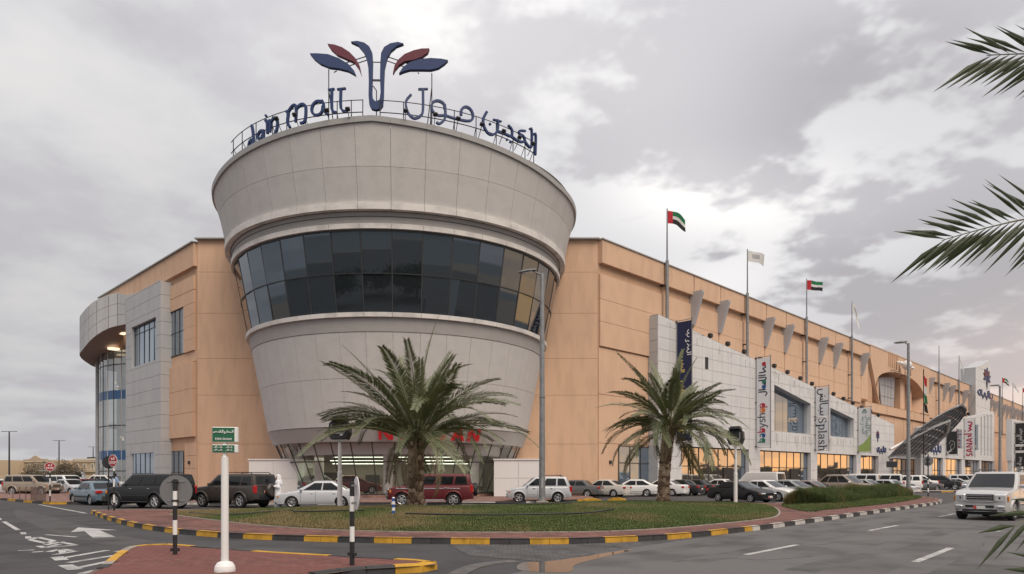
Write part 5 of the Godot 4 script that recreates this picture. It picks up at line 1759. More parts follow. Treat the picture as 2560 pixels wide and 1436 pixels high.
func banners(fw: Transform3D) -> void:
	var a := banner(fw, 2.93, 5.03, 16.9, "tall navy banner with pale gold Arabic lettering on the white wing's near end", M.banner_navy)
	strokes_on(a, "gold_letters", AR_NAME, Vector2(0.55, 14.0), -1, 0.42, 0.13, M.gold)
	strokes_on(a, "gold_letters", AR_SPLASH, Vector2(0.55, 11.0), -1, 0.42, 0.13, M.gold)
	strokes_on(a, "white_letters", AR_NAME, Vector2(1.25, 16.0), -1, 0.5, 0.08, M.white)
	strokes_on(a, "gold_letters", AR_TOYS, Vector2(0.75, 6.0), 1, 0.36, 0.14, M.gold)
	strokes_on(a, "white_letters", AR_NAME, Vector2(1.35, 5.8), 1, 0.42, 0.08, M.white)
	var b := banner(fw, 18.4, 5.0, 15.1, "white banner with coloured round letters reading upwards, beside the larger upper window", M.banner_white)
	var word := "babyshop"
	var inks := ["ink_green", "ink_blue", "ink_red", "ink_red", "ink", "ink", "ink", "ink_orange"]
	inks = ["ink_green", "ink_blue", "ink_red", "ink", "ink", "ink", "ink_orange", "ink_red"]
	for k in 8:
		text_on(b, "letter_" + word[k], word[k], "Droid Sans", 500, 0.86, Vector2(0.72, 5.75 + k * 0.56), 1, M[inks[k]], 0.95)
		if k in [0, 1, 2, 6, 7]:
			var d := Geo.new()
			d.lathe([Vector2(0, 0.02), Vector2(0.21, 0.02), Vector2(0.21, 0)], Vector3.ZERO, 16, Basis(Vector3.RIGHT, PI / 2))
			part(b, "letter_dot", d, M[inks[k]], Transform3D(Basis.IDENTITY, Vector3(0.93, 5.77 + k * 0.56, 0.03)))
	strokes_on(b, "arabic_letters", AR_TOYS, Vector2(1.15, 11.0), 1, 0.62, 0.13, M.ink)
	for e in [[14.3, "ink_red"], [12.35, "ink_green"], [11.75, "ink_blue"]]:
		var d := Geo.new()
		d.lathe([Vector2(0, 0.02), Vector2(0.24, 0.02), Vector2(0.24, 0)], Vector3.ZERO, 16, Basis(Vector3.RIGHT, PI / 2))
		part(b, "letter_dot", d, M[e[1]], Transform3D(Basis.IDENTITY, Vector3(0.98, e[0], 0.034)))
	var s := banner(fw, 33.35, 5.03, 8.95, "white banner with dark slanted letters reading downwards between two upper windows", M.banner_white)
	text_on(s, "letters", "Splash", "Droid Serif", 400, 0.98, Vector2(0.92, 7.0), -1, M.ink)
	var s2 := banner(fw, 33.35, 9.2, 13.1, "white banner with dark Arabic letters directly above the one with slanted letters", M.banner_white)
	strokes_on(s2, "arabic_letters", AR_SPLASH, Vector2(0.7, 12.8), -1, 0.72, 0.12, M.ink)
	var n := banner(fw, 46.8, 5.03, 11.4, "pale banner with a lime green curved foot near the wing's low end", M.banner_white)
	slabpart(n, "green_sweep", [Vector2(0.11, 5.16), Vector2(1.69, 5.16), Vector2(1.69, 7.6), Vector2(1.3, 7.0), Vector2(0.8, 6.4), Vector2(0.11, 6.0)], 0.018, 0.03, M.banner_green)
	strokes_on(n, "green_letters", AR_NAME, Vector2(0.6, 10.2), -1, 0.5, 0.05, M.ink_green)
	strokes_on(n, "green_letters", AR_TOYS, Vector2(1.1, 10.0), -1, 0.5, 0.05, M.ink_green)
	strokes_on(n, "green_crest", [[0, 0, 0.5, 0.3, 1, 0], [0.2, 0.3, 0.5, 0.6, 0.8, 0.3], [0.1, -0.2, 0.9, -0.2]], Vector2(0.6, 10.7), 0, 0.6, 0.1, M.ink_green)
	var f2 := frame(65.4, 112.0, Vector2(0.72, 0.694))
	var k := banner(f2, 13.6, 5.4, 9.6, "black banner with a pale curved print, beside the steel canopy", M.black)
	strokes_on(k, "pale_print", [[0.2, 0.4, 0.9, 0.9, 1.0, 1.8, 0.5, 2.2, 0.2, 1.6], [0.6, 0.3, 0.4, 1.2, 0.8, 1.6]], Vector2(0.3, 5.7), 0, 1.0, 0.07, M.fin)
	strokes_on(k, "white_letters", AR_SANA, Vector2(0.35, 5.6), 0.6, 0.35, 0.1, M.white)
	var r := banner(f2, 25.1, 5.3, 12.3, "white banner with bold red letters reading upwards on the second wing", M.banner_white)
	text_on(r, "letters", "SANA", "Droid Sans", 700, 0.95, Vector2(0.9, 7.1), 1, M.ink_red)
	strokes_on(r, "arabic_letters", AR_SANA, Vector2(1.2, 9.0), 1, 1.05, 0.22, M.ink_red)
	var f3 := frame(98.0, 139.0, Vector2(0.72, 0.694))
	for e in [[0.0, 12.8, 8.2, "topmost of the three black banners on the far wing"], [0.0, 8.0, 6.9, "middle, square one of the three black banners on the far wing"], [0.0, 6.7, 3.6, "lowest of the three black banners on the far wing"]]:
		var o := banner(f3, 8.0, e[2], e[1], e[3], M.black)
		strokes_on(o, "white_letters", AR_SPLASH if e[1] > 9.0 else AR_SANA, Vector2(1.1, e[2] + 0.4), 1, 0.62 if e[1] - e[2] > 2.0 else 0.2, 0.16, M.fin)
	var pk := banner(f3, 17.5, 3.6, 11.6, "white banner with thin red script at the mall's distant end", M.banner_white)
	strokes_on(pk, "red_script", AR_NAME, Vector2(1.1, 9.0), 1, 0.5, 0.1, M.ink_red)
	strokes_on(pk, "grey_script", AR_SPLASH, Vector2(1.1, 4.4), 1, 0.5, 0.1, M.fin)


# ---------------------------------------------------------------- steel canopy
func steel_canopy() -> void:
	var n := Vector2(0.713, -0.701)
	var d := Vector2(0.701, 0.713)
	var o0 := Vector2(61.1, 107.5)
	var t := thing("steel_canopy", "curved grey perforated steel canopy swooping up over the mall entrance", "canopy")
	var at := func(u: float, v: float, lift := 0.0) -> Vector3:
		var w := 8.4 * sqrt(maxf(0.02, 1.0 - pow(maxf(v - 0.25, 0.0) / 0.78, 2.2)))
		var p := o0 + d * (u * w) + n * (7.6 * v - 0.6)
		return P(p.x, p.y, 4.5 + 7.4 * pow(v, 0.92) + 0.5 * (1.0 - u * u) + lift)
	for i in 9:
		for j in 8:
			var g := Geo.new()
			var rows: Array = []
			for a in 3:
				var row := PackedVector3Array()
				for b in 3:
					row.append(at.call(lerpf(-1, 1, (i + 0.02 + 0.48 * a) / 9.0), (j + 0.02 + 0.48 * b) / 8.0))
				rows.append(row)
			g.grid(rows, Vector3.ZERO, Vector3.UP)
			part(t, "roof_sheet", g, M.steel)
	for i in 10:
		var pts := PackedVector3Array()
		for j in 13:
			pts.append(at.call(lerpf(-1, 1, i / 9.0), j / 12.0, -0.1))
		var g := Geo.new()
		g.tube(pts, PackedFloat32Array([0.09]), 5)
		part(t, "rib", g, M.galvanised)
	for v in [0.02, 0.5, 0.98]:
		var pts := PackedVector3Array()
		for j in 13:
			pts.append(at.call(lerpf(-1, 1, j / 12.0), v, -0.16))
		var g := Geo.new()
		g.tube(pts, PackedFloat32Array([0.12]), 6)
		part(t, "cross_tube", g, M.galvanised)
	# rows of round holes' dark rims on the underside
	for i in 16:
		for j in 7:
			if (i + j) % 2:
				continue
			var g := Geo.new()
			var c: Vector3 = at.call(lerpf(-0.9, 0.9, i / 15.0), 0.06 + j * 0.07, -0.06)
			g.lathe([Vector2(0.0, 0), Vector2(0.17, 0)], c, 8)
			part(t, "hole", g, M.black)
	var strut := Geo.new()
	var q: Vector3 = at.call(-0.3, 0.55, -0.3)
	var s := o0 - d * 9.5
	strut.tube(PackedVector3Array([P(s.x, s.y, 5.6), q, at.call(0.3, 0.72, -0.3), at.call(0.85, 0.55, -0.25), at.call(0.95, 0.3, -0.25)]), PackedFloat32Array([0.2]), 8)
	part(t, "white_strut", strut, M.white_paint)
	# a pole with a hanging flag beside the canopy
	var fpole := thing("flagpole", "thin pole with a limp hanging flag beside the steel canopy", "flagpole", place(60.9, 103.5, 0.1))
	var pg := Geo.new()
	pg.tube(PackedVector3Array([Vector3.ZERO, Vector3(0, 17.5, 0)]), PackedFloat32Array([0.07]), 8)
	part(fpole, "pole", pg, M.dark_metal)
	var limp := thing("flag", "red, white, green and black flag hanging limp beside the steel canopy", "flag", place(60.9, 103.5, 16.6))
	for k in 4:
		var fg := Geo.new()
		var rows: Array = []
		for j in 6:
			var row := PackedVector3Array()
			for i in 5:
				row.append(Vector3(0.05 + 0.16 * i * (0.6 + 0.1 * j * (k + 1) / 4.0), -k * 1.3 - j * 0.26 - 0.12 * i, 0.16 * sin(i * 2.2 + j * 0.2)))
			rows.append(row)
		fg.grid(rows, Vector3.ZERO, Vector3(0, 0, 1))
		part(limp, ["red_band", "white_stripe", "green_stripe", "black_stripe"][k], fg, [M.flag_red, M.flag_white, M.flag_green, M.flag_black][k])
	# the entrance under it: doors in shade
	var fe := frame(57.4, 106.4, Vector2(0.701, 0.713))
	var e := thing("mall_entrance", "shaded glass entrance doors under the steel canopy", "entrance", fe)
	glaze(e, 0.5, 0.15, 11.5, 4.4, 5, [2.6], 0.3, M.clear_glass, M.mullion, 0.12)
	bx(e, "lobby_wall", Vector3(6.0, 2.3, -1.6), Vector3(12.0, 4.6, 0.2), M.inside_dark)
	bx(e, "lintel", Vector3(6.0, 4.7, 0.0), Vector3(12.4, 0.5, 2.4), M.white_panel)
	for x in [2.2, 6.0, 9.6]:
		bx(e, "display", Vector3(x, 1.9, -0.9), Vector3(2.4, 0.7, 0.3), M.banner_green)


# ---------------------------------------------------------------- vehicles
# x forward, y up, z to the vehicle's right; the origin is on the ground under its middle
class Shape:
	var L := 4.5
	var W := 1.72
	var H := 1.45
	var wb := 2.65
	var fo := 0.85
	var gc := 0.2
	var wr := 0.31
	var belt := 0.93
	var top: Array = []
	var base := Vector2(-1.5, 1.0)
	var roof := Vector2(-0.8, 0.2)
	var lean := 0.80
	var xf := 0.0
	var xr := 0.0
	var blunt := 0.0

	func low(x: float) -> float:
		for a in [xf, xr]:
			var r := wr * 1.16
			var d := absf(x - a)
			if d <= r + 0.0005:
				return maxf(gc, wr + sqrt(maxf(0.0, r * r - d * d)))
		return gc + 0.07 * smoothstep(L / 2 - 0.5, L / 2, absf(x))

	func high(x: float) -> float:
		for i in top.size() - 1:
			if x <= top[i + 1].x:
				var t: float = clampf((x - top[i].x) / (top[i + 1].x - top[i].x), 0, 1)
				return lerpf(top[i].y, top[i + 1].y, t)
		return top[top.size() - 1].y

	func half(x: float) -> float:
		var f := clampf((x - (L / 2 - 0.7)) / 0.7, 0, 1)
		var r := clampf((-x - (L / 2 - 0.6)) / 0.6, 0, 1)
		return W / 2 * (1.0 - lerpf(0.17, 0.07, blunt) * pow(f, 2.4) - lerpf(0.12, 0.05, blunt) * pow(r, 2.6))

	func side(x: float, y: float) -> float:
		var q := clampf((y - gc) / (belt - gc), 0, 1.2)
		var s := [[0.0, 0.93], [0.15, 0.985], [0.42, 1.0], [0.75, 0.985], [1.0, 0.945], [1.2, 0.9]]
		for i in 5:
			if q <= s[i + 1][0]:
				return half(x) * lerpf(s[i][1], s[i + 1][1], (q - s[i][0]) / (s[i + 1][0] - s[i][0]))
		return half(x) * 0.9

	# a place on the cabin: face 0 front, 1 rear (u across -1..1), 2 right, 3 left (u along 0..1); v from belt to roof
	func cabin(face: int, u: float, v: float) -> Vector3:
		var y := lerpf(belt - 0.02, H - 0.05, v)
		var w := lerpf(W / 2 * 0.925, W / 2 * lean, v) + 0.025 * sin(PI * v)
		var a := lerpf(base.x, roof.x, v)
		var b := lerpf(base.y, roof.y, v)
		if face == 0:
			return Vector3(b + 0.09 * (1.0 - u * u), y, u * w * 0.93)
		if face == 1:
			return Vector3(a - 0.06 * (1.0 - u * u), y, u * w * 0.93)
		return Vector3(lerpf(a + 0.04, b - 0.06, u), y, w if face == 2 else -w)


func body_mesh(s: Shape) -> Geo:
	var xs: Array = []
	var n := int(s.L / 0.14)
	for i in n + 1:
		xs.append(-s.L / 2 + s.L * i / n)
	for a in [s.xf, s.xr]:
		var r := s.wr * 1.16
		for k in 9:
			xs.append(a + cos(PI * k / 8.0) * r)
		xs.append(a + r + 0.004)
		xs.append(a - r - 0.004)
	for e in [0.03, 0.09, 0.17]:
		xs.append(s.L / 2 - e)
		xs.append(-s.L / 2 + e)
	for t in s.top:
		xs.append(t.x)
	xs.sort()
	var rows: Array = []
	var last := -100.0
	for x in xs:
		if x - last < 0.0025:
			continue
		last = x
		var y0 := s.low(x)
		var y1 := s.high(x)
		var end := maxf(0.0, 1.0 - (s.L / 2 - absf(x)) / 0.1)
		y1 -= 0.05 * end * end
		y0 += 0.05 * end * end
		var half: Array = []
		var ys := maxf(y1 - 0.07, y0 + 0.02)
		for k in 7:
			var y := lerpf(y0, ys, k / 6.0)
			half.append(Vector3(x, y, s.side(x, y)))
		var z := s.side(x, ys)
		half.append(Vector3(x, y1 - 0.028, z - 0.012))
		half.append(Vector3(x, y1 - 0.004, z - 0.06))
		half.append(Vector3(x, y1 + 0.018, z * 0.55))
		half.append(Vector3(x, y1 + 0.028, 0.0))
		var row := PackedVector3Array()
		for p in half:
			row.append(p)
		for k in range(half.size() - 2, -1, -1):
			row.append(Vector3(half[k].x, half[k].y, -half[k].z))
		rows.append(row)
	var g := Geo.new()
	g.grid(rows, Vector3(0, s.gc, 0))
	for e in [0, rows.size() - 1]:
		var q: PackedVector3Array = rows[e]
		var o := Vector3(-1 if e == 0 else 1, 0, 0)
		for k in q.size() / 2:
			g.quad(q[k], q[k + 1], q[q.size() - 2 - k], q[q.size() - 1 - k], o)
	return g


func cabin_mesh(s: Shape) -> Geo:
	var rows: Array = []
	for v in [0.0, 0.3, 0.6, 0.85, 0.96, 1.0]:
		var row := PackedVector3Array()
		for k in 9:
			row.append(s.cabin(0, lerpf(1, -1, k / 8.0), v))
		for k in 9:
			row.append(s.cabin(3, 1.0 - k / 8.0, v))
		for k in 7:
			row.append(s.cabin(1, lerpf(-1, 1, k / 6.0), v))
		for k in 9:
			row.append(s.cabin(2, k / 8.0, v))
		row.append(row[0])
		rows.append(row)
	var c := s.cabin(0, 0, 1.0).lerp(s.cabin(1, 0, 1.0), 0.5)
	for e in [[0.965, 0.022], [0.9, 0.034], [0.6, 0.052], [0.3, 0.06], [0.0, 0.062]]:
		var row := PackedVector3Array()
		for p in rows[5]:
			var q: Vector3 = c + (p - c) * e[0]
			q.y = p.y + e[1]
			row.append(q)
		rows.append(row)
	var g := Geo.new()
	g.grid(rows, Vector3(c.x, s.belt, 0))
	return g


func pane_mesh(s: Shape, face: int, u0: float, u1: float, v0: float, v1: float, off := 0.012) -> Geo:
	var rows: Array = []
	var o := [Vector3(off, off * 0.4, 0), Vector3(-off, off * 0.3, 0), Vector3(0, 0, off), Vector3(0, 0, -off)]
	for j in 4:
		var row := PackedVector3Array()
		for i in 5:
			row.append(s.cabin(face, lerpf(u0, u1, i / 4.0), lerpf(v0, v1, j / 3.0)) + o[face])
		rows.append(row)
	var g := Geo.new()
	g.grid(rows, Vector3.ZERO, o[face])
	return g


# a strip along both flanks of the body between two heights, standing proud
func flank(s: Shape, x0: float, x1: float, y0: float, y1: float, off: float) -> Geo:
	var g := Geo.new()
	for z in [-1.0, 1.0]:
		var rows: Array = [PackedVector3Array(), PackedVector3Array(), PackedVector3Array(), PackedVector3Array()]
		for i in 25:
			var x := lerpf(x0, x1, i / 24.0)
			var a := maxf(y0, s.low(x) + 0.01)
			var b := maxf(y1, a + 0.004)
			if y1 < a:
				a = s.low(x)
				b = a + 0.003
			rows[0].append(Vector3(x, a, z * (s.side(x, a) - 0.005)))
			rows[1].append(Vector3(x, a + 0.002, z * (s.side(x, a) + off)))
			rows[2].append(Vector3(x, b - 0.002, z * (s.side(x, b) + off)))
			rows[3].append(Vector3(x, b, z * (s.side(x, b) - 0.005)))
		g.grid(rows, Vector3.ZERO, Vector3(0, 0, z))
	return g


func seam(s: Shape, x: float, y0: float, y1: float) -> Geo:
	var g := Geo.new()
	for z in [-1.0, 1.0]:
		for k in 5:
			var a := maxf(lerpf(y0, y1, k / 5.0), s.low(x))
			var b := maxf(lerpf(y0, y1, (k + 1) / 5.0), s.low(x))
			g.quad(Vector3(x - 0.007, a, z * (s.side(x, a) + 0.003)), Vector3(x + 0.007, a, z * (s.side(x, a) + 0.003)), Vector3(x + 0.007, b, z * (s.side(x, b) + 0.003)), Vector3(x - 0.007, b, z * (s.side(x, b) + 0.003)), Vector3(0, 0, z))
	return g


func bumper_mesh(s: Shape, front: bool, y0: float, y1: float, proud: float) -> Geo:
	var f := 1.0 if front else -1.0
	var rows: Array = []
	for i in 15:
		var a := lerpf(-1.0, 1.0, i / 14.0)
		var z := a * s.W / 2 * 1.0
		var x := s.L / 2 + proud - 0.26 * pow(absf(a), 3.5) - (0.24 if absf(a) > 0.99 else 0.0)
		var row := PackedVector3Array()
		for e in [[-0.12, 0.0], [-0.02, 0.0], [0.0, 0.03], [0.0, 0.97], [-0.03, 1.0], [-0.14, 1.0]]:
			row.append(Vector3(f * (x + e[0]), lerpf(y0, y1, e[1]), z * (0.985 if e[0] < -0.1 else 1.0)))
		rows.append(row)
	var g := Geo.new()
	g.grid(rows, Vector3(f * (s.L / 2 - 0.6), (y0 + y1) / 2, 0))
	return g


func arch_flare(s: Shape, xa: float, z: float, proud: float, wide: float) -> Geo:
	var g := Geo.new()
	var rows: Array = []
	for i in 13:
		var a := lerpf(-0.12, PI + 0.12, i / 12.0)
		var row := PackedVector3Array()
		for e in [[1.13, -0.02], [1.14, proud], [1.14 + wide * 0.6, proud], [1.14 + wide, -0.01]]:
			var r: float = s.wr * e[0]
			var p := Vector3(xa + cos(a) * r, s.wr + sin(a) * r, 0)
			p.z = z * (s.side(p.x, p.y) + e[1])
			row.append(p)
		rows.append(row)
	g.grid(rows, Vector3(xa, s.wr, 0), Vector3(0, 0, z))
	return g


func wheel_meshes(r: float, wide: float, spokes: int) -> Array:
	var key := "w%.3f,%.3f,%d" % [r, wide, spokes]
	if SH.has(key):
		return SH[key]
	var up := Basis(Vector3.RIGHT, PI / 2)
	var h := wide / 2
	var g := Geo.new()
	g.lathe([Vector2(0, -h * 0.7), Vector2(r * 0.62, -h * 0.9), Vector2(r * 0.80, -h), Vector2(r * 0.95, -h * 0.94), Vector2(r, -h * 0.68), Vector2(r, h * 0.68), Vector2(r * 0.95, h * 0.94), Vector2(r * 0.80, h), Vector2(r * 0.64, h * 0.9), Vector2(r * 0.6, h * 0.45), Vector2(0.0, h * 0.4)], Vector3.ZERO, 28, up)
	var t := g.mesh()
	g = Geo.new()
	g.lathe([Vector2(r * 0.57, h * 0.5), Vector2(r * 0.58, h * 0.86), Vector2(r * 0.63, h * 0.96), Vector2(r * 0.66, h * 0.9)], Vector3.ZERO, 28, up)
	g.lathe([Vector2(r * 0.2, h * 0.45), Vector2(r * 0.18, h * 0.82), Vector2(r * 0.07, h * 0.9), Vector2(0, h * 0.92)], Vector3.ZERO, 16, up)
	for k in spokes:
		var a := TAU * k / spokes
		var b := Basis(Vector3(0, 0, 1), a)
		g.bevel(b * Vector3(r * 0.38, 0, h * 0.72), Vector3(r * 0.48, r * (0.24 if spokes < 7 else 0.13), h * 0.22), 0.01, b)
	SH[key] = [t, g.mesh()]
	return SH[key]


func vehicle(called: String, label: String, category: String, group: String, kind: String, paint: String, at: Transform3D, o := {}) -> Node3D:
	var s := Shape.new()
	match kind:
		"sedan":
			s.L = 4.45
			s.top = [Vector2(-2.23, 0.90), Vector2(-2.1, 0.98), Vector2(-1.5, 1.02), Vector2(-1.2, 0.93), Vector2(0.9, 0.93), Vector2(1.02, 0.95), Vector2(1.9, 0.78), Vector2(2.23, 0.62)]
			s.base = Vector2(-1.75, 1.12)
			s.roof = Vector2(-0.85, 0.15)
			s.H = 1.46
		"old_sedan":
			s.L = 4.6
			s.wb = 2.75
			s.top = [Vector2(-2.3, 0.84), Vector2(-2.25, 0.93), Vector2(-1.35, 0.97), Vector2(-1.1, 0.92), Vector2(0.9, 0.92), Vector2(1.0, 0.94), Vector2(2.15, 0.84), Vector2(2.3, 0.72)]
			s.base = Vector2(-1.55, 0.98)
			s.roof = Vector2(-1.0, 0.3)
			s.H = 1.42
			s.blunt = 0.7
			s.lean = 0.8
		"suv":
			s.L = 4.75
			s.W = 1.84
			s.H = 1.84
			s.wb = 2.9
			s.fo = 0.78
			s.gc = 0.38
			s.wr = 0.39
			s.belt = 1.2
			s.blunt = 0.8
			s.top = [Vector2(-2.38, 1.16), Vector2(-2.2, 1.2), Vector2(1.0, 1.2), Vector2(1.12, 1.2), Vector2(2.1, 1.1), Vector2(2.38, 0.98)]
			s.base = Vector2(-2.34, 1.22)
			s.roof = Vector2(-2.2, 0.52)
			s.lean = 0.82
		"compact_suv":
			s.L = 4.1
			s.W = 1.75
			s.H = 1.7
			s.wb = 2.48
			s.fo = 0.74
			s.gc = 0.32
			s.wr = 0.345
			s.belt = 1.06
			s.blunt = 0.4
			s.top = [Vector2(-2.05, 1.0), Vector2(-1.9, 1.06), Vector2(0.75, 1.06), Vector2(0.88, 1.08), Vector2(1.7, 0.94), Vector2(2.05, 0.8)]
			s.base = Vector2(-2.0, 1.05)
			s.roof = Vector2(-1.72, 0.28)
			s.lean = 0.8
		"van":
			s.L = 4.7
			s.W = 1.72
			s.H = 1.98
			s.wb = 2.6
			s.fo = 0.9
			s.gc = 0.26
			s.wr = 0.33
			s.belt = 1.16
			s.blunt = 0.8
			s.top = [Vector2(-2.35, 1.12), Vector2(-2.2, 1.16), Vector2(1.5, 1.16), Vector2(1.7, 1.12), Vector2(2.2, 1.0), Vector2(2.35, 0.86)]
			s.base = Vector2(-2.32, 1.75)
			s.roof = Vector2(-2.22, 0.9)
			s.lean = 0.86
		"bus":
			s.L = 7.0
			s.W = 2.1
			s.H = 2.7
			s.wb = 3.9
			s.fo = 1.2
			s.gc = 0.35
			s.wr = 0.4
			s.belt = 1.5
			s.blunt = 0.9
			s.top = [Vector2(-3.5, 1.45), Vector2(-3.3, 1.5), Vector2(3.2, 1.5), Vector2(3.5, 1.35)]
			s.base = Vector2(-3.45, 3.4)
			s.roof = Vector2(-3.3, 2.95)
			s.lean = 0.9
		"pickup":
			s.L = 5.2
			s.W = 1.9
			s.H = 1.86
			s.wb = 3.2
			s.fo = 0.95
			s.gc = 0.38
			s.wr = 0.39
			s.belt = 1.2
			s.blunt = 0.6
			s.top = [Vector2(-2.6, 1.12), Vector2(-2.45, 1.16), Vector2(-1.0, 1.2), Vector2(1.1, 1.2), Vector2(1.25, 1.2), Vector2(2.3, 1.08), Vector2(2.6, 0.95)]
			s.base = Vector2(-1.75, 1.32)
			s.roof = Vector2(-0.95, 0.45)
			s.lean = 0.82
	for k in ["L", "W", "H", "wb", "fo", "gc", "wr", "belt", "base", "roof", "top", "lean", "blunt"]:
		if o.has(k):
			s.set(k, o[k])
	s.xf = s.L / 2 - s.fo
	s.xr = s.xf - s.wb
	var body: Material = M[paint]
	var low: Material = M[o.get("lower", paint)]
	var boxy: bool = kind != "sedan" and kind != "old_sedan"
	var t := thing(called, label, category, at, group)
	part(t, "body", body_mesh(s), body)
	part(t, "cabin", cabin_mesh(s), M[o.get("roof_paint", paint)])
	# floor pan and dark wheel wells
	var g := Geo.new()
	var inner := s.W / 2 - 0.27
	g.box(Vector3(0, s.gc + 0.2, 0), Vector3(s.L - 0.5, 0.3, inner * 2))
	for a in [s.xf, s.xr]:
		g.box(Vector3(a, s.wr * 1.3, 0), Vector3(s.wr * 2.2, s.wr * 1.5, inner * 2))
		g.box(Vector3(a, s.wr, 0), Vector3(0.12, 0.12, s.W - 0.3))
	part(t, "underbody", g, M.black)
	# glass
	part(t, "windscreen", pane_mesh(s, 0, -0.93, 0.93, 0.07, 0.93), M[o.get("screen", "car_screen")])
	part(t, "rear_window", pane_mesh(s, 1, -0.86, 0.86, 0.16 if boxy else 0.1, 0.88), M.car_glass)
	var win: Array = o.get("windows", [[0.06, 0.27], [0.31, 0.61], [0.64, 0.94]] if boxy else [[0.12, 0.5], [0.54, 0.9]])
	for f in [2, 3]:
		for w in win:
			part(t, "side_window", pane_mesh(s, f, w[0], w[1], 0.13, 0.86), M.car_glass)
	# doors: seams, handles, mirrors
	var cuts: Array = o.get("seams", [s.xf - s.wr * 1.16 - 0.12, (s.xf + s.xr) / 2 + 0.05, s.xr + s.wr * 0.55])
	for x in cuts:
		part(t, "door_seam", seam(s, x, s.gc + 0.1, s.belt - 0.03), M.trim_black)
	for k in cuts.size() - 1:
		for z in [-1.0, 1.0]:
			var y := s.belt - 0.14
			var x: float = cuts[k + 1] + 0.22
			bx(t, "door_handle", Vector3(x, y, z * (s.side(x, y) + 0.018)), Vector3(0.17, 0.035, 0.03), M[o.get("handle", paint)], 0.01)
	for z in [-1.0, 1.0]:
		var c := s.cabin(2, 0.97, 0.1)
		bx(t, "mirror", Vector3(c.x - 0.08, c.y + 0.03, z * (c.z + 0.12)), Vector3(0.13, 0.15 if boxy else 0.12, 0.2), M[o.get("mirror", paint)], 0.035)
	if o.has("moulding"):
		part(t, "side_moulding", flank(s, s.xr + s.wr * 1.25, s.xf - s.wr * 1.25, s.gc + 0.26, s.gc + 0.34, 0.012), M[o.moulding])
	if o.has("lower"):
		part(t, "lower_trim", flank(s, -s.L / 2 + 0.2, s.L / 2 - 0.2, s.gc + 0.01, s.gc + (s.belt - s.gc) * 0.34, 0.01), low)
	if o.has("waist"):
		part(t, "waist_strip", flank(s, s.xr - s.wr, s.xf + s.wr * 0.8, s.belt - 0.2, s.belt - 0.15, 0.008), M[o.waist])
	if o.has("step"):
		for z in [-1.0, 1.0]:
			bx(t, "side_step", Vector3((s.xf + s.xr) / 2, s.gc - 0.02, z * (s.W / 2 - 0.06)), Vector3(s.wb - s.wr * 2.5, 0.06, 0.2), M[o.step], 0.02)
	if o.has("flare"):
		for a in [s.xf, s.xr]:
			for z in [-1.0, 1.0]:
				part(t, "wheel_arch", arch_flare(s, a, z, 0.045, 0.24), M[o.flare])
	# nose and tail
	var ny := s.high(s.L / 2 - 0.12)
	var bf: Material = M[o.get("bumper", paint)]
	var by0 := s.gc + 0.02
	var by1 := s.gc + (0.30 if boxy else 0.31)
	part(t, "front_bumper", bumper_mesh(s, true, by0, by1, 0.05), bf)
	part(t, "rear_bumper", bumper_mesh(s, false, by0 + 0.03, by1 + 0.04, 0.05), bf)
	var ly := lerpf(by1, ny, 0.55)
	var lh := clampf((ny - by1) * 0.62, 0.1, 0.3)
	for z in [-1.0, 1.0]:
		var lz := s.half(s.L / 2 - 0.06) * 0.76
		bx(t, "headlight", Vector3(s.L / 2 - 0.045, ly, z * lz), Vector3(0.16, lh, s.W * 0.2), M.lamp_clear, 0.04, yaw(-z * 14.0))
		bx(t, "indicator", Vector3(s.L / 2 - 0.16, ly - lh * 0.1, z * (lz + s.W * 0.115)), Vector3(0.16, lh * 0.7, 0.06), M.lamp_amber, 0.02, yaw(-z * 30.0))
		var ty := s.belt - (0.2 if boxy else 0.14)
		var rz := s.half(-s.L / 2 + 0.05) * (0.9 if boxy else 0.82)
		bx(t, "taillight", Vector3(-s.L / 2 + 0.06, ty, z * rz), Vector3(0.2, 0.42 if boxy else 0.17, s.W * (0.09 if boxy else 0.2)), M.lamp_red, 0.03, yaw(-z * 10.0))
	bx(t, "grille", Vector3(s.L / 2 - 0.005, ly, 0), Vector3(0.06, lh * 0.9, s.W * 0.46), M[o.get("grille", "trim_black")], 0.02)
	for k in 3:
		bx(t, "grille_bar", Vector3(s.L / 2 + 0.03, ly + (k - 1) * lh * 0.28, 0), Vector3(0.02, 0.022, s.W * 0.44), M.chrome if o.get("grille", "") != "" else body)
	if o.has("bars"):
		for y in [-0.5, 0.5]:
			bx(t, "grille_frame", Vector3(s.L / 2 + 0.03, ly + y * lh * 0.95, 0), Vector3(0.05, 0.04, s.W * 0.48), M.chrome, 0.01)
		bx(t, "bumper_slot", Vector3(s.L / 2 + 0.04, by1 - 0.07, 0), Vector3(0.06, 0.1, s.W * 0.5), M.trim_black, 0.02)
		for z in [-1.0, 1.0]:
			bx(t, "fog_lamp", Vector3(s.L / 2 + 0.02, by1 - 0.07, z * s.W * 0.36), Vector3(0.1, 0.09, 0.26), M.lamp_clear, 0.03, yaw(-z * 12.0))
			bx(t, "lamp_bowl", Vector3(s.L / 2 + 0.03, ly, z * s.W * 0.33), Vector3(0.03, lh * 0.34, 0.09), M.trim_black, 0.03)
	for e in [[1.0, s.L / 2 + 0.062, (by0 + by1) / 2 + 0.03], [-1.0, -s.L / 2 - 0.02, s.belt - 0.32]]:
		bx(t, "number_plate", Vector3(e[1], e[2], 0), Vector3(0.02, 0.13, 0.4), M.plate, 0.004)
		bx(t, "plate_panel", Vector3(e[1] + 0.012 * e[0], e[2], 0.14 * e[0]), Vector3(0.01, 0.115, 0.1), M.plate_red)
	bx(t, "lower_intake", Vector3(s.L / 2 + 0.03, by0 + 0.06, 0), Vector3(0.06, 0.09, s.W * 0.6), M.trim_black, 0.02)
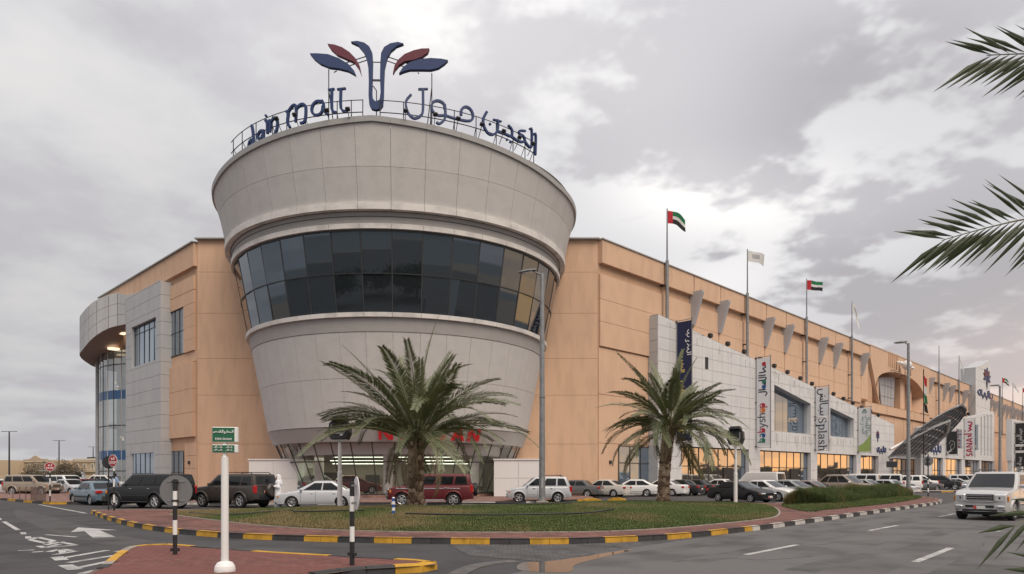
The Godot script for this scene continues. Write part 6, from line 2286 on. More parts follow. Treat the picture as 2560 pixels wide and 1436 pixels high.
	# wheels
	var wm := wheel_meshes(s.wr, 0.24 if boxy else 0.2, o.get("spokes", 5))
	for a in [s.xf, s.xr]:
		for z in [-1.0, 1.0]:
			var b := Basis.IDENTITY if z > 0 else yaw(180)
			var w := part(t, "wheel", wm[0], M.tyre, Transform3D(b, Vector3(a, s.wr, z * (s.W / 2 - 0.13))))
			part(w, "rim", wm[1], M.rim)
	# extras
	if o.has("spare"):
		g = Geo.new()
		g.lathe([Vector2(0, 0.13), Vector2(s.wr * 0.8, 0.12), Vector2(s.wr * 0.96, 0.06), Vector2(s.wr, -0.02), Vector2(s.wr * 0.97, -0.12)], Vector3.ZERO, 24, Basis(Vector3(0, 0, 1), PI / 2))
		part(t, "spare_wheel_cover", g, M[o.spare], Transform3D(Basis.IDENTITY, Vector3(-s.L / 2 - 0.14, s.gc + 0.58, 0.22)))
	if o.has("rack"):
		for z in [-1.0, 1.0]:
			g = Geo.new()
			g.tube(PackedVector3Array([Vector3(s.roof.x + 0.2, s.H - 0.02, z * s.W * 0.36), Vector3(s.roof.x + 0.35, s.H + 0.08, z * s.W * 0.36), Vector3(s.roof.y - 0.45, s.H + 0.08, z * s.W * 0.36), Vector3(s.roof.y - 0.25, s.H - 0.02, z * s.W * 0.36)]), PackedFloat32Array([0.025]), 6)
			part(t, "roof_rail", g, M.trim_black)
	if o.has("bull_bar"):
		g = Geo.new()
		var x := s.L / 2 + 0.16
		for z in [-0.55, -0.25, 0.25, 0.55]:
			g.tube(PackedVector3Array([Vector3(x - 0.1, s.gc, z), Vector3(x, s.gc + 0.25, z), Vector3(x - 0.03, ny - 0.05, z)]), PackedFloat32Array([0.03]), 8)
		for y in [s.gc + 0.25, ny - 0.06]:
			g.tube(PackedVector3Array([Vector3(x - 0.12, y, -0.8), Vector3(x, y, -0.55), Vector3(x, y, 0.55), Vector3(x - 0.12, y, 0.8)]), PackedFloat32Array([0.03]), 8)
		part(t, "bull_bar", g, M.chrome)
	if o.has("spoiler"):
		bx(t, "roof_spoiler", Vector3(s.roof.x - 0.08, s.H - 0.02, 0), Vector3(0.36, 0.05, s.W * 0.7), M[o.spoiler], 0.02)
	if o.has("canopy"):
		bx(t, "load_cover", Vector3(-1.75, 1.48, 0), Vector3(1.55, 0.62, 1.6), M[o.canopy], 0.06)
		for z in [-1.0, 1.0]:
			bx(t, "side_window", Vector3(-1.75, 1.52, z * 0.805), Vector3(1.2, 0.36, 0.02), M.car_glass)
	return t


func hd(x: float, d: float, a: float, y := 0.0) -> Transform3D:
	return Transform3D(yaw(a), P(x, d, y))


func cars() -> void:
	# along the street before the drum
	vehicle("suv", "black off-roader with alloy wheels, half hidden behind the round sign's grey back", "car", "", "suv", "cp_black", hd(-19.5, 37.75, 158), {"spare": "cp_black", "flare": "cp_black", "handle": "chrome", "mirror": "chrome", "spokes": 6, "step": "trim_black", "moulding": "trim_black"})
	vehicle("suv", "dark brown off-roader with a round spare wheel cover, behind the white street name post", "car", "", "suv", "cp_brown", hd(-15.4, 38.9, 154), {"spare": "cp_brown", "flare": "cp_brown", "handle": "cp_brown", "spokes": 5, "bumper": "cp_black", "rack": 1})
	vehicle("sedan", "silver saloon car parked before the showroom beside the white floodlight pole", "car", "", "sedan", "cp_silver", hd(-10.65, 38.5, 188), {"L": 4.3, "wb": 2.6, "H": 1.47, "spokes": 7})
	vehicle("suv", "maroon off-roader with chrome bull bar behind the big palm's trunk", "car", "", "suv", "cp_red", hd(-4.62, 40.2, 181), {"bull_bar": 1, "flare": "cp_red", "waist": "chrome", "step": "chrome", "spare": "trim_black", "spokes": 6, "handle": "chrome"})
	vehicle("suv", "silver compact off-roader with black roof rails behind the tall lamp post", "car", "", "compact_suv", "cp_silver", hd(1.75, 45.5, 180), {"rack": 1, "flare": "cp_silver", "spokes": 5, "handle": "trim_black", "lower": "cp_pearl"})
	# first row of the lot, tails to the street
	var row := "cars parked in the lot between the palms and the white wing"
	vehicle("sedan", "dark grey boxy saloon just behind the silver compact off-roader", "car", row, "old_sedan", "cp_grey", hd(5.2, 58.0, 158), {"spokes": 8, "lower": "cp_taupe"})
	vehicle("sedan", "beige saloon with a red rear lamp between the dark grey and white saloons", "car", row, "sedan", "cp_beige", hd(7.6, 58.6, 150), {"spokes": 6, "lower": "cp_pearl"})
	vehicle("sedan", "white fastback saloon with grey lower flanks just left of the smaller palm's trunk", "car", row, "sedan", "cp_white", hd(10.4, 60.2, 165), {"lower": "cp_pearl", "spokes": 5, "L": 4.75, "wb": 2.75, "roof": Vector2(-0.95, 0.25), "base": Vector2(-2.0, 1.2)})
	vehicle("sedan", "white saloon with an orange-red rear lamp directly behind the smaller palm's trunk", "car", row, "sedan", "cp_white", hd(13.2, 61.6, 145), {"spokes": 6})
	vehicle("sedan", "black saloon with plain disc wheels just past the smaller palm's trunk", "car", row, "old_sedan", "cp_dark", hd(15.0, 63.2, 140), {"spokes": 8, "waist": "chrome"})
	vehicle("sedan", "black saloon second past the smaller palm, between a black and a white one", "car", row, "old_sedan", "cp_dark", hd(17.0, 65.3, 138), {"spokes": 8})
	vehicle("sedan", "white saloon farthest from the palm in its row, behind the black coupe", "car", row, "sedan", "cp_white", hd(19.9, 67.6, 140), {})
	vehicle("van", "tall white van whose box shows over the black coupe's roof", "van", "", "van", "cp_white", hd(23.2, 65.8, 130), {"H": 2.12, "windows": []})
	# second row, noses to the main road
	var nose := "cars parked nose out beside the hedge"
	vehicle("sedan", "black coupe with red and white number plate, beside the second floodlight pole", "car", nose, "sedan", "cp_black", hd(15.2, 46.4, 302), {"L": 4.5, "H": 1.38, "spokes": 5, "windows": [[0.12, 0.5], [0.54, 0.92]]})
	vehicle("sedan", "white saloon with clear headlamps between the black coupe and the hedge", "car", nose, "sedan", "cp_white", hd(18.0, 49.2, 305), {"spokes": 6})
	vehicle("sedan", "silver grey saloon behind the hedge's near end, next to the white one", "car", nose, "sedan", "cp_green", hd(20.9, 52.0, 308), {})
	vehicle("sedan", "brownish low saloon behind the hedge, before the tan pickup", "car", nose, "sedan", "cp_mauve", hd(23.2, 54.0, 310), {"H": 1.4})
	vehicle("pickup", "tan grey big pickup with roof rails standing above the hedge", "pickup", nose, "pickup", "cp_tan", hd(26.2, 55.4, 308), {"lower": "cp_taupe", "rack": 1, "mirror": "white", "grille": "chrome", "bumper": "cp_taupe", "flare": "cp_taupe"})
	vehicle("sedan", "grey green saloon behind the hedge, after the tan pickup", "car", nose, "sedan", "cp_green", hd(31.0, 61.0, 308), {"grille": "chrome"})
	vehicle("sedan", "pale silver saloon with chrome grille behind the hedge's far end", "car", nose, "old_sedan", "cp_silver", hd(34.6, 63.9, 306), {"grille": "chrome"})
	# further rows
	var deep := "vehicles further back in the shop front lot"
	vehicle("van", "white van with tinted windows, first of three behind the tan pickup", "van", deep, "van", "cp_white", hd(37.2, 75.5, 140), {"windows": [[0.05, 0.3], [0.34, 0.62], [0.66, 0.94]]})
	vehicle("van", "long white van with a row of dark side windows, middle of three", "van", deep, "van", "cp_white", hd(40.6, 77.6, 155), {"L": 5.0, "windows": [[0.04, 0.3], [0.33, 0.62], [0.65, 0.94]]})
	vehicle("suv", "white off-roader with dark side windows, last of the white row before the tall lamp", "car", deep, "suv", "cp_white", hd(44.4, 80.4, 155), {"lower": "cp_pearl"})
	vehicle("suv", "beige off-roader with wide rear windows and pale wheel arch, near the lamp", "car", deep, "suv", "cp_beige", hd(47.0, 84.8, 160), {"flare": "cp_white"})
	vehicle("pickup", "white double cab pickup directly behind the second tall lamp post", "pickup", deep, "pickup", "cp_white", hd(50.8, 88.4, 170), {})
	vehicle("suv", "black off-roader behind the grey saloon by the round sign", "car", deep, "suv", "cp_dark", hd(55.2, 90.2, 330), {"rack": 1})
	vehicle("sedan", "pale silver saloon between the black off-roader and the oncoming one", "car", deep, "sedan", "cp_silver", hd(58.4, 91.4, 325), {})
	vehicle("van", "white people carrier behind the oncoming pearl off-roader's bonnet", "van", deep, "van", "cp_white", hd(62.6, 96.0, 330), {})
	vehicle("sedan", "grey old saloon crossing by the round sign, side on", "car", "", "old_sedan", "cp_grey", hd(48.7, 83.3, 3), {"lower": "cp_grey", "spokes": 8})
	for e in [[69.0, 103.0, "cp_white", "white car far down the lot, first past the people carrier"], [73.5, 107.0, "cp_dark", "dark car far down the lot behind the oncoming off-roader's roof"], [79.0, 112.0, "cp_white", "white car farthest down the shop front lot"]]:
		vehicle("sedan", e[3], "car", deep, "sedan", e[2], hd(e[0], e[1], 320), {})
	# the oncoming one
	vehicle("suv", "silver pearl off-roader driving towards the crossing on the main road", "car", "", "suv", "cp_pearl", hd(19.95, 28.6, 220), {"screen": "car_glass", "L": 4.9, "W": 1.94, "H": 1.9, "gc": 0.32, "belt": 1.24, "top": [Vector2(-2.45, 1.18), Vector2(-2.2, 1.24), Vector2(1.0, 1.24), Vector2(1.12, 1.26), Vector2(2.2, 1.14), Vector2(2.45, 1.04)], "lean": 0.77, "blunt": 0.35, "grille": "trim_black", "bars": 1, "mirror": "chrome", "spokes": 5, "rack": 1, "flare": "cp_pearl", "bumper": "cp_pearl", "moulding": "chrome"})
	# lot beyond the side road
	var west := "cars parked in the lot beyond the bollards"
	vehicle("suv", "tan off-roader side on behind the row of bollards", "car", west, "suv", "cp_tan", hd(-43.4, 63.4, 352), {"flare": "cp_tan", "handle": "chrome", "spokes": 6})
	vehicle("sedan", "pale blue car cut by the picture's edge beside the tan off-roader", "car", west, "sedan", "cp_silver", hd(-48.6, 66.0, 200), {})
	vehicle("suv", "white off-roader behind the tan one's bonnet", "car", west, "suv", "cp_white", hd(-43.6, 68.6, 335), {})
	vehicle("sedan", "silver low car between the tan off-roader and the dark red car", "car", west, "sedan", "cp_silver", hd(-42.0, 66.6, 330), {})
	vehicle("sedan", "black car beside the white off-roader under the grey bus", "car", west, "sedan", "cp_black", hd(-43.4, 71.6, 330), {})
	vehicle("sedan", "dark red low car behind the lone bollard", "car", west, "sedan", "cp_red", hd(-41.6, 68.4, 330), {})
	vehicle("sedan", "dark car behind the blue saloon's roof", "car", west, "sedan", "cp_dark", hd(-44.2, 75.4, 330), {})
	vehicle("pickup", "white pickup beside the grey entrance column", "pickup", west, "pickup", "cp_white", hd(-45.4, 78.0, 0), {})
	vehicle("bus", "grey minibus with a light roof behind the parked cars", "bus", "", "bus", "cp_silver", hd(-71.0, 110.0, 25), {"windows": [[0.03, 0.2], [0.22, 0.4], [0.42, 0.6], [0.62, 0.8], [0.82, 0.97]]})
	vehicle("sedan", "old light blue saloon turning in front of the black off-roader", "car", "", "old_sedan", "cp_blue", hd(-25.3, 42.6, 140), {"spokes": 8, "moulding": "trim_black", "bumper": "trim_black", "windows": [[0.1, 0.5], [0.54, 0.92]]})
	# in the showroom
	for e in [[-12.6, 55.0, "cp_red", 30.0, "dark red car on show behind the showroom glass"], [-6.6, 54.4, "cp_black", 200.0, "black car on show behind the big palm, inside the showroom"], [-15.6, 56.5, "cp_grey", 60.0, "grey car on show at the showroom's near curve"]]:
		vehicle("showroom_car", e[4], "car", "cars on show", "sedan", e[2], hd(e[0], e[1], e[3], 0.34), {})


# ---------------------------------------------------------------- street furniture
func striped_pole(o: Node3D, tall: float, r: float, first_black: bool, band := 0.4, foot := 0.0) -> void:
	var k := 0
	var y := 0.0
	while y < tall - 0.01:
		var b := minf(band if k > 0 or foot == 0.0 else foot, tall - y)
		var g := Geo.new()
		g.lathe([Vector2(r, y), Vector2(r, y + b)], Vector3.ZERO, 14)
		part(o, "pole_band", g, M.black if (k % 2 == 0) == first_black else M.white)
		y += b
		k += 1
	var c := Geo.new()
	c.lathe([Vector2(r, tall), Vector2(0, tall + 0.01)], Vector3.ZERO, 14)
	part(o, "pole_cap", c, M.black)


func disc(r: float, thick: float) -> Geo:
	var g := Geo.new()
	g.lathe([Vector2(0, -thick / 2), Vector2(r - 0.006, -thick / 2), Vector2(r, -thick / 2 + 0.006), Vector2(r, thick / 2), Vector2(0, thick / 2)], Vector3.ZERO, 40, Basis(Vector3.RIGHT, PI / 2))
	return g


func street_things() -> void:
	# round sign seen from behind, on the near island
	var o := thing("road_sign", "round grey sign back on a black and white striped pole, on brick paving", "sign", place(-6.72, 13.95, 0.14, 6.0))
	striped_pole(o, 1.5, 0.042, true, 0.29, 0.4)
	part(o, "sign_plate", disc(0.315, 0.012), M.sign_back, Transform3D(Basis.IDENTITY, Vector3(0, 1.27, -0.062)))
	for y in [1.08, 1.46]:
		bx(o, "clamp_bar", Vector3(0, y, -0.05), Vector3(0.34, 0.03, 0.012), M.galvanised)
		bx(o, "clamp", Vector3(0, y, 0.0), Vector3(0.11, 0.035, 0.1), M.dark_metal)
	bx(o, "foot_strap", Vector3(0, 0.1, 0), Vector3(0.17, 0.06, 0.05), M.black)
	# second sign, edge on
	o = thing("road_sign", "round white sign seen edge on, on a striped pole at the brick paving", "sign", place(-2.80, 12.25, 0.14, 112.0))
	striped_pole(o, 1.46, 0.042, true, 0.265, 0.42)
	part(o, "sign_plate", disc(0.3, 0.012), M.white, Transform3D(Basis.IDENTITY, Vector3(0.0, 1.26, 0.075)))
	for y in [1.1, 1.4]:
		bx(o, "clamp", Vector3(0, y, 0.04), Vector3(0.1, 0.03, 0.12), M.galvanised)
	bx(o, "foot_strap", Vector3(0, 0.2, 0), Vector3(0.2, 0.05, 0.05), M.black, 0.0, yaw(30))
	# street name post
	o = thing("street_sign", "white street name post with two green Arabic and Latin name plates", "street sign", place(-4.72, 11.5, 0.14, 8.0))
	var g := Geo.new()
	g.lathe([Vector2(0.165, 0.0), Vector2(0.165, 0.04), Vector2(0.155, 0.09), Vector2(0.12, 0.145), Vector2(0.062, 0.17), Vector2(0.06, 0.18)], Vector3.ZERO, 28)
	part(o, "base", g, M.white)
	g = Geo.new()
	g.lathe([Vector2(0.06, 0.15), Vector2(0.058, 1.88), Vector2(0.0, 1.89)], Vector3.ZERO, 24)
	part(o, "post", g, M.white)
	bx(o, "neck", Vector3(0, 2.06, 0), Vector3(0.05, 0.4, 0.05), M.white)
	for e in [[2.245, 0.25], [2.015, 0.135]]:
		bx(o, "sign_box", Vector3(0.01, e[0], 0), Vector3(0.40, e[1], 0.1), M.white, 0.01)
		bx(o, "name_plate", Vector3(-0.01, e[0], 0.052), Vector3(0.345, e[1] - 0.02, 0.008), M.sign_green)
	part(o, "street_name", letters("15th Street", "Droid Sans", 700, 0.036, 0.003), M.white, Transform3D(Basis.IDENTITY, Vector3(-0.01, 2.175, 0.06)))
	# the Arabic street name and the small print of the lower plate
	var ar := [[[9.4, 1.2, 9.4, 0.0], [8.9, 1.2, 8.9, 0.0, 8.0, 0.0, 7.8, 0.4, 7.5, 0.0, 7.2, 0.4, 6.9, 0.0], [6.6, 1.1, 6.6, 0.0], [6.2, 0.4, 6.0, 0.0, 5.8, -0.4], [5.5, 0.5, 5.2, 0.2, 5.5, -0.4, 5.0, -0.5]], [[4.6, 1.2, 4.6, 0.0], [4.2, 1.2, 4.2, 0.0, 3.7, 0.0, 3.4, 0.5], [3.1, 1.1, 3.1, 0.0, 2.6, 0.0, 2.3, 0.4, 2.0, 0.0], [1.6, 0.4, 1.2, 0.0, 0.9, 0.4, 0.6, 0.0, 0.3, 0.3, 0.0, -0.4], [3.4, 0.8, 3.45, 0.85], [1.3, 0.8, 1.35, 0.8]]]
	for k in 2:
		strokes_on(o, "arabic_name", ar[k], Vector2(-0.165, 2.28), 0, 0.033, 0.008, M.white, 0.059)
	for k in 2:
		strokes_on(o, "small_print", [[0.0, 0.0, 0.8, 0.0, 0.9, 0.8], [1.3, 0.0, 1.3, 0.9, 2.0, 0.1], [2.5, 0.0, 3.4, 0.1, 3.5, 0.7], [4.0, 0.9, 4.0, 0.0, 4.7, 0.0], [6.2, 0.0, 7.1, 0.0, 7.2, 0.8], [7.6, 0.9, 7.6, 0.0, 8.4, 0.1, 8.6, 0.5], [9.2, 0.8, 9.2, 0.0, 9.9, 0.0]], Vector2(-0.16, 2.03 - k * 0.045), 0, 0.03, 0.006, M.white, 0.059)
	# stop signs
	for e in [[-18.15, 31.9, 0.15, 2.42, 0.29, -22.0, "red octagonal stop sign on a striped pole at the black off-roader's bonnet", 0.36], [-28.2, 42.7, 0.15, 2.3, 0.29, 25.0, "red octagonal stop sign on a striped pole by the bollards", 0.36]]:
		o = thing("stop_sign", e[6], "stop sign", place(e[0], e[1], e[2], e[5]), "stop signs")
		striped_pole(o, e[3] - 0.1, 0.038, true, e[7])
		var pts := PackedVector2Array()
		var rim := PackedVector2Array()
		for k in 8:
			var a := PI / 8 + k * PI / 4
			rim.append(Vector2(cos(a), sin(a)) * e[4])
			pts.append(Vector2(cos(a), sin(a)) * (e[4] - 0.022))
		g = Geo.new()
		g.slab(rim, 0.012, Transform3D(Basis.IDENTITY, Vector3(0, e[3] - 0.15, 0.055)))
		part(o, "white_rim", g, M.white)
		g = Geo.new()
		g.slab(pts, 0.012, Transform3D(Basis.IDENTITY, Vector3(0, e[3] - 0.15, 0.06)))
		part(o, "red_plate", g, M.sign_red)
		part(o, "stop_letters", letters("STOP", "Droid Sans", 700, 0.12, 0.003), M.white, Transform3D(Basis.IDENTITY, Vector3(0, e[3] - 0.24, 0.068)))
		strokes_on(o, "arabic_letters", [[2.6, 0.6, 2.4, 1.0, 2.1, 0.7, 2.4, 0.4, 2.6, 0.6, 2.6, 0.0, 1.9, -0.1, 1.5, 0.0, 0.6, 0.0, 0.4, 0.5], [0.6, 0.5, 1.0, 0.8, 1.1, 0.3, 0.6, 0.3], [2.2, 1.4, 2.25, 1.4], [2.5, 1.4, 2.55, 1.4], [0.8, 1.2, 0.85, 1.2]], Vector2(-0.13, e[3] - 0.1), 0, 0.09, 0.022, M.white, 0.068)
	o = thing("road_sign", "dark back of a round sign standing behind the nearer stop sign", "sign", place(-18.6, 32.25, 0.15, 20.0))
	g = Geo.new()
	g.lathe([Vector2(0.03, 0), Vector2(0.03, 2.5)], Vector3.ZERO, 10)
	part(o, "pole", g, M.black)
	part(o, "sign_plate", disc(0.29, 0.012), M.dark_metal, Transform3D(yaw(-10), Vector3(0.0, 2.2, -0.05)))
	# round sign back further right, and a dark direction board
	o = thing("road_sign", "round grey sign back on a pole at the hedge island's far tip", "sign", place(32.6, 54.8, 0.15, -20.0))
	striped_pole(o, 1.25, 0.05, true, 0.32)
	g = Geo.new()
	g.lathe([Vector2(0.045, 1.25), Vector2(0.045, 3.3)], Vector3.ZERO, 10)
	part(o, "pole", g, M.dark_metal)
	part(o, "sign_plate", disc(0.38, 0.014), M.sign_back, Transform3D(Basis.IDENTITY, Vector3(0, 2.75, -0.06)))
	for y in [2.6, 2.9]:
		bx(o, "clamp", Vector3(0, y, 0.0), Vector3(0.3, 0.04, 0.12), M.dark_metal)
	o = thing("road_sign", "dark rectangular board on a post before the shaded mall entrance", "sign", place(53.4, 98.0, 0, 0))
	bx(o, "post", Vector3(0, 1.6, 0), Vector3(0.09, 3.2, 0.09), M.dark_metal)
	bx(o, "board", Vector3(-0.2, 3.4, 0), Vector3(1.5, 0.85, 0.06), M.dark_metal, 0.01)
	# covered floodlights on white poles, standing in the grass
	for e in [[-7.85, 31.9, 0.18, 3.12, -8.0, "white pole topped by a black hooded floodlight, before the showroom", 0.97], [13.2, 41.3, 0.18, 3.35, -30.0, "white pole topped by a black hooded floodlight, by the black coupe", 0.97]]:
		o = thing("floodlight_pole", e[5], "floodlight", place(e[0], e[1], e[2], e[4]), "hooded floodlights on white poles")
		g = Geo.new()
		g.lathe([Vector2(0.11, 0), Vector2(0.11, 1.7), Vector2(0.085, 1.78), Vector2(0.075, e[3])], Vector3.ZERO, 16)
		part(o, "pole", g, M.white_paint)
		bx(o, "bracket", Vector3(0, e[3] + 0.05, 0), Vector3(0.7, 0.07, 0.3), M.white_paint)
		g = Geo.new()
		g.slab(PackedVector2Array([Vector2(-0.36, 0), Vector2(0.36, 0), Vector2(0.48, 0.3), Vector2(0.44, 0.72), Vector2(0.32, 0.82), Vector2(0.28, 1.02), Vector2(-0.28, 1.02), Vector2(-0.32, 0.82), Vector2(-0.44, 0.72), Vector2(-0.48, 0.3)]), 0.5, Transform3D(Basis(Vector3.RIGHT, -0.1), Vector3(0, e[3] + 0.09, 0)))
		part(o, "housing", g, M.black)
		for s in [-1.0, 1.0]:
			bx(o, "pale_strip", Vector3(s * 0.3, e[3] + 0.56, 0.255), Vector3(0.03, 0.38, 0.02), M.fin)
		bx(o, "pale_strip", Vector3(0, e[3] + 0.36, 0.26), Vector3(0.6, 0.05, 0.02), M.fin)
		bx(o, "hood", Vector3(0, e[3] + 0.98, 0.16), Vector3(0.66, 0.1, 0.45), M.black, 0.03)
		bx(o, "small_label", Vector3(0.18, e[3] + 0.28, 0.27), Vector3(0.14, 0.05, 0.02), M.white)
	# blue and white marker post
	o = thing("marker_post", "short blue and white banded marker post in the lawn", "post", place(-4.0, 23.6, 0.34))
	for k in 6:
		g = Geo.new()
		g.lathe([Vector2(0.052, k * 0.105), Vector2(0.052, k * 0.105 + 0.105)], Vector3.ZERO, 14)
		part(o, "band", g, M.white if k % 2 == 0 else M.post_blue)
	g = Geo.new()
	g.lathe([Vector2(0.052, 0.63), Vector2(0.04, 0.66), Vector2(0, 0.67)], Vector3.ZERO, 14)
	part(o, "cap", g, M.white)
	# tall lamp posts
	for e in [[1.55, 36.0, 12.0, 0.17, "tall grey lamp post standing on the lawn before the silver off-roader"], [32.3, 57.0, 12.4, 0.2, "tall grey lamp post at the hedge's far end"], [55.8, 80.0, 11.9, 0.2, "tall dark lamp post behind the oncoming off-roader, before the far banners"]]:
		o = thing("street_lamp", e[4], "street lamp", place(e[0], e[1], 0.16), "tall street lamps")
		g = Geo.new()
		g.lathe([Vector2(0.2, 0.25), Vector2(0.165, 0.5), Vector2(0.10, e[2]), Vector2(0, e[2] + 0.02)], Vector3.ZERO, 16)
		part(o, "pole", g, M.galvanised)
		bx(o, "plinth", Vector3(0, 0.14, 0), Vector3(0.62, 0.28, 0.62), M.edging, 0.03)
		bx(o, "access_door", Vector3(0, 1.2, 0.155), Vector3(0.1, 0.5, 0.02), M.steel)
		bx(o, "pole_collar", Vector3(0, e[2] * 0.47, 0), Vector3(0.3, 0.05, 0.3), M.galvanised)
		g = Geo.new()
		g.tube(PackedVector3Array([Vector3(0, e[2] - 0.1, 0), Vector3(-0.35, e[2] + 0.02, 0.1)]), PackedFloat32Array([0.045]), 8)
		part(o, "arm", g, M.galvanised)
		var hd_ := Node3D.new()
		hd_.free()
		g = Geo.new()
		g.lathe([Vector2(0.02, -0.5), Vector2(0.12, -0.42), Vector2(0.17, -0.1), Vector2(0.15, 0.3), Vector2(0.06, 0.5), Vector2(0, 0.51)], Vector3.ZERO, 14, Basis(Vector3(0, 0, 1), PI / 2 + 0.12))
		var head := part(o, "lamp_head", g, M.sign_back, Transform3D(yaw(-18) * Basis.from_scale(Vector3(1, 0.55, 1)), Vector3(-0.75, e[2] + 0.04, 0.22)))
		bx(head, "lens", Vector3(0, -0.13, 0), Vector3(0.55, 0.08, 0.2), M.lamp_clear, 0.02)
	for e in [[-115.0, 160.0, "first twin headed lamp post over the far lot, by the bare scrub tree"], [-129.5, 200.0, "second twin headed lamp post over the far lot, before the villas"], [-145.5, 243.0, "farthest twin headed lamp post, close by the entrance column"]]:
		o = thing("street_lamp", e[2], "street lamp", place(e[0], e[1], 0.0), "twin headed lamps over the far lot")
		g = Geo.new()
		g.lathe([Vector2(0.2, 0), Vector2(0.13, 12.0), Vector2(0, 12.05)], Vector3.ZERO, 10)
		part(o, "pole", g, M.dark_metal)
		bx(o, "cross_arm", Vector3(0, 12.0, 0), Vector3(2.0, 0.1, 0.1), M.dark_metal)
		for s in [-1.0, 1.0]:
			bx(o, "lamp_head", Vector3(s * 1.25, 12.0, 0), Vector3(1.0, 0.16, 0.4), M.galvanised, 0.04)
	# rust brown bollards along the kerb of the far lot
	var spots: Array = []
	for x in [13.0, 31.0, 46.0, 58.0]:
		spots.append(lerpf(0.0, 0.72, x / 66.0))
	for k in 12:
		spots.append(0.66 + k * 0.0282)
	var bp := [Vector2(-36.9, 51.2), Vector2(-29.0, 43.6)]
	var first: Node3D = null
	for k in spots.size() + 1:
		var p: Vector2 = bp[0].lerp(bp[1], spots[k]) if k < spots.size() else Vector2(-26.8, 43.0)
		var where: String = "%s rust brown bollard of the close row, counted towards the stop sign" % ["first", "second", "third", "fourth", "fifth", "sixth", "seventh", "eighth", "ninth", "tenth", "eleventh", "twelfth"][clampi(k - 4, 0, 11)]
		if k < 4:
			where = "short rust brown bollard standing apart, %s along the yellow kerb's outer end" % ["first", "second", "third", "fourth"][k]
		elif k == spots.size():
			where = "lone rust brown bollard on the pink paving between stop sign and blue saloon"
		if first == null:
			first = thing("bollard", where, "bollard", place(p.x, p.y, 0.147), "bollards along the lot")
			g = Geo.new()
			g.lathe([Vector2(0.025, 0), Vector2(0.025, 0.84), Vector2(0.018, 0.88), Vector2(0, 0.89)], Vector3.ZERO, 12)
			part(first, "post", g, mk("rust", Color(0.13, 0.095, 0.085), 0.7))
			bx(first, "base_plate", Vector3(0, 0.01, 0), Vector3(0.2, 0.02, 0.2), M.dark_metal)
		else:
			dup(first, place(p.x, p.y, 0.147), where)
	# black cables left lying over the lawn
	var ci := 0
	for c in [[[-13.0, 28.2], [-10.5, 26.0], [-8.6, 26.9], [-7.6, 25.2], [-5.2, 24.6]], [[-12.0, 29.6], [-9.0, 28.4], [-6.5, 28.8], [-4.4, 27.0]], [[-3.4, 22.4], [-1.0, 21.6], [2.2, 22.4], [3.6, 24.8]], [[-2.8, 29.2], [0.6, 28.2], [2.6, 29.8], [2.0, 33.0]]]:
		g = Geo.new()
		var pts := PackedVector3Array()
		var line: Array = []
		for q in c:
			line.append(Vector2(q[0], q[1]))
		for q in smooth_line(line, false, 8):
			var e := (q - Vector2(-0.2, 27.0)).length() / 11.0
			pts.append(P(q.x, q.y, 0.20 + 0.36 * maxf(0.0, 1.0 - e * e) + 0.05))
		g.tube(pts, PackedFloat32Array([0.028]), 6)
		var cable := thing("cable", ["black cable looping over the lawn's dry near-left end", "black cable at the back of the lawn behind the marker post", "black cable along the lawn's front under the big palm", "black cable curving to the tall lamp post's foot"][ci], "cable")
		part(cable, "line", g, M.black)
		ci += 1


# ---------------------------------------------------------------- plants
# one palm frond along +x: a drooping rib with two rows of leaflets
func frond_mesh(length: float, lift: float, droop: float, leaf: float, count: int, wide: float, sd: int) -> Array:
	var r := RandomNumberGenerator.new()
	r.seed = sd
	var path := PackedVector3Array()
	var rad := PackedFloat32Array()
	var p := Vector3.ZERO
	var n := 16
	for i in n + 1:
		var s := float(i) / n
		path.append(p)
		rad.append(lerpf(0.035, 0.004, s) * length / 4.0)
		var a := lift - droop * pow(s, 1.35)
		p += Vector3(cos(a), sin(a), 0.05 * sin(s * 3.0 + sd)) * length / n
	var rib := Geo.new()
	rib.tube(path, rad, 5, false)
	var g := Geo.new()
	for i in count:
		var s := lerpf(0.2, 0.995, float(i) / (count - 1))
		var f := s * n
		var k := mini(int(f), n - 1)
		var at := path[k].lerp(path[k + 1], f - k)
		var dir := (path[k + 1] - path[k]).normalized()
		var up := Vector3(-dir.y, dir.x, 0).normalized()
		var l := leaf * (0.35 + 0.65 * smoothstep(0.18, 0.4, s)) * lerpf(1.0, 0.42, smoothstep(0.55, 1.0, s))
		for z in [-1.0, 1.0]:
			var fwd := lerpf(0.45, 1.25, s) + r.randf_range(-0.18, 0.18)
			var v := r.randf_range(0.1, 0.7) * (1.0 - 0.5 * s)
			var d := (dir * fwd + Vector3(0, 0, z) + up * v).normalized()
			var ll := l * r.randf_range(0.8, 1.12)
			var w := wide * r.randf_range(0.8, 1.2)
			var side := d.cross(up).normalized() * w
			var bend := Vector3.DOWN * ll * r.randf_range(0.03, 0.2)
			var m := at + d * ll * 0.5
			var tip := at + d * ll + bend
			var nn := side.cross(d).normalized()
			if nn.y < 0:
				nn = -nn
			g.tri(at, m + side, m - side, nn, nn, nn)
			g.tri(m + side, m - side, tip, nn, nn, nn)
	return [rib.mesh(), g.mesh()]


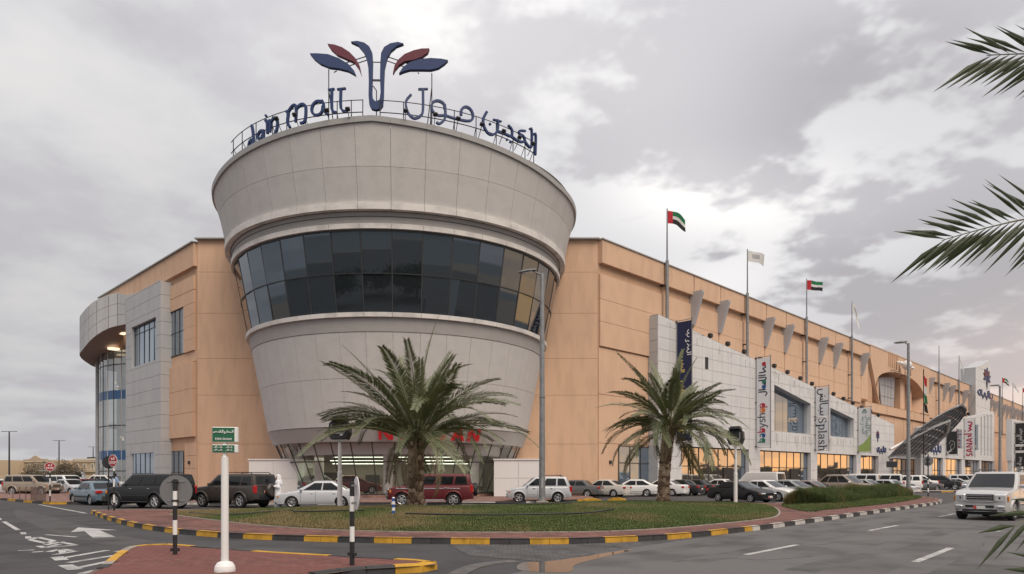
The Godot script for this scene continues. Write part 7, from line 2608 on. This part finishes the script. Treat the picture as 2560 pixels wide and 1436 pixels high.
func date_palm(label: String, at: Transform3D, tall: float, lean: Vector3, spread: float, count: int, sd: int, r0: float, lowest: float) -> void:
	var r := RandomNumberGenerator.new()
	r.seed = sd
	var t := thing("date_palm", label, "palm tree", at)
	var g := Geo.new()
	var path := PackedVector3Array()
	var rad := PackedFloat32Array()
	for i in 9:
		var s := i / 8.0
		path.append(Vector3.UP * tall * s + lean * s * s)
		rad.append(r0 * (1.12 - 0.2 * smoothstep(0.0, 0.25, s) + 0.12 * smoothstep(0.75, 1.0, s)))
	g.tube(path, rad, 16)
	var trunk := part(t, "trunk", g, M.bark)
	# cut leaf bases in spirals round the trunk
	var sc := Geo.new()
	sc.slab(PackedVector2Array([Vector2(-0.095, 0.0), Vector2(0.0, -0.09), Vector2(0.095, 0.0), Vector2(0.06, 0.13), Vector2(-0.06, 0.13)]), 0.07)
	var sm := sc.mesh()
	var rows := int(tall / 0.145)
	for j in rows:
		for i in 9:
			var s := (j + 0.5) / rows
			var c := Vector3.UP * tall * s + lean * s * s
			var a := TAU * (i + 0.5 * (j % 2)) / 9.0 + j * 0.1
			var rr := r0 * (1.12 - 0.2 * smoothstep(0.0, 0.25, s) + 0.12 * smoothstep(0.75, 1.0, s)) + 0.012
			var b := Basis(Vector3.UP, PI / 2 - a) * Basis(Vector3.RIGHT, r.randf_range(0.2, 0.5)) * Basis.from_scale(Vector3.ONE * r.randf_range(0.85, 1.15))
			part(trunk, "leaf_base", sm, M["husk_%d" % [0, 1, 1, 2, 0][r.randi() % 5]], Transform3D(b, c + Vector3(cos(a) * rr, 0, sin(a) * rr)))
	var crown := path[8]
	# old stubs at the neck of the crown
	for k in 26:
		var a := TAU * k / 26.0 + r.randf() * 0.2
		var d := Vector3(cos(a), r.randf_range(1.1, 2.0), sin(a)).normalized()
		var st := Geo.new()
		var b := crown + Vector3(cos(a), 0, sin(a)) * r0 * 0.95 + Vector3.UP * r.randf_range(-0.45, 0.1)
		st.tube(PackedVector3Array([b, b + d * 0.3, b + d * r.randf_range(0.5, 0.8) + Vector3(cos(a), 0, sin(a)) * 0.1]), PackedFloat32Array([0.06, 0.045, 0.02]), 5)
		part(trunk, "frond_stub", st, M.rachis if k % 3 else M.husk_0)
	var kinds: Array = []
	for k in 7:
		kinds.append(frond_mesh(spread * [1.0, 0.95, 1.05, 0.9, 1.0, 1.05, 0.75][k], 0.0, [0.35, 0.95, 1.5, 1.2, 1.75, 1.35, 0.5][k], 0.46 * spread / 4.0, 108, 0.0215, sd + k))
	for k in 7:
		var a := TAU * k / 7.0 + r.randf()
		var b := Basis(Vector3.UP, a) * Basis(Vector3(0, 0, 1), r.randf_range(-1.0, -0.55)) * Basis.from_scale(Vector3.ONE * r.randf_range(0.35, 0.55))
		part(t, "dry_frond", kinds[4][1], M.dry_leaf, Transform3D(b, crown + Basis(Vector3.UP, a) * Vector3(0.2, -0.1, 0)))
	for k in count:
		var s := (k + 0.5) / count
		var a := k * 2.39996 + r.randf_range(-0.2, 0.2)
		# young fronds stand up, old ones hang
		var el := asin(lerpf(0.985, lowest, pow(s, 0.9))) + r.randf_range(-0.24, 0.2)
		var kind: Array = kinds[[0, 3, 6][k % 3] if s < 0.25 else [0, 1, 3, 2][k % 4] if s < 0.7 else [2, 4, 5, 1][k % 4]]
		var b := Basis(Vector3.UP, a) * Basis(Vector3(0, 0, 1), el) * Basis(Vector3.RIGHT, r.randf_range(-0.6, 0.6)) * Basis.from_scale(Vector3.ONE * r.randf_range(0.8, 1.08))
		var start := crown + Basis(Vector3.UP, a) * Vector3(0.12, lerpf(0.35, -0.15, s), 0)
		var f := part(t, "frond", kind[1], M.frond_c if s > 0.9 and k % 3 == 0 else M.frond_b if (k % 3 == 1) else M.frond_a, Transform3D(b, start))
		part(f, "rib", kind[0], M.rachis)


func near_palm() -> void:
	# a young palm beside the camera, past the frame's right edge, whose frond ends reach into the view
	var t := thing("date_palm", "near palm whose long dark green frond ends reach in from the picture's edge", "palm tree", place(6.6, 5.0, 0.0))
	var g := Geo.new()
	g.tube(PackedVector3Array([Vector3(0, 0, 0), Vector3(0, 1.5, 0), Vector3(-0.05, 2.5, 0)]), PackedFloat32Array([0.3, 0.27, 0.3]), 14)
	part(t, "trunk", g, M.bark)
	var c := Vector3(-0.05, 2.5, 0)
	# each: rib points in plan offsets from the crown (x, y, z)
	var ribs := [
		[[0, 0, 0], [-0.7, 1.2, 0.1], [-1.7, 1.98, 0.2], [-2.55, 2.07, 0.25], [-3.36, 2.03, 0.3]],
		[[0, 0, 0], [-1.0, 0.75, 0.1], [-2.1, 1.04, 0.2], [-2.95, 0.98, 0.2], [-3.6, 0.82, 0.2]],
		[[0, 0, 0], [-0.9, -0.1, 0.2], [-1.7, -0.5, 0.35], [-2.7, -0.8, 0.5], [-3.4, -1.12, 0.6]],
		[[0, 0, 0], [-0.8, -0.3, 0.4], [-1.6, -0.95, 0.7], [-2.7, -1.26, 0.6], [-3.42, -1.46, 0.6]],
		[[0, 0, 0], [0.6, 1.4, -0.4], [1.6, 2.2, -0.9], [2.8, 2.1, -1.4]],
		[[0, 0, 0], [0.9, 0.8, 0.6], [2.0, 0.8, 1.2], [3.0, 0.2, 1.8]],
		[[0, 0, 0], [-0.1, 1.4, 0.9], [0.0, 2.2, 1.9], [0.1, 2.1, 3.0]],
	]
	for k in ribs.size():
		var curve := Curve3D.new()
		for q in ribs[k]:
			curve.add_point(c + Vector3(q[0], q[1], q[2]))
		for i in range(1, curve.point_count - 1):
			var d := (curve.get_point_position(i + 1) - curve.get_point_position(i - 1)) / 6.0
			curve.set_point_in(i, -d)
			curve.set_point_out(i, d)
		var len := curve.get_baked_length()
		var path := PackedVector3Array()
		var rad := PackedFloat32Array()
		for i in 25:
			path.append(curve.sample_baked(len * i / 24.0, true))
			rad.append(lerpf(0.022, 0.003, i / 24.0))
		var rib := Geo.new()
		rib.tube(path, rad, 6)
		var lg := Geo.new()
		var r := RandomNumberGenerator.new()
		r.seed = 60 + k
		var n := 62 if k < 2 else 22
		for i in n:
			var s := lerpf(0.12, 0.99, float(i) / (n - 1))
			var at := curve.sample_baked(len * s, true)
			var dir := (curve.sample_baked(minf(len, len * s + 0.05), true) - at).normalized()
			if dir.length() < 0.5:
				dir = (at - curve.sample_baked(len * s - 0.05, true)).normalized()
			for z in [-1.0, 1.0]:
				var l := 0.58 * lerpf(1.0, 0.72, smoothstep(0.6, 1.0, s)) * r.randf_range(0.85, 1.1)
				if k == 2 or k == 3:
					l *= 0.9
				var out := Vector3(0.1, z * 0.8, 0.3 * z + r.randf_range(-0.3, 0.3))
				if k == 0 and z > 0:
					out.y = 0.55
				var d := (dir * (0.72 + r.randf_range(-0.15, 0.2) + 1.1 * smoothstep(0.7, 1.0, s)) + out).normalized()
				var side := d.cross(Vector3(0.25, 0.1, 1.0)).normalized() * 0.019
				var fold := side.cross(d).normalized() * 0.008
				var m := at + d * l * 0.4
				var tip := at + d * l + Vector3.DOWN * l * 0.05
				var n1 := (side.cross(d) + side * 0.8).normalized()
				lg.flat(at, m + side, m + fold, n1)
				lg.flat(at, m + fold, m - side, n1)
				lg.flat(m + side, tip, m + fold, n1)
				lg.flat(m + fold, tip, m - side, n1)
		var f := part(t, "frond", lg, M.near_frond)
		part(f, "rib", rib, M.rachis)


func plants() -> void:
	date_palm("big date palm with a thick scaly trunk on the lawn before the showroom", place(-4.05, 29.5, 0.38), 2.75, Vector3(0.02, 0, 0), 5.1, 72, 11, 0.28, 0.36)
	date_palm("smaller date palm with a leaning slim trunk before the white shop wing", place(7.8, 36.0, 0.36), 3.85, Vector3(0.3, 0, 0.1), 4.2, 70, 41, 0.25, -0.05)
	near_palm()
	# hedge: upright leaves crowding a long bed
	var hedge := thing("hedge", "long shaggy green hedge of upright leaves between parked cars and main road", "hedge")
	var line := smooth_line([Vector2(15.2, 36.0), Vector2(19.2, 41.0), Vector2(24.6, 47.4), Vector2(29.6, 54.0)], false, 10)
	var g := Geo.new()
	for k in 5:
		var a := k * 1.3
		var o := Vector3(cos(a), 0, sin(a)) * 0.05
		var sd := Vector3(-sin(a), 0, cos(a)) * 0.012
		g.flat(o * 0.3 - sd, o * 0.3 + sd, o * 2.4 + Vector3.UP * (0.42 - 0.03 * k), Vector3(cos(a), 0.5, sin(a)))
	var mm := MultiMesh.new()
	mm.transform_format = MultiMesh.TRANSFORM_3D
	mm.use_colors = true
	mm.mesh = g.mesh()
	mm.instance_count = 30000
	var f := FastNoiseLite.new()
	f.seed = 12
	f.frequency = 0.3
	for k in 30000:
		var s := rng.randf() * (line.size() - 1)
		var p := line[int(s)].lerp(line[mini(int(s) + 1, line.size() - 1)], s - int(s))
		var dir := (line[mini(int(s) + 1, line.size() - 1)] - line[int(s)]).normalized()
		var across := rng.randf_range(-1.0, 1.0)
		p += Vector2(-dir.y, dir.x) * across * 1.15
		var v := f.get_noise_2d(p.x, p.y)
		var tall := (0.78 + v * 0.6) * sqrt(maxf(0.05, 1.0 - across * across * 0.75))
		var y := 0.2 + tall * sqrt(rng.randf()) * 0.85
		var b := Basis(Vector3.UP, rng.randf() * TAU) * Basis(Vector3.RIGHT, rng.randf_range(-0.5, 0.5))
		mm.set_instance_transform(k, Transform3D(b.scaled(Vector3.ONE * rng.randf_range(0.6, 1.35)), P(p.x, p.y, y - 0.2)))
		var t := clampf(f.get_noise_2d(p.x * 1.7 + 50.0, p.y * 1.7) * 1.6 + rng.randf_range(-0.2, 0.2), 0.0, 1.0)
		mm.set_instance_color(k, Color(0.07, 0.105, 0.028).lerp(Color(0.19, 0.145, 0.055), t) * rng.randf_range(0.7, 1.25))
	var h := MultiMeshInstance3D.new()
	h.name = "foliage"
	h.multimesh = mm
	h.material_override = M.blade
	h.set_meta("kind", "stuff")
	hedge.add_child(h)
	# scrub tree in the far lot
	tree("scrub_tree", "wide brownish thin leaved scrub tree beyond the tan off-roader", place(-62.0, 94.0), 0.9, Vector3(3.7, 1.35, 3.0), 2.1, 3600, Color(0.21, 0.17, 0.115), 0.13, 17)


# limbs and a ragged crown of leaf clumps
func tree(called: String, label: String, at: Transform3D, trunk_tall: float, size: Vector3, mid: float, count: int, tint: Color, leaf: float, sd: int) -> void:
	var r := RandomNumberGenerator.new()
	r.seed = sd
	var t := thing(called, label, "tree", at)
	var g := Geo.new()
	g.tube(PackedVector3Array([Vector3.ZERO, Vector3(0.1, trunk_tall, 0.05), Vector3(0.2, trunk_tall + mid * 0.5, 0)]), PackedFloat32Array([0.3, 0.24, 0.12]), 9)
	var clumps: Array = []
	for k in 26:
		var d := Vector3(r.randfn(), r.randfn(), r.randfn()).normalized() * pow(r.randf(), 0.4)
		var c := Vector3(d.x * size.x, mid + d.y * size.y, d.z * size.z)
		c.y = maxf(c.y, 0.5)
		clumps.append(c)
		g.tube(PackedVector3Array([Vector3(0.1, trunk_tall, 0.05), Vector3(c.x * 0.4, lerpf(trunk_tall, c.y, 0.6), c.z * 0.4), c]), PackedFloat32Array([0.11, 0.06, 0.02]), 5)
	part(t, "trunk", g, M.scrub)
	var lm := Geo.new()
	for k in 3:
		var b := Basis(Vector3(1, k, 0.3).normalized(), k * 2.1)
		lm.flat(b * Vector3(0, 0, 0), b * Vector3(leaf, 0, leaf * 0.35), b * Vector3(leaf * 1.1, 0.02, -leaf * 0.4), b * Vector3.UP)
	var mm := MultiMesh.new()
	mm.transform_format = MultiMesh.TRANSFORM_3D
	mm.use_colors = true
	mm.mesh = lm.mesh()
	mm.instance_count = count
	for k in count:
		var c: Vector3 = clumps[r.randi() % clumps.size()]
		var d := Vector3(r.randfn(), r.randfn() * 0.7, r.randfn()) * size.y * 0.34
		mm.set_instance_transform(k, Transform3D(Basis(Vector3(r.randfn(), r.randfn(), r.randfn()).normalized(), r.randf() * TAU), c + d))
		mm.set_instance_color(k, tint * r.randf_range(0.55, 1.4))
	var o := MultiMeshInstance3D.new()
	o.name = "crown"
	o.multimesh = mm
	o.material_override = M.blade
	o.set_meta("kind", "stuff")
	t.add_child(o)


# ---------------------------------------------------------------- villas far across the lot
func villas() -> void:
	var list := [[-178.0, 236.0, 15.5, "tan villa cut by the picture's edge, with a curved parapet"], [-160.5, 236.0, 15.5, "tan two storey villa with a curved parapet, beyond the first twin headed lamp"], [-144.0, 236.0, 14.0, "tan villa with flat roof and dark roof tanks, behind the scrub tree"], [-129.5, 234.0, 15.0, "tan villa with an arched parapet and two framed windows, beside the entrance column"]]
	for k in list.size():
		var e: Array = list[k]
		var o := thing("villa", e[3], "house", place(e[0], e[1], 0, -30))
		var w: float = e[2]
		bx(o, "walls", Vector3(0, 3.6, -5), Vector3(w, 7.2, 10), M.villa)
		if k != 2:
			var pts := PackedVector2Array([Vector2(-w / 2, 6.6), Vector2(w / 2, 6.6), Vector2(w / 2, 7.5)])
			for i in range(20, -1, -1):
				var x := lerpf(-w / 2, w / 2, i / 20.0)
				pts.append(Vector2(x, 7.5 + 1.25 * exp(-pow(x / 2.6, 2))))
			slabpart(o, "parapet", Array(pts), 0.0, 0.35, M.villa)
		else:
			bx(o, "parapet", Vector3(0, 7.4, 0.1), Vector3(w, 0.7, 0.3), M.villa_trim)
			for i in 4:
				bx(o, "roof_tank", Vector3(-3.0 + i * 2.2, 8.0, -3.0), Vector3(1.3, 0.7, 1.0), M.dark_metal, 0.1)
		bx(o, "cornice", Vector3(0, 6.7, 0.22), Vector3(w + 0.2, 0.25, 0.4), M.villa_trim)
		for x in [-4.6, 0.0, 4.6]:
			if k == 3 and x == 0.0:
				continue
			for y in [1.9, 5.0]:
				var fm := bx(o, "window", Vector3(x, y, 0.08), Vector3(1.9, 2.3, 0.16), M.villa_trim)
				bx(fm, "pane", Vector3(0, 0.2, 0.1), Vector3(0.9, 1.1, 0.05), M.blue_glass)
				bx(fm, "lower_pane", Vector3(0, -0.75, 0.1), Vector3(0.9, 0.3, 0.05), M.dark_glass)
		bx(o, "porch_roof", Vector3(0, 3.4, 0.8), Vector3(w * 0.9, 0.2, 1.4), M.villa_trim)
	var wall := thing("boundary_wall", "low tan garden wall running in front of the far villas", "wall", place(-145, 226, 0, -12))
	for k in 6:
		bx(wall, "wall_bay", Vector3(-27 + k * 11.0, 1.1, 0), Vector3(10.6, 2.2, 0.3), M.villa)
		bx(wall, "pier", Vector3(-32.3 + k * 11.0, 1.2, 0), Vector3(0.5, 2.5, 0.5), M.villa_trim)


# what the drum's mirrored band and the shop windows look out on, across the roads behind the camera
func across_the_road() -> void:
	var k := 0
	for e in [[-78, -36, 8.0, 4.8], [-62, -48, 8.0, 5.0], [-46, -56, 8.0, 5.4], [-30, -60, 8.0, 5.0], [-14, -61, 8.0, 5.4], [3, -58, 8.0, 5.0], [19, -50, 8.0, 5.2], [34, -38, 6.0, 4.6], [74, 84, 4.5, 1.9], [84, 94, 5.0, 2.2], [95, 104, 4.5, 1.8], [108, 115, 5.0, 2.3], [122, 126, 5.0, 2.0], [140, 138, 5.5, 2.3]]:
		var far_row: bool = e[0] > 60
		tree("shade_tree", "dark leafy shade tree %s" % ["at the outer end of the row across the side road", "second in the row across the side road", "third in the row across the side road", "fourth in the row across the side road", "fifth in the row across the side road", "sixth in the row across the side road", "seventh in the row across the side road", "standing before the white arched villa", "first of the row beyond the main road mirrored in shop windows", "second of the row beyond the main road mirrored in shop windows", "third of the row beyond the main road mirrored in shop windows", "fourth of the row beyond the main road mirrored in shop windows", "fifth of the row beyond the main road mirrored in shop windows", "farthest of the row beyond the main road mirrored in shop windows"][k], place(e[0], e[1]), 0.8 if far_row else 2.0, Vector3(e[2], 1.0 if far_row else 3.2, e[2]), e[3], 5500, Color(0.05, 0.065, 0.028), 0.4, 90 + k)
		k += 1
	var o := thing("villa", "white arched villa across the roads, mirrored in the drum's dark panes", "house", place(58, -14, 0, 230))
	bx(o, "walls", Vector3(0, 4.5, -6), Vector3(22, 9, 12), M.white_paint)
	for i in 4:
		bx(o, "column", Vector3(-7.5 + i * 5.0, 4.0, 1.6), Vector3(0.7, 8.0, 0.7), M.white_paint, 0.05)
		bx(o, "window", Vector3(-5.0 + i * 3.6, 3.2, 0.05), Vector3(1.6, 3.0, 0.1), M.blue_glass)
	bx(o, "porch_roof", Vector3(0, 8.2, 1.2), Vector3(18, 0.8, 3.0), M.white_paint)


# ---------------------------------------------------------------- people
# a body as one skin: smooth union of tapered capsules, meshed by surface nets
func figure(bones: Array, cell: float, blend: float) -> ArrayMesh:
	var lo := Vector3(1e9, 1e9, 1e9)
	var hi := -lo
	for b in bones:
		var m: float = maxf(b[1], b[3]) + cell * 2.5
		for p in [b[0], b[2]]:
			lo = lo.min(p - Vector3(m, m, m))
			hi = hi.max(p + Vector3(m, m, m))
	var n := Vector3i(((hi - lo) / cell).ceil()) + Vector3i.ONE
	var val := PackedFloat32Array()
	val.resize(n.x * n.y * n.z)
	val.fill(1.0)
	for b in bones:
		var m: float = maxf(b[1], b[3]) + cell * 3.0
		var ext := Vector3(m, m, m)
		var l := Vector3i(((b[0].min(b[2]) - ext - lo) / cell).floor()).clamp(Vector3i.ZERO, n - Vector3i.ONE)
		var h := Vector3i(((b[0].max(b[2]) + ext - lo) / cell).ceil()).clamp(Vector3i.ZERO, n - Vector3i.ONE)
		var ab: Vector3 = b[2] - b[0]
		var q := maxf(ab.length_squared(), 1e-6)
		var flat: Vector3 = b[4] if b.size() > 4 else Vector3.ONE
		for z in range(l.z, h.z + 1):
			for y in range(l.y, h.y + 1):
				for x in range(l.x, h.x + 1):
					var p := lo + Vector3(x, y, z) * cell
					var t := clampf((p - b[0]).dot(ab) / q, 0.0, 1.0)
					var d: float = ((p - b[0] - ab * t) * flat).length() - lerpf(b[1], b[3], t)
					var i := x + n.x * (y + n.y * z)
					var a := val[i]
					var k := maxf(blend - absf(a - d), 0.0) / blend
					val[i] = minf(a, d) - k * k * blend * 0.25
	var ids := {}
	var vs := PackedVector3Array()
	for z in n.z - 1:
		for y in n.y - 1:
			for x in n.x - 1:
				var base := x + n.x * (y + n.y * z)
				var c := Vector3.ZERO
				var cnt := 0
				var e := [val[base], val[base + 1], val[base + n.x], val[base + n.x + 1], val[base + n.x * n.y], val[base + n.x * n.y + 1], val[base + n.x * n.y + n.x], val[base + n.x * n.y + n.x + 1]]
				var neg := 0
				for k in 8:
					neg += 1 if e[k] < 0.0 else 0
				if neg == 0 or neg == 8:
					continue
				for pr in [[0, 1], [2, 3], [4, 5], [6, 7], [0, 2], [1, 3], [4, 6], [5, 7], [0, 4], [1, 5], [2, 6], [3, 7]]:
					var a: float = e[pr[0]]
					var b2: float = e[pr[1]]
					if (a < 0.0) != (b2 < 0.0):
						var t := a / (a - b2)
						var pa := Vector3(pr[0] & 1, (pr[0] >> 1) & 1, pr[0] >> 2)
						var pb := Vector3(pr[1] & 1, (pr[1] >> 1) & 1, pr[1] >> 2)
						c += pa.lerp(pb, t)
						cnt += 1
				ids[base] = vs.size()
				vs.append(lo + (Vector3(x, y, z) + c / cnt) * cell)
	var quads: Array = []
	var step := [1, n.x, n.x * n.y]
	for base in ids:
		for ax in 3:
			if (val[base] < 0.0) == (val[base + step[ax]] < 0.0):
				continue
			var u: int = step[(ax + 1) % 3]
			var w: int = step[(ax + 2) % 3]
			if ids.has(base - u) and ids.has(base - w) and ids.has(base - u - w):
				quads.append([ids[base], ids[base - u], ids[base - u - w], ids[base - w], val[base] < 0.0, ax])
	var nr := PackedVector3Array()
	nr.resize(vs.size())
	for q in quads:
		var f := (vs[q[2]] - vs[q[0]]).cross(vs[q[3]] - vs[q[1]])
		var o := Vector3.ZERO
		o[q[5]] = 1.0 if q[4] else -1.0
		if f.dot(o) < 0.0:
			f = -f
		for k in 4:
			nr[q[k]] += f
	for i in nr.size():
		nr[i] = nr[i].normalized()
	var g := Geo.new()
	for q in quads:
		g.tri(vs[q[0]], vs[q[1]], vs[q[2]], nr[q[0]], nr[q[1]], nr[q[2]])
		g.tri(vs[q[0]], vs[q[2]], vs[q[3]], nr[q[0]], nr[q[2]], nr[q[3]])
	return g.mesh()


func hand_bones(wrist: Vector3, dir: Vector3, side: Vector3) -> Array:
	var b: Array = [[wrist, 0.024, wrist + dir * 0.08, 0.03]]
	for k in 4:
		var r := wrist + dir * 0.08 + side * (k - 1.5) * 0.02
		var l: float = [0.065, 0.075, 0.07, 0.055][k]
		var m := r + dir * l * 0.55
		b.append([r, 0.009, m, 0.0085])
		b.append([m, 0.0085, m + (dir * 0.8 + dir.cross(side) * 0.6).normalized() * l * 0.45, 0.007])
	b.append([wrist + dir * 0.025 + side * 0.025, 0.011, wrist + dir * 0.065 + side * 0.062, 0.009])
	return b


func people() -> void:
	# man in a white robe and headscarf, arms folded before him
	var o := thing("person", "person in long white robe and white headscarf standing beside the silver saloon's bonnet", "person", place(-12.75, 38.1, 0.0, -60.0))
	var skin: Array = [[Vector3(0, 1.6, 0.0), 0.095, Vector3(0, 1.68, -0.01), 0.1], [Vector3(0, 1.52, 0.02), 0.06, Vector3(0, 1.45, 0), 0.065], [Vector3(0, 1.615, 0.105), 0.018, Vector3(0, 1.585, 0.118), 0.02], [Vector3(0, 1.56, 0.07), 0.05, Vector3(0, 1.54, 0.06), 0.045]]
	skin.append([Vector3(0, 1.35, 0), 0.13, Vector3(0, 1.0, 0), 0.14])
	for s in [-1.0, 1.0]:
		skin.append([Vector3(s * 0.09, 0.95, 0), 0.1, Vector3(s * 0.09, 0.5, 0.01), 0.065])
		skin.append([Vector3(s * 0.09, 0.5, 0.01), 0.065, Vector3(s * 0.09, 0.09, -0.02), 0.045])
		skin.append([Vector3(s * 0.09, 0.05, -0.03), 0.045, Vector3(s * 0.1, 0.035, 0.17), 0.035])
		skin.append([Vector3(s * 0.19, 1.4, 0), 0.055, Vector3(s * 0.25, 1.12, 0.04), 0.045])
		skin.append([Vector3(s * 0.25, 1.12, 0.04), 0.045, Vector3(s * 0.1, 1.18, 0.24), 0.032])
		skin.append_array(hand_bones(Vector3(s * 0.1, 1.18, 0.24), Vector3(-s * 0.7, 0.3, 0.6).normalized(), Vector3(0, 1, 0)))
	part(o, "body", figure(skin, 0.016, 0.03), M.skin)
	var robe: Array = [[Vector3(0, 1.4, 0), 0.17, Vector3(0, 1.05, 0.0), 0.19, Vector3(1, 1, 1.25)], [Vector3(0, 1.05, 0), 0.19, Vector3(0, 0.12, 0.0), 0.23, Vector3(1, 1, 1.15)]]
	for s in [-1.0, 1.0]:
		robe.append([Vector3(s * 0.17, 1.4, 0), 0.085, Vector3(s * 0.26, 1.12, 0.03), 0.08])
		robe.append([Vector3(s * 0.26, 1.12, 0.03), 0.08, Vector3(s * 0.13, 1.17, 0.2), 0.065])
	part(o, "robe", figure(robe, 0.022, 0.06), M.robe)
	var scarf: Array = [[Vector3(0, 1.68, -0.03), 0.122, Vector3(0, 1.7, -0.03), 0.118], [Vector3(0, 1.62, -0.08), 0.11, Vector3(0, 1.32, -0.13), 0.15, Vector3(0.8, 1, 1.3)]]
	for s in [-1.0, 1.0]:
		scarf.append([Vector3(s * 0.09, 1.62, -0.01), 0.05, Vector3(s * 0.14, 1.36, 0.08), 0.06])
	part(o, "headscarf", figure(scarf, 0.02, 0.05), M.robe)
	var g := Geo.new()
	g.lathe([Vector2(0.118, -0.015), Vector2(0.132, 0.0), Vector2(0.118, 0.015)], Vector3(0, 1.735, -0.03), 20)
	part(o, "head_cord", g, M.robe)
	# man in a blue shirt walking away by the entrance
	var walker := func(label: String, at: Transform3D, shirt: Material, legs: Material, robe_long: bool) -> void:
		var p := thing("person", label, "person", at)
		var b: Array = [[Vector3(0, 1.6, 0.0), 0.09, Vector3(0, 1.67, -0.01), 0.098], [Vector3(0, 1.5, 0), 0.06, Vector3(0, 1.44, 0), 0.062], [Vector3(0, 1.6, 0.1), 0.016, Vector3(0, 1.58, 0.11), 0.018], [Vector3(0, 1.35, 0), 0.13, Vector3(0, 1.0, 0), 0.13]]
		for s in [-1.0, 1.0]:
			b.append([Vector3(s * 0.09, 0.95, 0), 0.085, Vector3(s * 0.1, 0.5, s * 0.1), 0.06])
			b.append([Vector3(s * 0.1, 0.5, s * 0.1), 0.06, Vector3(s * 0.1, 0.09, s * 0.16 - 0.06), 0.045])
			b.append([Vector3(s * 0.1, 0.05, s * 0.16 - 0.07), 0.045, Vector3(s * 0.11, 0.035, s * 0.16 + 0.12), 0.035])
			b.append([Vector3(s * 0.2, 1.4, 0), 0.05, Vector3(s * 0.26, 1.12, -0.03), 0.042])
			b.append([Vector3(s * 0.26, 1.12, -0.03), 0.04, Vector3(s * 0.26, 0.88, 0.06), 0.03])
			b.append_array(hand_bones(Vector3(s * 0.26, 0.88, 0.06), Vector3(0, -0.95, 0.2).normalized(), Vector3(0, 0, 1)))
		part(p, "body", figure(b, 0.018, 0.03), M.skin)
		var c: Array = [[Vector3(0, 1.38, 0), 0.165, Vector3(0, 0.98, 0), 0.16, Vector3(1, 1, 1.3)]]
		for s in [-1.0, 1.0]:
			c.append([Vector3(s * 0.17, 1.39, 0), 0.075, Vector3(s * 0.26, 1.14, -0.02), 0.065])
			if robe_long:
				c.append([Vector3(s * 0.26, 1.14, -0.02), 0.065, Vector3(s * 0.26, 0.93, 0.05), 0.055])
		if robe_long:
			c.append([Vector3(0, 1.0, 0), 0.17, Vector3(0, 0.14, 0), 0.21, Vector3(1, 1, 1.1)])
		part(p, "robe" if robe_long else "shirt", figure(c, 0.022, 0.05), shirt)
		if not robe_long:
			var t: Array = []
			for s in [-1.0, 1.0]:
				t.append([Vector3(s * 0.085, 0.98, 0), 0.11, Vector3(s * 0.1, 0.5, s * 0.1), 0.085])
				t.append([Vector3(s * 0.1, 0.5, s * 0.1), 0.085, Vector3(s * 0.1, 0.1, s * 0.16 - 0.06), 0.075])
			part(p, "trousers", figure(t, 0.022, 0.04), legs)
		part(p, "hair", figure([[Vector3(0, 1.69, -0.03), 0.1, Vector3(0, 1.7, -0.02), 0.098], [Vector3(0, 1.62, -0.05), 0.085, Vector3(0, 1.66, -0.05), 0.09]], 0.02, 0.03), M.hair)
	walker.call("person with dark hair in a light blue shirt walking towards the side entrance", place(-27.0, 47.6, 0.147, 170.0), M.shirt_blue, M.trim_black, false)
	walker.call("person in a long tan robe standing inside the showroom by its door", place(-9.0, 53.6, 0.34, 100.0), M.robe_tan, M.robe_tan, true)
	walker.call("person in a long black robe walking between white cars and orange shop windows", place(21.5, 70.6, 0.147, 60.0), M.black, M.black, true)


func _ready() -> void:
	rng.seed = 2024
	air()
	materials()
	ground()
	mall()
	drum()
	shop_wings()
	steel_canopy()
	villas()
	roof_sign()
	cars()
	street_things()
	plants()
	people()
	across_the_road()
